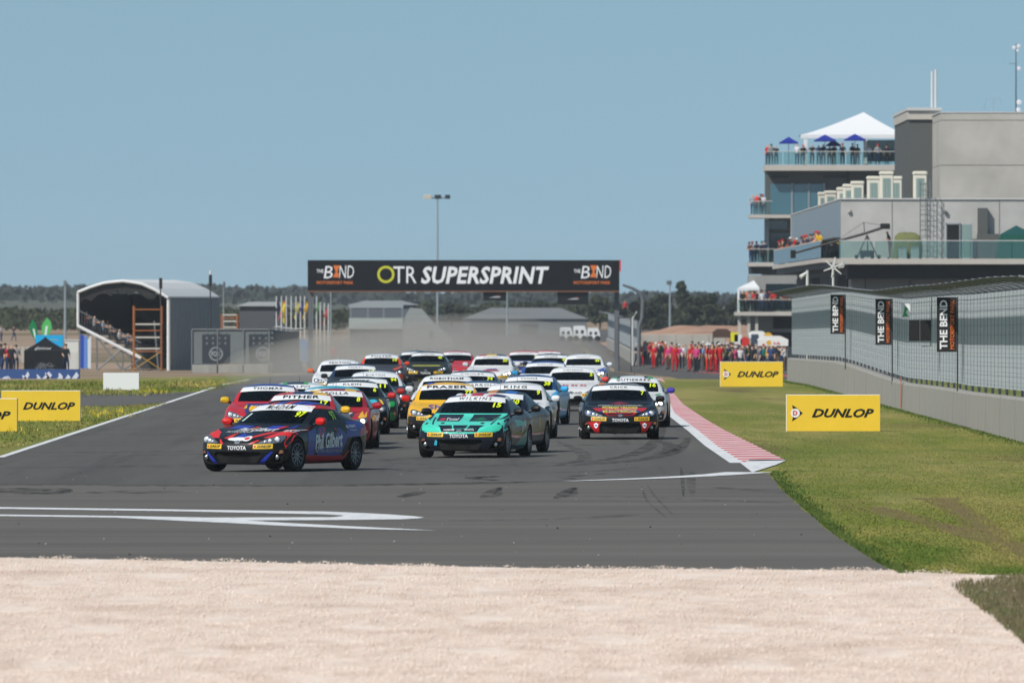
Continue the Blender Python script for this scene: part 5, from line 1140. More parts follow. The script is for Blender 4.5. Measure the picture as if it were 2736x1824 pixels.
# near block
XR = 46
bp('ground_storey', M_conc2, 19.8, XR, 664, 788, -1.6, 4.55); bp('upper_band', M_dark, 19.75, XR, 664.6, 788, 4.56, 5.39); bp('under_slab_shade', mat('slab_shade_dark', '#2f3338', .7), 19.5, XR, 662, 664.5, 4.55, 5.40)  # last box: dark strip that paints in the shade under the terrace slab
for k in range(8): bp('wall_joint', M_dark, 20.6+k*2.6, 20.64+k*2.6, 663.99, 664.05, -1.5, 4.54)
bp('service_door', M_grey, at(2612, 700, 663.97).x, at(2640, 700, 663.97).x, 663.95, 664.02, .2, 4.2)
bp('terrace_slab', M_slab, 18.9, XR, 660, 672, 5.40, 5.72)
rail(19.0, 33.0, 660.15, 660.15, 5.72, 1.05, 7)
bp('terrace_wall', M_wall, 19.3, XR, 668, 788, 5.72, 9.22); bp('parapet_cap', mat('cap_white', '#b8bab9', .7), 19.25, XR, 667.9, 788, 9.22, 9.30)
for x in (22.3, 25.2, 28.6): bp('wall_joint', M_grey, x, x+.03, 667.98, 668.05, 5.74, 9.2)
def wx(px): return atx(px, 667.9)
d0 = bp('doorway', M_hole, wx(2530), wx(2563), 667.93, 668.05, 5.74, zz(600, 668)); 
bp('door_frame', M_frame, wx(2527), wx(2530), 667.88, 668.05, 5.74, zz(597, 668)); bp('door_frame', M_frame, wx(2563), wx(2566), 667.88, 668.05, 5.74, zz(597, 668)); bp('door_frame', M_frame, wx(2527), wx(2566), 667.88, 668.05, zz(600, 668), zz(596, 668))
bp('door', M_pane, wx(2567), wx(2596), 667.3, 667.34, 5.76, zz(600, 668)); bp('door_frame', M_frame, wx(2594), wx(2597), 667.28, 667.36, 5.74, zz(598, 668))
bp('duct', M_grey, wx(2612), wx(2638), 667.5, 668.05, 5.74, zz(556, 668)); bp('cabinet', M_grey, wx(2610), wx(2667), 667.2, 667.9, 5.74, zz(625, 668))
lt = wx(2458); rt = wx(2484)
mb = MB(); o_ = lambda x, y, z: (x-BO.x, y-BO.y, z-BO.z)
for x in (lt, rt): mb.tube([o_(x, 667.5, 5.8), o_(x, 667.5, 10.4)], .03, 5)
for k in range(15): mb.tube([o_(lt, 667.5, 5.9+k*.3), o_(rt, 667.5, 5.9+k*.3)], .015, 4)
for k in range(8):
    z = 7.0+k*.45; mb.tube([o_(lt, 667.5, z), o_(lt-.03, 667.1, z), o_((lt+rt)/2, 666.8, z), o_(rt+.03, 667.1, z), o_(rt, 667.5, z)], .02, 4)
for x in (lt-.02, (lt+rt)/2, rt+.02): mb.tube([o_(x, 667.05 if x != (lt+rt)/2 else 666.8, 7.0), o_(x, 667.05 if x != (lt+rt)/2 else 666.8, 10.2)], .02, 4)
mb.build('caged_ladder', M_steel, B)
for px, py in ((2268, 563), (2527, 568)): bp('wall_lamp', M_grey if px > 2400 else M_slab, wx(px)-.08, wx(px)+.08, 667.8, 667.95, zz(py, 668)-.1, zz(py, 668)+.1)
# left flank of the near block, seen along its length
for k in range(10):
    y = 668.3+k*11.4
    bp('facade_pane', M_clad, 19.22, 19.29, y, y+5.5, 7.0, 9.1); bp('facade_pane', M_clad, 19.22, 19.29, y+5.7, y+11.2, 7.0, 9.1); bp('facade_window', M_win, 19.22, 19.29, y, y+11.2, 5.8, 6.9)
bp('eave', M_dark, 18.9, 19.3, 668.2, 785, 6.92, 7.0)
bp('side_slab', M_slab, 18.3, 19.9, 673, 800, 5.55, 5.80); bp('side_soffit_shade', M_dark, 18.6, 19.8, 673, 800, 5.20, 5.54)  # soffit coloured dark for the shade under the side slab
rail(18.35, 18.37, 676, 798, 5.8, 1.05, 16, 'y')
for k in range(6): bp('flank_panel', M_grey if k % 3 else M_hole, 19.72, 19.79, 670+k*20, 689+k*20, .6, 4.8)
# tower block behind: tall concrete, dark shaft, upper terrace
Y1 = 800.0
def tx(px, Y): return atx(px, Y)
rows = [(302, 321), (322.5, 441), (442.5, 560)]
for (a, b) in rows:
    for k in range(3): bp('concrete_panel', M_tall, tx(2512, Y1)+k*6.0+.01, tx(2512, Y1)+k*6+5.99, Y1, Y1+60, zz(b, Y1), zz(a, Y1))
bp('tower_core', M_grey, tx(2512, Y1)+.05, tx(2512, Y1)+17.9, Y1+.25, Y1+59, 5, zz(303, Y1)); bp('parapet_cap', mat('cap_white', '#b8bab9', .7), tx(2510, Y1), tx(2512, Y1)+18, Y1-.05, Y1+60, zz(302, Y1), zz(299, Y1))
Y2 = 815.0
bp('shaft', M_grey, tx(2428, Y2), tx(2512, Y2), Y2, Y2+30, 6, zz(320, Y2)); bp('shaft_cap', M_slab, tx(2425, Y2), tx(2514, Y2), Y2-.2, Y2+30, zz(320, Y2)+.01, zz(296, Y2)); bp('shaft_cap', mat('cap_white', '#b8bab9', .7), tx(2423, Y2), tx(2516, Y2), Y2-.4, Y2+30, zz(296, Y2)+.005, zz(288, Y2))
Y3 = 920.0
zt1, zt0 = zz(441, Y3), zz(456, Y3)
bp('upper_wall', M_grey, tx(2050, Y3), 46, Y3+1.5, Y3+9, zz(575, Y3), zt0-.01); bp('upper_slab', M_slab, tx(2045, Y3), tx(2432, Y3), Y3, Y3+9, zt0, zt1)
rail(tx(2050, Y3), tx(2428, Y3), Y3+.15, Y3+.15, zt1, 1.10, 9)
rail(tx(2050, Y3), 0, Y3+.3, Y3+8.5, zt1, 1.10, 3, 'y')
bp('drain', M_dark, tx(2262, Y3), tx(2270, Y3), Y3+1.2, Y3+1.45, zz(492, Y3), zt0)
for a, b in ((2062, 2108), (2200, 2262)): bp('vent', M_dark, tx(a, Y3), tx(b, Y3), Y3+1.44, Y3+1.52, zz(475, Y3), zz(468, Y3))
for k, (a, b) in enumerate(((2059, 2115), (2121, 2160), (2163, 2201))):
    w = bp('window', M_win, tx(a, Y3), tx(b, Y3), Y3+1.38, Y3+1.55, zz(572, Y3), zz(491, Y3)); bp('mullion', M_frame, tx(b, Y3), tx(b, Y3)+.14, Y3+1.30, Y3+1.5, zz(573, Y3), zz(489, Y3), w)
bp('second_slab', M_slab, tx(2003, Y3), tx(2160, Y3), Y3-2, Y3+6, zz(583, Y3), zz(574, Y3)); rail(tx(2006, Y3), tx(2062, Y3), Y3-1.9, Y3-1.9, zz(574, Y3), 1.10, 1)
bp('third_wall', M_grey, tx(2048, Y3), 40, Y3+2, Y3+8, zz(700, Y3), zz(583, Y3)-.01); bp('window', M_win2, tx(2055, Y3), tx(2105, Y3), Y3+1.9, Y3+2.05, zz(612, Y3), zz(588, Y3)); bp('window', M_win2, tx(2060, Y3), tx(2120, Y3), Y3+1.9, Y3+2.05, zz(690, Y3), zz(622, Y3))
bp('column', M_clad, tx(2046, Y3), tx(2056, Y3), Y3+1.7, Y3+2.1, zz(700, Y3), zz(583, Y3))
bp('third_slab', M_slab, tx(1998, Y3), tx(2150, Y3), Y3-4, Y3+4, zz(712, Y3), zz(702, Y3)); rail(tx(2002, Y3), tx(2070, Y3), Y3-3.9, Y3-3.9, zz(702, Y3), 1.10, 2)
bp('third_soffit_shade', M_dark, tx(2003, Y3), tx(2150, Y3), Y3-3, Y3+5, zz(732, Y3), zz(712, Y3)-.01); bp('lower_wall', M_grey, tx(2040, Y3), 40, Y3+3, Y3+9, -1.6, zz(732, Y3)-.01)  # soffit block given a dark colour as shade below the third slab
for k in range(4): bp('window', M_win, tx(2046+k*28, Y3), tx(2070+k*28, Y3), Y3+2.9, Y3+3.05, zz(800, Y3), zz(758, Y3))
# farthest wing with its low balcony
Y4 = 912.0
bp('wing_wall', M_conc2, tx(2004, Y4), 42, Y4+3, Y4+9.5, -1.75, zz(735, Y4)); bp('wing_slab', M_slab, tx(1965, Y4), tx(2140, Y4), Y4, Y4+6, zz(843, Y4), zz(833, Y4)); rail(tx(1970, Y4), tx(2130, Y4), Y4+.1, Y4+.1, zz(833, Y4), .98, 5)
bp('wing_window', M_win2, tx(2048, Y4), tx(2140, Y4), Y4+2.9, Y4+3.05, zz(826, Y4), zz(758, Y4)); bp('garage_opening', M_hole, tx(2068, Y4), tx(2130, Y4), Y4+2.9, Y4+3.05, zz(878, Y4), zz(846, Y4)); bp('garage_opening', M_hole, tx(2010, Y4), tx(2130, Y4), Y4+2.9, Y4+3.05, zz(925, Y4), zz(888, Y4))
for px in (1976, 2001, 2022): bp('column', M_slab, tx(px, Y4)-.12, tx(px, Y4)+.12, Y4+.5, Y4+.8, -1.7, zz(843, Y4)-.01)
# boxes on the roof
for i, (px, pt, X, d) in enumerate(((2460, 460.6, 24.4, 680), (2371, 460, 22.4, 680), (2395, 473, 23.8, 706), (2334.6, 473, 22.45, 706), (2293, 486, 22.3, 734), (2272, 494, 22.3, 752), (2253, 502.6, 22.5, 773), (2228, 513, 22.3, 796), (2206, 514, 22.1, 806))):
    t = thing('roof_unit', f'cream ventilation unit on the pit roof, {ORD[8-i] if i else "ninth"} from the left', 'ventilation unit', (X, d, 9.30), 0, 'ventilation units on the pit roof')
    MB().bbox(-.40, .40, 0, 1.0, 0, 1.55, .05).build('casing', mat('unit_cream', '#c9c4b6', .7, var=.05, scale=2), t); MB().bbox(-.44, .44, -.06, 1.06, 1.551, 1.72, .06).build('lid', mat('unit_cream', '#c9c4b6', .7), t)
    MB().box(-.24, .24, -.02, .0, .15, 1.30).build('grille', mat('unit_grille', '#6c8480', .5), t)
    for k in range(3): MB().box(-.24+.16*k+.07, -.24+.16*k+.09, -.032, -.021, .15, 1.30).build('bar', M_slab, t)
# flues, mast and rooftop ladder
t = thing('flue_pipes', 'pair of tall white flue pipes on the tower cap', 'pipes', (tx(2492, Y2), Y2+1, zz(288, Y2)+.0))
for px, top in ((2491.5, 190), (2501.5, 185)): MB().tube([(tx(px, Y2)-t.location.x, 0, 0), (tx(px, Y2)-t.location.x, 0, zz(top, Y2)-t.location.z)], .085, 8).build('pipe', mat('flue_white', '#c8ccce', .5), t, smooth=True)
zr = zz(299, Y1)
t = thing('antenna_mast', 'thin grey antenna mast with white dishes on the tower roof', 'mast', (tx(2718, Y1), Y1+2, zr))
MB().tube([(0, 0, 0), (0, 0, zz(115, Y1)-zr)], [.05, .03], 5).build('pole', M_dark, t)
for dx, py, r in ((-5, 126, .14), (7, 122, .14), (4, 134, .10), (8, 182, .14), (8, 272, .18), (6, 292, .16)): MB().lathe([(.001, -.05), (r, -.02), (r*.9, .05), (.001, .08)], 10, 'y', (dx/38, -.1, zz(py, Y1)-zr)).build('dish', mat('dish_white', '#d5d4d8', .5), t, smooth=True)
MB().tube([(-.5, 0, zz(168, Y1)-zr), (0, 0, zz(170, Y1)-zr)], .02, 4).build('arm', M_steel, t)
t = thing('roof_ladder', 'pale steel ladder hoop standing on the tower roof', 'ladder', (tx(2645, Y1), Y1+1, zr))
for dx in (-.25, .35): MB().tube([(dx-.12, 0, 0), (dx, 0, .95), (dx+.45, 0, .92), (dx+.42, 0, .45)], .025, 5).build('hoop', mat('pale_steel', '#9fa9b0', .4), t)
# marquee on the upper terrace
t = thing('white_marquee', 'big white peaked marquee on the top terrace', 'tent', (tx(2290, Y3), Y3+1.0, zt1)); lx = t.location.x; lz = t.location.z
x0, x1, ze, zp = tx(2140, Y3)-lx, tx(2425, Y3)-lx, zz(360, Y3)-lz, zz(297, Y3)-lz; xm = tx(2313, Y3)-lx
M_tent = mat('tent_white', '#d9dbdd', .8); mb = MB()
n = 10; V = []
for k in range(n+1):
    f = k/n; q = 1-f**1.0; z = ze+(zp-ze)*(f**1.18)
    for (cx, cy) in ((x0, 0), (x1, 0), (x1, 9), (x0, 9)): V.append((xm+(cx-xm)*q, 4.5+(cy-4.5)*q, z))
mb.add(V, [(k*4+i, k*4+(i+1) % 4, (k+1)*4+(i+1) % 4, (k+1)*4+i) for k in range(n) for i in range(4)]); mb.build('roof', M_tent, t)
MB().box(x0, x1, -.03, -.005, ze-.28, ze-.002).build('valance', M_tent, t)
for px in (2153, 2313, 2418): MB().box(tx(px, Y3)-lx-.14, tx(px, Y3)-lx+.14, .01, .25, 0, ze-.285).build('leg', M_tent, t)
MB().box(tx(2323, Y3)-lx, x1-.1, 8.8, 8.83, .4, ze-.3).build('back_wall', M_win, t)
for i, (px, py, w, dy) in enumerate(((2107, 377, 50, 2.2), (2204, 371, 58, .55), (2227, 384, 40, 4.0), (2284, 369, 57, .5))):
    Y = Y3+dy+.3; c = at(px, py, Y); t = thing('parasol', f'blue square parasol with red emblem on the top terrace, {ORD[i]} from the left', 'parasol', (c.x, Y, zt1), 0, 'blue parasols on the top terrace'); hz = c.z-zt1; r = w/2*Y/F
    mb = MB(); mb.add([(0, 0, hz+.34), (-r, -r, hz-.12), (r, -r, hz-.12), (r, r, hz-.12), (-r, r, hz-.12), (-r, -r, hz-.22), (r, -r, hz-.22), (r, r, hz-.22), (-r, r, hz-.22)], [(0, 1, 2), (0, 2, 3), (0, 3, 4), (0, 4, 1), (1, 5, 6, 2), (2, 6, 7, 3), (3, 7, 8, 4), (4, 8, 5, 1)]); mb.build('canopy', cloth('#1e2f8a'), t)
    MB().tube([(0, 0, 0), (0, 0, hz+.3)], .03, 6).build('pole', M_steel, t)
    k = .55; mb = MB(); mb.add([(-.22, -r*k-.012, hz-.0), (.22, -r*k-.012, hz-.0), (.10, -r*k*.6-.012, hz+.13), (-.10, -r*k*.6-.012, hz+.13)], [(0, 1, 2, 3)]); mb.build('emblem', vinyl('#a82c3c'), t)
# small marquee on the far balcony
t = thing('small_marquee', 'small white marquee on the far low balcony', 'tent', (tx(1998, Y4), Y4+1, zz(833, Y4))); lx, lz = t.location.x, t.location.z
a, b, e, p = tx(1974, Y4)-lx, tx(2030, Y4)-lx, zz(769, Y4)-lz, zz(749, Y4)-lz
mb = MB(); mb.add([(a, 0, e), (b, 0, e), (b, 4, e), (a, 4, e), ((b+(b-a)*.0)-.4, 2, p), (a, 0, e-.2), (b, 0, e-.2)], [(0, 1, 4), (1, 2, 4), (2, 3, 4), (3, 0, 4), (0, 5, 6, 1)]); mb.build('roof', M_tent, t)
for x in (a+.05, b-.05):
    for y in (.05, 3.9): MB().tube([(x, y, 0), (x, y, e)], .07, 6).build('leg', M_tent, t)
# television jib on the near terrace
Yj = 664.0; zs = 5.72
t = thing('camera_jib', 'black television camera jib on the near terrace', 'camera crane', (at(2317, 690, Yj).x, Yj, zs)); lo = t.location
P = lambda px, py, dy=0: at(px, py, Yj)-lo+Vector((0, dy, 0))
MB().tube([P(2119, 677), P(2310, 624), P(2365, 606)], [.07, .09, .10], 6).build('boom', M_black, t); MB().bbox(*[v for v in (P(2352, 600).x, P(2378, 600).x, -.25, .25, P(2352, 612).z, P(2352, 597).z)], .05).build('counterweight', M_black, t)
MB().tube([P(2308, 594), P(2310, 624)], .025, 5).build('king_post', M_dark, t); MB().tube([P(2240, 640), P(2308, 594), P(2360, 603)], .012, 4).build('stay_cable', M_dark, t)
for px in (2290, 2345): MB().tube([P(2317, 628), P(px, 688, -.3)], .035, 5).build('leg', M_black, t)
MB().tube([P(2317, 628), P(2320, 688, .5)], .035, 5).build('leg', M_black, t); MB().bbox(P(2298, 0).x, P(2335, 0).x, -.3, .3, .12, .50, .06).build('dolly', M_black, t)
for px in (2288, 2304, 2330, 2348): MB().lathe([(.001, -.05), (.12, -.05), (.12, .05), (.001, .05)], 12, 'y', P(px, 0)*1.0+Vector((0, -.35, -P(px, 0).z+.12))).build('dolly_wheel', M_black, t)
MB().bbox(P(2112, 0).x, P(2126, 0).x, -.12, .12, P(0, 690).z, P(0, 668).z, .03).build('camera_head', M_black, t)
person('jib operator bending in dark shirt and brown trousers', (at(2378, 0, 664.4).x, 664.4, zs), -1.5, 'rail', '#2b3040', '#6a4f33', None, 1.0)
t = thing('tarpaulin', 'olive green tarpaulin heaped over equipment on the near terrace', 'tarpaulin', (at(2424, 0, 666).x, 666, zs))
mb = MB(); n = 12; V = []
for k in range(6):
    f = k/5; rr = (1, 1.0, .96, .85, .55, .12)[k]; z = (0, .5, .95, 1.3, 1.48, 1.52)[k]
    for i in range(n): a = 2*math.pi*i/n; V.append((.86*rr*math.copysign(abs(math.cos(a))**.6, math.cos(a))*(1+.06*math.sin(3*a+k)), .6*rr*math.copysign(abs(math.sin(a))**.6, math.sin(a))*(1+.06*math.sin(5*a+k)), z*(1+.05*math.sin(2*a+1))))
mb.add(V, [(k*n+i, k*n+(i+1) % n, (k+1)*n+(i+1) % n, (k+1)*n+i) for k in range(5) for i in range(n)]+[tuple(60+i for i in range(n))]); mb.build('cover', cloth('#6b7049'), t, smooth=True)
for i, px in enumerate((2412, 2445)):
    t = thing('equipment_case', f'grey equipment case before the tarpaulin, {("left", "right")[i]} one', 'case', (at(px, 0, 664.8).x, 664.8, zs), 0, 'equipment cases'); MB().bbox(-.25, .25, -.2, .2, 0, .62, .04).build('case', mat('case_grey', '#8a9494', .6), t); MB().bbox(-.26, .26, -.21, .21, .625, .70, .03).build('lid', mat('case_lid', '#6f7878', .6), t)
t = thing('green_gazebo', 'dark green gazebo at the right end of the near terrace', 'gazebo', (at(2715, 0, 664).x, 664, zs)); k = 664/F; a, b = -43*k, 48*k; e, p = zz(627, 664)-zs, zz(602, 664)-zs
mb = MB(); mb.add([(a, -1, e), (b, -1, e), (b, 1, e), (a, 1, e), (.0, 0, p)], [(0, 1, 4), (1, 2, 4), (2, 3, 4), (3, 0, 4)]); mb.build('roof', cloth('#1d4a4a'), t); mb = MB(); mb.add([(a, -1, e), (b, -1, e), (b+.1, -1.1, 0), (a-.25, -1.1, 0)], [(0, 1, 2, 3)]); mb.add([(a, -1, e), (a, 1, e), (a-.25, 1.1, 0), (a-.25, -1.1, 0)], [(0, 1, 2, 3)]); mb.build('wall', cloth('#1c5148'), t)
for x, y in ((a, -1), (b, -1), (b, 1), (a, 1)): MB().tube([(x, y*.97, 0), (x, y*.97, e)], .03, 5).build('leg', M_steel, t)
# wind turbine and camera pole behind the wall
d = 462; c = at(2226, 714, d); t = thing('wind_turbine', 'small white wind turbine above the sheeted fence', 'wind turbine', (c.x, d, 0)); M_turb = mat('turbine_white', '#cfd0cd', .5)
MB().tube([(0, 0, 0), (0, 0, c.z-.05)], .05, 6).build('pole', M_turb, t); MB().lathe([(.001, -.30), (.08, -.22), (.10, 0), (.06, .35), (.001, .40)], 10, 'y', (0, 0, c.z)).build('nacelle', M_turb, t, smooth=True)
mb = MB(); mb.prism([(.10, -.04), (.35, -.02), (.42, .22), (.30, .24)], 'x', -.015, .015); o = mb.build('tail_fin', M_turb, t); o.location = (.12, 0, c.z); o.rotation_euler = (0, 0, -1.1)
for k in range(6):
    a = k*math.pi/3+.35; u = (math.cos(a), math.sin(a)); MB().prism([(.05*u[0]-.035*u[1], c.z+.05*u[1]+.035*u[0]), (.42*u[0]-.02*u[1], c.z+.42*u[1]+.02*u[0]), (.42*u[0]+.02*u[1], c.z+.42*u[1]-.02*u[0]), (.05*u[0]+.035*u[1], c.z+.05*u[1]-.035*u[0])], 'y', -.27, -.25).build('blade', M_turb, t)
d = 485; c = at(2157, 722, d); t = thing('camera_pole', 'white pole with a white security camera behind the fence', 'camera', (c.x, d, 0)); MB().tube([(0, 0, 0), (0, 0, c.z)], .06, 6).build('pole', M_turb, t); MB().tube([(-.30, -.1, c.z-.30), (-.05, 0, c.z-.12)], [.10, .06], 8).build('camera', M_turb, t)
# people along the rails
def row(label, grp, xs, Y, z, pose, pal_, rz=0, jit=.15, sc=1.0, dy=0):
    for i, px in enumerate(xs):
        px, cc = px if isinstance(px, tuple) else (px, random.choice(pal_)); yy = Y+random.uniform(0, jit)
        person(label.format(c=CNAME[cc], n=ORD[i]), (atx(px, yy), yy, z), rz+random.uniform(-.5, .5), pose if isinstance(pose, str) else random.choice(pose), cc, random.choice(['#22262c', '#1c2a44', '#2d3f66']), grp, sc*random.uniform(.95, 1.03), cap=random.choice([None, None, '#22262c', '#b02028']))
DK = ['#22262c', '#22262c', '#1c2a44', '#2d3f66', '#8a8f96']
row('spectator in {c} top, {n} from the left along the top terrace rail', 'spectators on the top terrace', [(2052, '#b02028'), (2060, '#8a8f96'), (2074, '#22262c'), (2130, '#c9ccd0'), (2144, '#22262c'), (2170, '#22262c'), (2188, '#2d3f66'), (2200, '#22262c'), (2216, '#22262c'), (2228, '#22262c'), (2251, '#22262c'), (2278, '#22262c'), (2291, '#22262c'), (2323, '#c9ccd0'), (2345, '#8a8f96'), (2369, '#22262c'), (2400, '#22262c'), (2421, '#5a3a30')], Y3+.55, zt1, ['rail', 'stand'], DK, 0, .5)
row('spectator in {c} top, {n} from the left on the middle balcony', 'spectators on the middle balcony', [(2011, '#8a8f96'), (2022, '#c8392c'), (2033, '#22262c'), (2042, '#c9ccd0')], Y3-1.5, zz(574, Y3), ['rail', 'stand'], DK, -.5, .6)
row('spectator in {c} top, {n} from the left at the balcony corner', 'spectators on the lower balcony corner', [(2006, '#5a3a30'), (2014, '#8a8f96'), (2024, '#1c2a44'), (2036, '#22262c'), (2044, '#1c2a44')], Y3-3.4, zz(702, Y3), ['rail', 'stand'], DK, -.5, .6)
PS = ['#5a3a30', '#b02028', '#22262c', '#8a8f96', '#2d3f66', '#5a3a30', '#1c2a44']
ys_ = np.linspace(790, 690, 20)
for i, y in enumerate(ys_):
    cc = PS[i % 7] if i < 18 else '#c8a020'
    person(f'spectator in {CNAME[cc]} top, {ORD[i]} from the far end of the side balcony', (18.65+random.uniform(0, .4), y, 5.8), -1.2+random.uniform(-.4, .4), 'rail', cc, '#22262c', 'spectators on the side balcony', random.uniform(.95, 1.05), cap=random.choice([None, '#b02028', '#22262c', '#c9ccd0']))
row('spectator in {c} top, {n} from the left on the far low balcony', 'spectators on the far low balcony', [(1984, '#22262c'), (1994, '#c8682a'), (2005, '#8a8f96'), (2013, '#b02028'), (2023, '#22262c'), (2036, '#c9ccd0'), (2046, '#2d3f66'), (2058, '#5a3a30'), (2068, '#b02028'), (2092, '#22262c'), (2101, '#5a3a30')], Y4+.6, zz(833, Y4), ['rail', 'stand'], DK, 0, .5)

# ================================================================ FAR BACKGROUND
M_leaf = ramp_mat('foliage', [lin('#3b4330'), (lin('#2b3424'), .6, .4, .65, (1, 1, 1)), (lin('#565a3c'), 1.3, .52, .75, (1, 1, 1))], rough=.9)
M_leaf2 = ramp_mat('far_foliage', [lin('#353d38'), (lin('#2a322e'), .08, .4, .65, (1, 1, 1)), (lin('#424a3c'), .2, .52, .75, (1, 1, 1))], rough=.95)
M_bark = mat('bark', '#4a4036', .9, var=.2, scale=4)
def leaf_quads(C, size, flat=.6):
    n = len(C); a = RNG.normal(0, 1, (n, 3)); a /= np.linalg.norm(a, axis=1)[:, None]; b = RNG.normal(0, 1, (n, 3)); b -= (a*b).sum(1)[:, None]*a; b /= np.linalg.norm(b, axis=1)[:, None]
    s = size*RNG.uniform(.5, 1.3, n)[:, None]; a, b = a*s, b*s*flat
    return np.stack([C-a-b, C+a-b, C+a+b, C-a+b], 1).reshape(-1, 3), np.arange(4*n).reshape(-1, 4)
def tree(label, px, Y, top, w, tall=False, group='eucalypts beyond the pit lane', seed=0, n=1100):
    z0 = gz(Y); hh = zz(top, Y)-z0; x = atx(px, Y); r = w*Y/F/2
    t = thing('gum_tree', label, 'tree', (x, Y, z0-.1), 0, group)
    rs = np.random.default_rng(seed); mb = MB(); C = []
    trunk = [(0, 0, 0), (.1*r, 0, hh*.3), (-.05*r, .05*r, hh*.6), (.05*r, 0, hh*.85)]; mb.tube(trunk, [.16, .12, .09, .04], 6)
    lumps = 9 if not tall else 11
    for k in range(lumps):
        a = rs.uniform(0, 6.28); f = rs.uniform(.35, 1) if not tall else rs.uniform(.38, 1); rr = r*(.75 if not tall else .6)*rs.uniform(.3, 1)*(1.15-.6*max(0, f-.5)); c = np.array([rr*math.cos(a), rr*math.sin(a), hh*f*.92])
        mb.tube([(0, 0, hh*f*.55), tuple(c*.6+np.array([0, 0, hh*f*.2])), tuple(c)], [.05, .035, .015], 4)
        m = n//lumps; p = rs.normal(0, 1, (m, 3)); p /= np.linalg.norm(p, axis=1)[:, None]; p *= (rs.uniform(.3, 1, m)**.5)[:, None]*np.array([r*.42, r*.42, max(.35, hh*(.13 if not tall else .09))]); C.append(c+p)
    mb.build('trunk', M_bark, t); V, Fc = leaf_quads(np.concatenate(C), .20)
    obj('crown', npmesh('crown', V, Fc), M_leaf, t)
    return t
TR = [('low bushy gum tree just right of the gantry post', 1715, 1500, 792, 60), ('rounded gum tree with the light pole before it', 1768, 1480, 786, 70), ('tallest gum tree, sparse crown high above the others', 1828, 1450, 735, 66), ('broad gum tree leaning right beside the tallest one', 1878, 1460, 774, 74),
      ('dark gum tree left of the far balcony', 1925, 1500, 796, 64), ('dark gum tree touching the pit building edge', 1958, 1480, 795, 60), ('low gum tree filling the gap below the tallest one', 1845, 1420, 815, 70), ('short gum tree behind the dirt mound, left part', 1738, 1440, 812, 64), ('short gum tree behind the dirt mound, right part', 1900, 1430, 816, 70)]
for i, (lb, px, Y, top, w) in enumerate(TR): tree(lb, px, Y, top, w, tall=(i == 2), seed=i, n=2600 if i != 2 else 1900)
TR = [('gum tree seen under the gantry, left of the middle screen', 1205, 1600, 800, 70), ('gum tree under the gantry right of the light mast', 1392, 1600, 802, 74), ('gum tree under the gantry between the two screens', 1452, 1580, 796, 70), ('gum tree under the gantry near its right screen', 1540, 1560, 804, 66), ('bushy gum tree under the gantry beside its right post', 1602, 1520, 790, 70), ('low gum tree behind the right gantry post', 1645, 1500, 806, 60)]
for i, (lb, px, Y, top, w) in enumerate(TR): tree(lb, px, Y, top, w, group='eucalypts seen under the gantry', seed=20+i, n=1300)
# wooded ridge along the horizon
RX = [-900, -162, -110, -65, -20, 20, 60, 100, 160, 900]; RZ = [7.5, 6.8, 6.9, 6.5, 5.2, 4.6, 4.2, 3.6, 3.4, 4.0]
xs_ = np.linspace(-900, 900, 240); mb = MB(); V = []
for (Y, k) in ((2300, 0), (2900, .55), (3500, .95), (3900, 1.0), (5200, .2)):
    for x in xs_: V.append((x, Y, gz(Y)-.3+(np.interp(x, RX, RZ)-1.5+.35*math.sin(x/23)+.25*math.sin(x/9+1))*k if k else gz(Y)-.3))
m_ = len(xs_); mb.add(V, [(i*m_+j, i*m_+j+1, (i+1)*m_+j+1, (i+1)*m_+j) for i in range(4) for j in range(m_-1)])
tag(mb.build('hills', mat('scrub_ground', '#4a4d3e', .95, var=.2, scale=.02)), kind='structure')
n = 26000; X = RNG.uniform(-420, 420, n); Y = RNG.uniform(2700, 3900, n); k = np.interp(Y, [2300, 2900, 3500, 3900], [0, .55, .95, 1.0])
clump = .5+.5*np.sin(X/7.3+np.sin(Y/60)*2)*np.sin(X/3.1+Y/37); Z = np.interp(Y, _GY, _GZ)-.3+(np.interp(X, RX, RZ)-1.5+.35*np.sin(X/23)+.25*np.sin(X/9+1))*k+RNG.uniform(0, 1, n)*(1.2+1.6*clump)
V, Fc = leaf_quads(np.stack([X, Y, Z], -1), .85, .8); tag(obj('wooded_ridge', npmesh('wooded_ridge', V, Fc), M_leaf2), 'dark wooded ridge along the horizon', 'woodland', kind='stuff')
n = 14000; X = RNG.uniform(-75, -22, n); Y = RNG.uniform(1480, 1560, n); cl = .55+.45*np.sin(X/2.3)*np.sin(X/.9+1)
Z = np.interp(Y, _GY, _GZ)+RNG.uniform(0, 1, n)**.8*(2.0+1.0*cl); V, Fc = leaf_quads(np.stack([X, Y, Z], -1), .22, .7)
tag(obj('scrub_belt', npmesh('scrub_belt', V, Fc), M_leaf), 'dark green belt of scrub behind the grandstand', 'scrub', kind='stuff')
n = 9000; X = RNG.uniform(-22, 24, n); Y = RNG.uniform(1700, 1780, n); cl = .55+.45*np.sin(X/2.7)*np.sin(X/1.1+1)
Z = np.interp(Y, _GY, _GZ)+RNG.uniform(0, 1, n)**.8*(1.8+1.4*cl); V, Fc = leaf_quads(np.stack([X, Y, Z], -1), .26, .7)
tag(obj('scrub_belt', npmesh('scrub_belt', V, Fc), M_leaf), 'dark green belt of scrub seen below the gantry', 'scrub', kind='stuff')
n = 12000; X = RNG.uniform(16, 36, n); Y = RNG.uniform(1500, 1570, n); cl = .55+.45*np.sin(X/1.9)*np.sin(X/.8+1)
Z = np.interp(Y, _GY, _GZ)+RNG.uniform(0, 1, n)**.8*(1.9+.9*cl); V, Fc = leaf_quads(np.stack([X, Y, Z], -1), .22, .7)
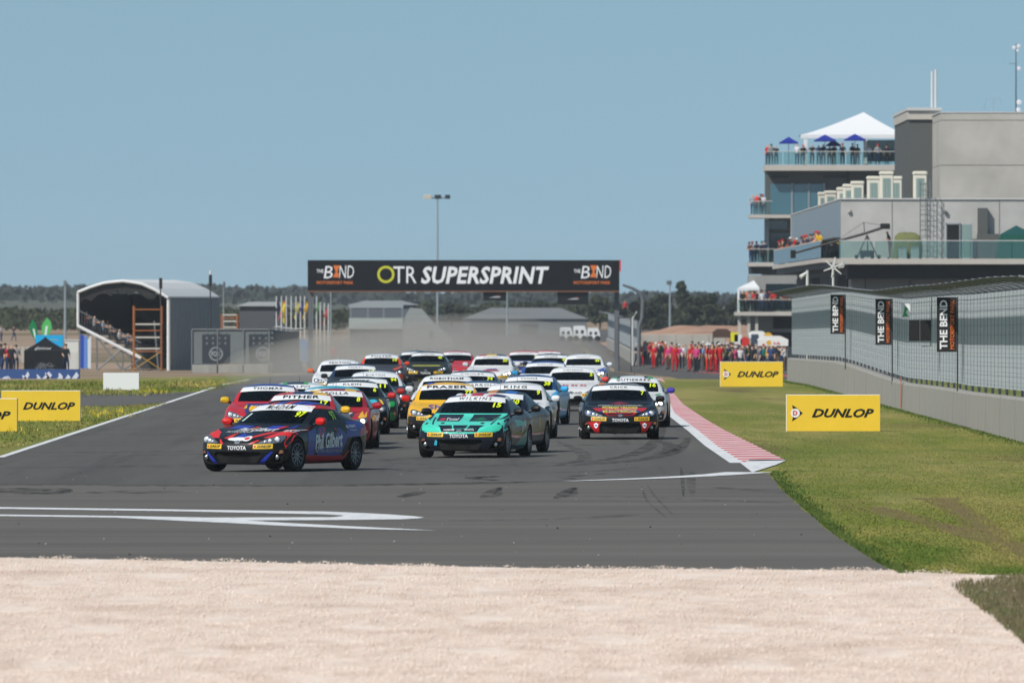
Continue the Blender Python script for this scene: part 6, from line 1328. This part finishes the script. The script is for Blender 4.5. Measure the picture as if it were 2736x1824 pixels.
tag(obj('scrub_belt', npmesh('scrub_belt', V, Fc), M_leaf), 'dark green belt of scrub behind the dirt mound', 'scrub', kind='stuff')
# dirt mound on the right
xs_ = np.linspace(9, 34, 26); rows_ = (1040, 1090, 1150, 1230); V = []
for i, Y in enumerate(rows_):
    for x in xs_: V.append((x, Y, gz(Y)+(0, 1.35, 2.1, 1.8)[i]*min(1, max(0, (x-11.2)/6.5))**.7+.08*math.sin(x*1.7+i)))
m_ = len(xs_); mb = MB(); mb.add(V, [(i*m_+j, i*m_+j+1, (i+1)*m_+j+1, (i+1)*m_+j) for i in range(3) for j in range(m_-1)])
o = mb.build('dirt_mound', ramp_mat('red_dirt', [lin('#a5816c'), (lin('#b89a84'), .2, .45, .7, (1, .3, 1)), (lin('#8c6a56'), .5, .5, .75, (1, .4, 1))]), smooth=True); tag(o, kind='structure')
# light masts
def mast(label, px, Y, top, heads, r=.11):
    t = thing('light_mast', label, 'light mast', (atx(px, Y), Y, gz(Y))); hh = zz(top, Y)-gz(Y); M_pole = mat('mast_grey', '#8d979c', .5, metal=.2)
    MB().tube([(0, 0, 0), (0, 0, hh)], [r*1.4, r*.7], 8).build('pole', M_pole, t, smooth=True)
    if heads:
        k = Y/F; MB().box((min(h[0] for h in heads)-px)*k, (max(h[0] for h in heads)-px)*k, .0, .12, hh-.10, hh).build('crossarm', M_dark, t)
        for hx, w, c in heads: MB().bbox((hx-px-w/2)*k, (hx-px+w/2)*k, -.2, .2, hh-.15, hh+.32, .05).build('floodlight', mat('lamp_'+c, c, .4), t)
mast('tall light mast with three floodlights rising behind the gantry', 1169, 1300, 528, ((1143, 22, '#b9b2a4'), (1170, 18, '#22272b'), (1196, 14, '#22272b')))
mast('light mast standing before the gum trees on the right', 1790, 1300, 757, ((1788, 14, '#5c6166'),))
mast('short grey mast at the left of the grandstand', 174, 1250, 757, ((174, 9, '#6c7478'),), .12)
mast('slim grey pole right of the grandstand roof', 597, 1000, 762, ((599, 6, '#5c6166'),), .06)
mast('pale pole rising just under the left of the gantry', 884, 1000, 772, ((888, 12, '#7c8488'),), .07)
mast('grey light mast under the gantry left of its middle', 1355, 1350, 778, (), .10)
for i, (px, top, lb) in enumerate(((429, 735, 'dark pole with a loudspeaker before the grandstand roof'), (562, 726, 'dark pole with white tipped camera right of the grandstand roof'))):
    Y = 770; t = thing('speaker_pole', lb, 'pole', (atx(px, Y), Y, gz(Y))); hh = zz(top, Y)-gz(Y)
    MB().tube([(0, 0, 0), (0, 0, hh*.93)], .05, 6).build('pole', M_dark, t); MB().bbox(-.10, .12, -.1, .1, hh*.86, hh*.97, .04).build('speaker', M_black, t)
    if i: MB().bbox(-.07, .07, -.07, .07, hh*.975, hh*1.01, .03).build('camera', M_turb, t)
# sheds behind the pack
def shed(label, px0, px1, pe, pr, Y, col, roofc, dep=14, doors=()):
    a, b = atx(px0, Y), atx(px1, Y); z0 = gz(Y); e, r = zz(pe, Y)-z0, zz(pr, Y)-z0; w = b-a
    t = thing('shed', label, 'building', (a, Y, z0)); MB().box(0, w, 0, dep, 0, e).build('wall', mat('shed_'+col, col, .8, var=.05, scale=.5), t)
    MB().prism([(-.3, e+.01), (w+.3, e+.01), (w*.78, r), (w*.22, r)], 'y', -.3, dep+.3).build('roof', mat('roof_'+roofc, roofc, .7), t)
    for x0, x1, h in doors: MB().box(w*x0, w*x1, -.03, .02, .02, e*h).build('door', M_grey, t)
    return t
shed('grey shed with hipped roof behind the pack at right of centre', 1240, 1568, 852, 822, 1400, '#6b6f72', '#7b8083', 16, ((.05, .35, .8), (.45, .60, .7)))
shed('dark low shed below the gantry at left', 640, 760, 818, 806, 900, '#474c52', '#9aa2a6', 12)
shed('grey team shed with pale bands under the gantry', 935, 1110, 815, 803, 1150, '#585e66', '#8d959a', 12, ((.1, .4, .6), (.5, .9, .6)))
t = thing('stair_block', 'pale grey wedge shaped building behind the pack', 'building', (atx(1065, 1140), 1140, gz(1140))); k = 1140/F
MB().prism([(0, 0), (145*k, 0), (145*k, .7), (108*k, 2.1), (98*k, 2.3), (62*k, 3.9), (30*k, 4.0), (18*k, 3.2)], 'y', 0, 6).build('wall', mat('wedge_grey', '#8b908f', .8), t); MB().box(82*k, 92*k, -.03, .02, .9, 1.6).build('window', M_dark, t)
t = thing('viewing_terrace', 'pale banded viewing terrace left of the wedge building', 'building', (atx(932, 1130), 1130, gz(1130))); k = 1130/F
MB().box(0, 145*k, 0, 6, 1.9, 3.0).build('parapet', mat('band_pale', '#98a09e', .8), t); MB().box(.1, 145*k-.1, .3, 6, 0, 1.89).build('wall', M_grey, t); MB().box(0, 145*k, .4, 6, 4.0, 4.3).build('roof', mat('roof_#8d959a', '#8d959a', .7), t)
for q in (2, 48, 90, 140): MB().box(q*k, q*k+.2, .35, .55, 3.0, 3.99).build('post', M_steel, t)
for i, (px0, px1, pt, pb) in enumerate(((1496, 1530, 874, 905), (1532, 1568, 870, 905), (1570, 1603, 876, 906))):
    Y = 1250; a, b = atx(px0, Y), atx(px1, Y); z0 = gz(Y); h = zz(pt, Y)-z0; w = b-a
    t = thing('camper_van', f'white camper van parked below the grey shed, {ORD[i]} from the left', 'van', (a, Y, z0), 0, 'white camper vans')
    MB().prism([(0, .35), (w, .35), (w, h*.55), (w*.86, h*.95), (w*.80, h), (w*.06, h), (0, h*.9)], 'y', 0, 2.0).build('body', mat('van_white', '#d6d8da', .4), t); MB().box(w*.15, w*.36, -.012, .0, h*.5, h*.72).build('window', M_win2, t); MB().box(w*.55, w*.78, -.012, .0, h*.5, h*.72).build('window', M_win2, t)
    for q in (.2, .8): MB().lathe([(.001, -.02), (.32, -.02), (.32, .2), (.001, .2)], 14, 'y', (w*q, 0, .33)).build('wheel', M_tyre, t)

# ================================================================ LEFT SIDE: grandstand and paddock
A = Vector((atx(451, 780), 780, 0)); ud = Vector((-20, 3, 0)).normalized(); vd = Vector((3, 20, 0)).normalized(); z0 = gz(780)
t = thing('grandstand', 'small covered grandstand with white curved roof and grey side wall', 'grandstand', (A.x, A.y, z0)); ST = t
def sp(u, v, z): p = ud*u+vd*v; return (p.x, p.y, z)          # u leftwards across the end, v back along the side, z above ground
M_roof = mat('stand_roof', '#d4d6d6', .6, var=.05, scale=1); WD = 6.3; LN = 20.0
def roofz(u): f = u/WD; return (zz(797, 780)-z0)+(zz(752, 780)-zz(797, 780))*math.sin(math.pi*min(1, f/.84)**.9*.5)**1.0 if f < .42*2 else (zz(752, 780)-z0)-(zz(752, 780)-zz(783, 780))*((f-.84)/.16)
us = np.linspace(0, WD, 15); prof = [(u, float(np.interp(u/WD, [0, .12, .3, .5, .7, .85, 1], [4.95, 5.45, 5.95, 6.12, 6.0, 5.72, 5.35]))) for u in us]
mb = MB(); V = [sp(u, v, z+dz) for v in (-.3, LN) for dz in (0, .12) for u, z in prof]; n = len(prof)
mb.add(V, [(i, i+1, n+i+1, n+i) for i in range(n-1)]+[(n+i, n+i+1, 3*n+i+1, 3*n+i) for i in range(n-1)]+[(i, 2*n+i, 2*n+i+1, i+1) for i in range(n-1)]+[(0, n, 3*n, 2*n), (n-1, 3*n-1, 4*n-1, 2*n-1)]); mb.build('roof', M_roof, t)
for k in range(16):      # ribbed side wall panels
    v0 = LN*k/16; mb = MB(); mb.add([sp(.02, v0, 0), sp(.02, v0+.5, 0), sp(-.05, v0+.62, 0), sp(-.05, v0+1.1, 0), sp(.02, v0+1.25, 0), sp(.02, v0, 4.9), sp(.02, v0+.5, 4.9), sp(-.05, v0+.62, 4.9), sp(-.05, v0+1.1, 4.9), sp(.02, v0+1.25, 4.9)], [(i, i+1, i+6, i+5) for i in range(4)]); mb.build('wall_sheet', mat('stand_sheet', '#858d93', .6, metal=.1), t)
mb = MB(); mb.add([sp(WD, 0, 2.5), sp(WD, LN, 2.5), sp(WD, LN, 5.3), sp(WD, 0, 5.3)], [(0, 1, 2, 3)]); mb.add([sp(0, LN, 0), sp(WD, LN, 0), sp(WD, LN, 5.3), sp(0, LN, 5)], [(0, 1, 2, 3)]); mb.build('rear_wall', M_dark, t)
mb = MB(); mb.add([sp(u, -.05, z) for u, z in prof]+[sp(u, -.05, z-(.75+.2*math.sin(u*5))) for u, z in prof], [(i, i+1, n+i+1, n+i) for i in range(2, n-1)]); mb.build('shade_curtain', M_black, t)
MB().tube([sp(0, -.15, 0), sp(0, -.15, 4.95)], .12, 6).build('column', M_roof, t); MB().tube([sp(WD, -.15, 3.0), sp(WD, -.15, 5.35)], .10, 6).build('column', M_roof, t)
MB().tube([sp(0, -.3, 4.98)]+[sp(u, -.3, z) for u, z in prof[1:-1]]+[sp(WD, -.3, 5.35)], .09, 6).build('roof_edge', M_roof, t)
for k in range(7):       # tiers, low by the track and high at the left
    u0 = 2.2+k*.58; MB().add([sp(u0, .2, .9+.30*k), sp(u0+.6, .2, .9+.30*k), sp(u0+.6, LN-.4, .9+.30*k), sp(u0, LN-.4, .9+.30*k), sp(u0, .2, 1.02+.30*k), sp(u0+.6, .2, 1.02+.30*k), sp(u0+.6, LN-.4, 1.02+.30*k), sp(u0, LN-.4, 1.02+.30*k)], [(0,3,2,1),(4,5,6,7),(0,1,5,4),(1,2,6,5),(2,3,7,6),(3,0,4,7)]).build('tier', M_steel, t)
MB().tube([sp(1.9, -.2, .85), sp(WD, -.2, 3.05)], .12, 6).build('raker', M_roof, t); MB().tube([sp(1.9, -.2, 1.9), sp(WD, -.2, 4.15)], .035, 5).build('handrail', M_steel, t)
for k in range(24): u = 1.95+k*.185; MB().tube([sp(u, -.2, .87+.5*(u-1.9)), sp(u, -.2, 1.9+.51*(u-1.9))], .014, 4).build('baluster', M_steel, t)
for a, b in (((1.9, .85), (3.2, 0)), ((3.2, 1.5), (1.9, 0)), ((3.2, 0), (5.0, 2.3)), ((5.0, 0), (3.2, 1.5)), ((5.0, 0), (5.0, 2.35)), ((3.2, 0), (3.2, 1.5)), ((1.0, 3.4), (.7, 0)), ((6.2, 0), (6.2, 3.0))): MB().tube([sp(a[0], -.1, a[1]), sp(b[0], -.1, b[1])], .06, 5).build('brace', M_steel, t)
for i, (u, v, k, cc) in enumerate(((5.9, .8, 6, '#b02028'), (5.3, .7, 5, '#8a8f96'), (4.75, .9, 4, '#7aa0c8'), (4.2, .6, 3, '#22262c'), (4.7, 2.4, 4, '#3a6a3a'), (3.6, .9, 2, '#c9ccd0'), (3.0, .8, 1, '#2d3f66'))):
    p = Vector(sp(u, v, 1.02+.30*k))+Vector((A.x, A.y, z0)); person(f'spectator in {CNAME[cc]} top seated in the grandstand, {ORD[i]} from the top', p, 1.2, 'sit', cc, '#22262c', 'spectators in the grandstand')
# scaffold towers
def scaffold(label, px0, px1, top, Y, decks, col='#a8622c'):
    a, b = atx(px0, Y), atx(px1, Y); z0 = gz(Y); w = b-a; hh = zz(top, Y)-z0; t = thing('scaffold_tower', label, 'scaffold', (a, Y, z0)); m = mat('scaffold_'+col, col, .6)
    for x in (0, w):
        for y in (0, 1.3): MB().tube([(x, y, 0), (x, y, hh)], .055, 6).build('standard', m, t)
    for z in (hh-.25, hh*.62, hh*.3): 
        for y in (0, 1.3): MB().tube([(0, y, z), (w, y, z)], .035, 5).build('ledger', m, t)
    for d in decks: z = zz(d, Y)-z0; MB().box(.06, w-.06, .06, 1.24, z, z+.10).build('deck', mat('deck_pale', '#bdb9b0', .8), t)
    MB().tube([(0, -.05, .1), (w, -.05, hh*.3)], .03, 5).build('brace', mat('scaffold_yellow', '#b08a2c', .6), t); MB().tube([(w, -.05, .1), (0, -.05, hh*.3)], .03, 5).build('brace', mat('scaffold_yellow', '#b08a2c', .6), t)
    return t
scaffold('orange scaffold tower with pale decks before the grandstand', 357, 431, 817, 770, (868, 903, 933))
scaffold('short orange scaffold platform right of the grandstand', 592, 634, 840, 790, (843, 860, 876), '#b0602a')
# fence with sports channel panels, and the fence receding beside the track
Yf = 700.0; zf = gz(Yf)
t = thing('panel_fence', 'grey mesh fence with dark channel panels left of the track', 'fence', (atx(513, Yf), Yf, zf)); w = atx(720, Yf)-atx(513, Yf); hh = zz(880, Yf)-zf
M_meshy = mat('fence_cloth', '#6a7173', .9, var=.06, scale=2); M_panel = mat('channel_panel', '#2c333c', .7)
for k in range(3):
    x0 = w*k/3; MB().tube([(x0, -.05, 0), (x0, -.05, hh)], .05, 6).build('post', M_steel, t); MB().box(x0+.06, x0+w/3-.06, 0, .03, .55, hh-.02).build('cloth', M_meshy, t)
    MB().bbox(x0+.03, x0+w/3-.03, -.25, .25, -.2, .5, .03).build('barrier_block', M_conc, t)
MB().tube([(0, -.05, hh), (w, -.05, hh)], .04, 6).build('top_rail', M_steel, t)
for cx in (577, 702):
    x = atx(cx, Yf)-t.location.x; q = MB().box(x-.85, min(w-.1, x+.85), -.035, -.005, .62, hh-.3).build('dark_panel', M_panel, t)
    mb = MB(); r1, r2, zc = .42, .36, .62+.55; P = [(x+r*math.cos(a), -.042, zc+r*math.sin(a)) for r in (r1, r2) for a in [2*math.pi*k/24 for k in range(24)]]; mb.add(P, [(k, (k+1) % 24, 24+(k+1) % 24, 24+k) for k in range(24)]); mb.build('emblem_ring', vinyl('#9aa0a4'), q); flat_text('lettering', 'FOX', vinyl('#9aa0a4'), q, (x, -.042, zc), .30, .55, .03)
    for a in range(4):
        for b in range(3): MB().box(x-.62+a*.38, x-.50+a*.38, -.042, -.036, 1.75+b*.32, 1.88+b*.32).build('mark', vinyl('#6c7378'), q)
t = thing('track_fence', 'grey fence receding along the left edge of the track', 'fence', (atx(720, Yf), Yf, zf))
for k in range(14):
    y = k*7.0; dz = gz(Yf+y)-zf; MB().tube([(0, y, dz), (0, y, dz+hh), (.5, y, dz+hh+.2)], .05, 6).build('post', M_steel, t)
    mb = MB(); z2 = gz(Yf+y+7)-zf; mb.add([(.0, y, dz+.6), (.0, y+7, z2+.6), (.0, y+7, z2+hh), (.0, y, dz+hh)], [(0, 1, 2, 3)]); mb.build('cloth', M_meshy, t); MB().bbox(-.2, .2, y+.03, y+6.97, dz-.4, dz+.6, .03).build('barrier_block', M_conc, t)
# flagpoles
FC = {1: '#c8b02a', 2: '#c8443a', 4: '#a8a05a', 5: '#3a3f6a', 6: '#b8922a', 8: '#5a7a5a', 0: '#2c3040', 10: '#9a4a4a'}
FN = {1: 'yellow', 2: 'red', 4: 'khaki', 5: 'dark blue', 6: 'golden', 8: 'green', 0: 'black', 10: 'dull red'}
for i, px in enumerate((738.5, 752, 765, 778, 791, 803, 814, 835.5, 846, 856, 867, 877.5)):
    Y = 845+i*3; t = thing('flagpole', (f'white flagpole with {FN[i]} flag, ' if i in FN else 'bare white flagpole, ')+f'{ORD[i]} from the left in the row', 'flagpole', (atx(px, Y), Y, gz(Y)), 0, 'flagpoles left of the gantry'); hh = zz(791, Y)-gz(Y)-.05*(i > 8)*i
    MB().tube([(0, 0, 0), (0, 0, hh)], [.055, .045], 6).build('pole', mat('pole_white', '#c2c6c8', .5), t)
    if i in FC:
        mb = MB(); V = []
        L, dr = (1.5, .55) if i in (1, 2) else (1.3, .12)
        for a in range(7):
            f = a/6
            for b in range(4): V.append((-dr*f*(1 if i != 1 else -.2)+.06*math.sin(a*1.7+b)*f+(.28*b/3)*(1-.5*f)*(-1 if i == 2 else 1), .08*math.sin(a*1.3+b*.9), hh-.25-L*f*1.0-.35*b/3))
        mb.add(V, [(a*4+b, a*4+b+1, (a+1)*4+b+1, (a+1)*4+b) for a in range(6) for b in range(3)]); mb.build('flag', cloth(FC[i]), t)
Y = 820; t = thing('feather_banner', 'tall light blue feather banner below the flagpoles', 'banner', (atx(803, Y), Y, gz(Y))); k = Y/F; MB().prism([(0, .4), (19*k, .5), (19*k, 1.9), (8*k, 2.15), (0, 2.0)], 'y', -.02, .02).build('cloth', cloth('#5f8fc0'), t); MB().tube([(-.04, 0, 0), (-.04, 0, 2.1)], .03, 5).build('pole', M_steel, t)
person('marshal in orange red overalls beside the left track fence', (atx(891, 800), 800, gz(800)), 0, 'stand', '#c8392c', '#8a2a24', None)
# paddock clutter at the far left
Y = 700; z0 = gz(Y); a, b = atx(64, Y), atx(174, Y); w = b-a; e, p = zz(936, Y)-z0, zz(899, Y)-z0
t = thing('black_gazebo', 'black gazebo tent with white script lettering at the far left', 'gazebo', (a, Y, z0)); mb = MB()
V = []
for k in range(7):
    f = k/6; q = (1-f)**1.25 if f < 1 else 0; z = e+(p-e)*f
    for cx, cy in ((0, 0), (w, 0), (w, 2.4), (0, 2.4)): V.append((w/2+(cx-w/2)*q, 1.2+(cy-1.2)*q, z))
mb.add(V, [(k*4+i, k*4+(i+1) % 4, (k+1)*4+(i+1) % 4, (k+1)*4+i) for k in range(6) for i in range(4)]); mb.build('roof', cloth('#191b1f'), t)
MB().box(0, w, -.01, .02, 0, e-.002).build('front_wall', cloth('#1b1d21'), t); MB().box(w-.02, w, .03, 2.4, 0, e-.002).build('side_wall', cloth('#1b1d21'), t)
flat_text('lettering', 'glamour', M_wht, t, (w*.47, -.03, e+.12), .16, w*.42, .0, .3)
mb = MB()
for k in range(90):
    x = random.gauss(0, .32)*w/2; z = random.uniform(0, max(.05, .62-1.1*(x/w*2)**2*1.2)); a_ = random.uniform(0, 3.14); mb.add([(w*.52+x+dx*math.cos(a_)*.07-dz*math.sin(a_)*.014, -.02, .05+z+dx*math.sin(a_)*.05+dz*math.cos(a_)*.014) for dx, dz in ((-1, -1), (1, -1), (1, 1), (-1, 1))], [(0, 1, 2, 3)])
o = mb.build('printed_pattern', vinyl('#7c8088'), t); tag(o, kind='stuff')
for i, (px0, px1, pt, pb, c, lb, lean) in enumerate(((77, 99, 853, 915, '#17784a', 'dark green', .18), (112, 140, 848, 905, '#4fae5e', 'light green', -.12))):
    Y = 760; z0 = gz(Y); a, b = atx(px0, Y), atx(px1, Y); w = b-a; top, bot = zz(pt, Y)-z0, zz(pb, Y)-z0; t = thing('feather_flag', f'{lb} leaf shaped feather flag behind the black gazebo', 'flag', (a, Y, z0), 0, 'feather flags'); mid = (top+bot)/2; s = lean*2
    MB().prism([(w*.5+s*.9, bot), (w*.75+s*.6, bot+.2), (w+s*.1, mid), (w*.85, top-.3), (w*.5, top), (w*.12, top-.35), (0+s*.1, mid+.1), (w*.2+s*.5, bot+.3)], 'y', -.02, .02).build('cloth', cloth(c), t); MB().prism([(w*.4+s*.5, bot+.25), (w*.62+s*.5, bot+.25), (w*.62+s*.1, mid+.15), (w*.4+s*.1, mid+.15)], 'y', -.03, -.022).build('white_mark', cloth('#c9d6d2'), t); MB().tube([(w*.5+s*.9, .03, 0), (w*.4+s*.4, .03, mid), (w*.5, .03, top)], .02, 5).build('pole', M_steel, t)
Y = 735; z0 = gz(Y); a, b = atx(95, Y), atx(168, Y); t = thing('blue_banner', 'bright blue banner behind the black gazebo', 'banner', (a, Y, z0)); MB().box(0, b-a, 0, .03, zz(926, Y)-z0, zz(895, Y)-z0).build('cloth', cloth('#1aa0d8'), t); MB().prism([(.7, 2.05), (1.1, 2.15), (1.5, 2.08), (1.5, 2.02), (1.1, 2.07)], 'y', -.012, -.004).build('white_mark', cloth('#7fa8b8'), t)
for x in (0, b-a): MB().tube([(x, .05, 0), (x, .05, zz(895, Y)-z0)], .03, 5).build('post', M_steel, t)
Y = 745; z0 = gz(Y); a, b = atx(174, Y), atx(211, Y); t = thing('white_booth', 'white portable booth beside the grandstand', 'booth', (a, Y, z0)); hh = zz(908, Y)-z0; MB().bbox(0, b-a, 0, 1.0, 0, hh-.06, .03).build('cabin', mat('booth_white', '#c9cac6', .6), t); MB().bbox(-.04, b-a+.04, -.04, 1.04, hh-.055, hh+.03, .03).build('roof', mat('booth_roof', '#b4b6b4', .6), t); MB().box(.12, b-a-.12, -.02, -.003, .08, hh*.62).build('door', mat('booth_door', '#bfc0bd', .6), t)
for i, (px, c, lb) in enumerate(((219, '#2b4aa8', 'deep blue'), (228, '#5f86c8', 'pale blue'), (238, '#c4cdd6', 'white and red'))):
    Y = 772; z0 = gz(Y); t = thing('hanging_flag', f'{lb} vertical flag hung below the grandstand tiers', 'flag', (atx(px, Y), Y, z0), 0, 'flags below the grandstand'); MB().prism([(-.10, .2), (.12, .15), (.14, 2.4), (-.10, 2.5-.2*i)], 'y', -.015, .015).build('cloth', cloth(c), t); MB().tube([(-.12, .02, 0), (-.12, .02, 2.6)], .02, 5).build('pole', M_steel, t)
# printed banner fence along the bank
Y = 500; z0 = gz(Y)-.12; a = atx(-60, Y); t = thing('banner_fence', 'blue and white printed banner along the bank at the far left', 'banner', (a, Y, z0)); L = atx(212, Y)-a; hh = zz(986, Y)-z0
MB().box(0, L, 0, .03, .04, hh).build('cloth', cloth('#3a5486'), t)
for k in range(int(L/.34)):
    x = k*.34+random.uniform(-.15, .15); w_ = random.uniform(.12, .42); a_ = random.uniform(-.1, .2); u_ = random.uniform(.25, .95); q = [(x, .06), (x+w_*.5, .05+random.uniform(0, .06)), (x+w_, .08), (x+w_*.9+a_, hh*u_*.6), (x+w_*.5+a_, hh*u_*.97), (x+w_*.35+a_, hh*u_*.9), (x+w_*.45, hh*u_*.5)]; MB().prism(q, 'y', -.012, -.004).build('white_mark', cloth('#c3cbda'), t)
for k in range(4): MB().tube([(L*k/3, .06, 0), (L*k/3, .06, hh)], .03, 5).build('post', M_steel, t)
# onlookers at far left
row('onlooker in {c} top, {n} from the left behind the printed banner', 'onlookers at the far left', [(3, '#22262c'), (13, '#2d3f66'), (21, '#b02028'), (31, '#22262c'), (43, '#8a8f96'), (176, '#22262c')], 690, gz(690), ['stand', 'walk'], DK, 0, 8)
row('distant walker in {c} top on the bare field, {n} from the left', 'walkers on the field', [(3, '#c9ccd0'), (37, '#22262c')], 1250, gz(1250), ['walk', 'stand'], DK, 1.2, 2)
mb = None
t = thing('low_wall', 'pale slatted wall behind the onlookers at the far left', 'wall', (atx(-40, 800), 800, gz(800)))
for k in range(9): MB().box(k*.36, k*.36+.28, 0, .08, .5, 1.6).build('slat', mat('slat_pale', '#a9a79f', .8), t)
MB().box(0, 3.2, .081, .14, .6, .75).build('rail', M_steel, t)

# ================================================================ DUST AND AIR
def vol(name, col, dens, aniso=.2):
    m = bpy.data.materials.new(name); m.use_nodes = True; n = m.node_tree; n.nodes.remove(n.nodes['Principled BSDF'])
    v = n.nodes.new('ShaderNodeVolumePrincipled'); v.inputs['Color'].default_value = (*col, 1); v.inputs['Density'].default_value = dens; v.inputs['Anisotropy'].default_value = aniso
    n.links.new(v.outputs[0], n.nodes['Material Output'].inputs['Volume']); return m
DUST = [(-4, 620, 10, 90, 2.4, .0038), (-5, 545, 9, 45, 1.6, .005), (-8, 470, 4, 40, 1.2, .005), (-3.5, 800, 11, 110, 3.4, .0042), (-7.5, 392, 2.5, 26, 1.0, .006), (-9, 700, 8, 60, 2.6, .003)]
for i, (x, y, rx, ry, rz, dn) in enumerate(DUST):
    mb = MB(); n = 16; V = []
    for a in range(1, 8):
        th = math.pi*a/8
        for b in range(n): ph = 2*math.pi*b/n; V.append((rx*math.sin(th)*math.cos(ph), ry*math.sin(th)*math.sin(ph), rz*math.cos(th)))
    V += [(0, 0, rz), (0, 0, -rz)]
    mb.add(V, [(a*n+b, a*n+(b+1) % n, (a+1)*n+(b+1) % n, (a+1)*n+b) for a in range(6) for b in range(n)]+[(112, b, (b+1) % n) for b in range(n)]+[(113, 6*n+(b+1) % n, 6*n+b) for b in range(n)])
    o = mb.build('dust_cloud', vol(f'dust_{i}', (.80, .74, .66), dn), None, (x, y, gz(y)+.6)); tag(o, 'brown dust hanging over the track behind the pack', 'dust', kind='stuff')
mb = MB(); mb.box(-1000, 1000, -70, 5600, -4, 22); tag(mb.build('haze', vol('haze', (.72, .82, .95), .00007, .1)), 'thin pale haze over the whole circuit', 'haze', kind='stuff')
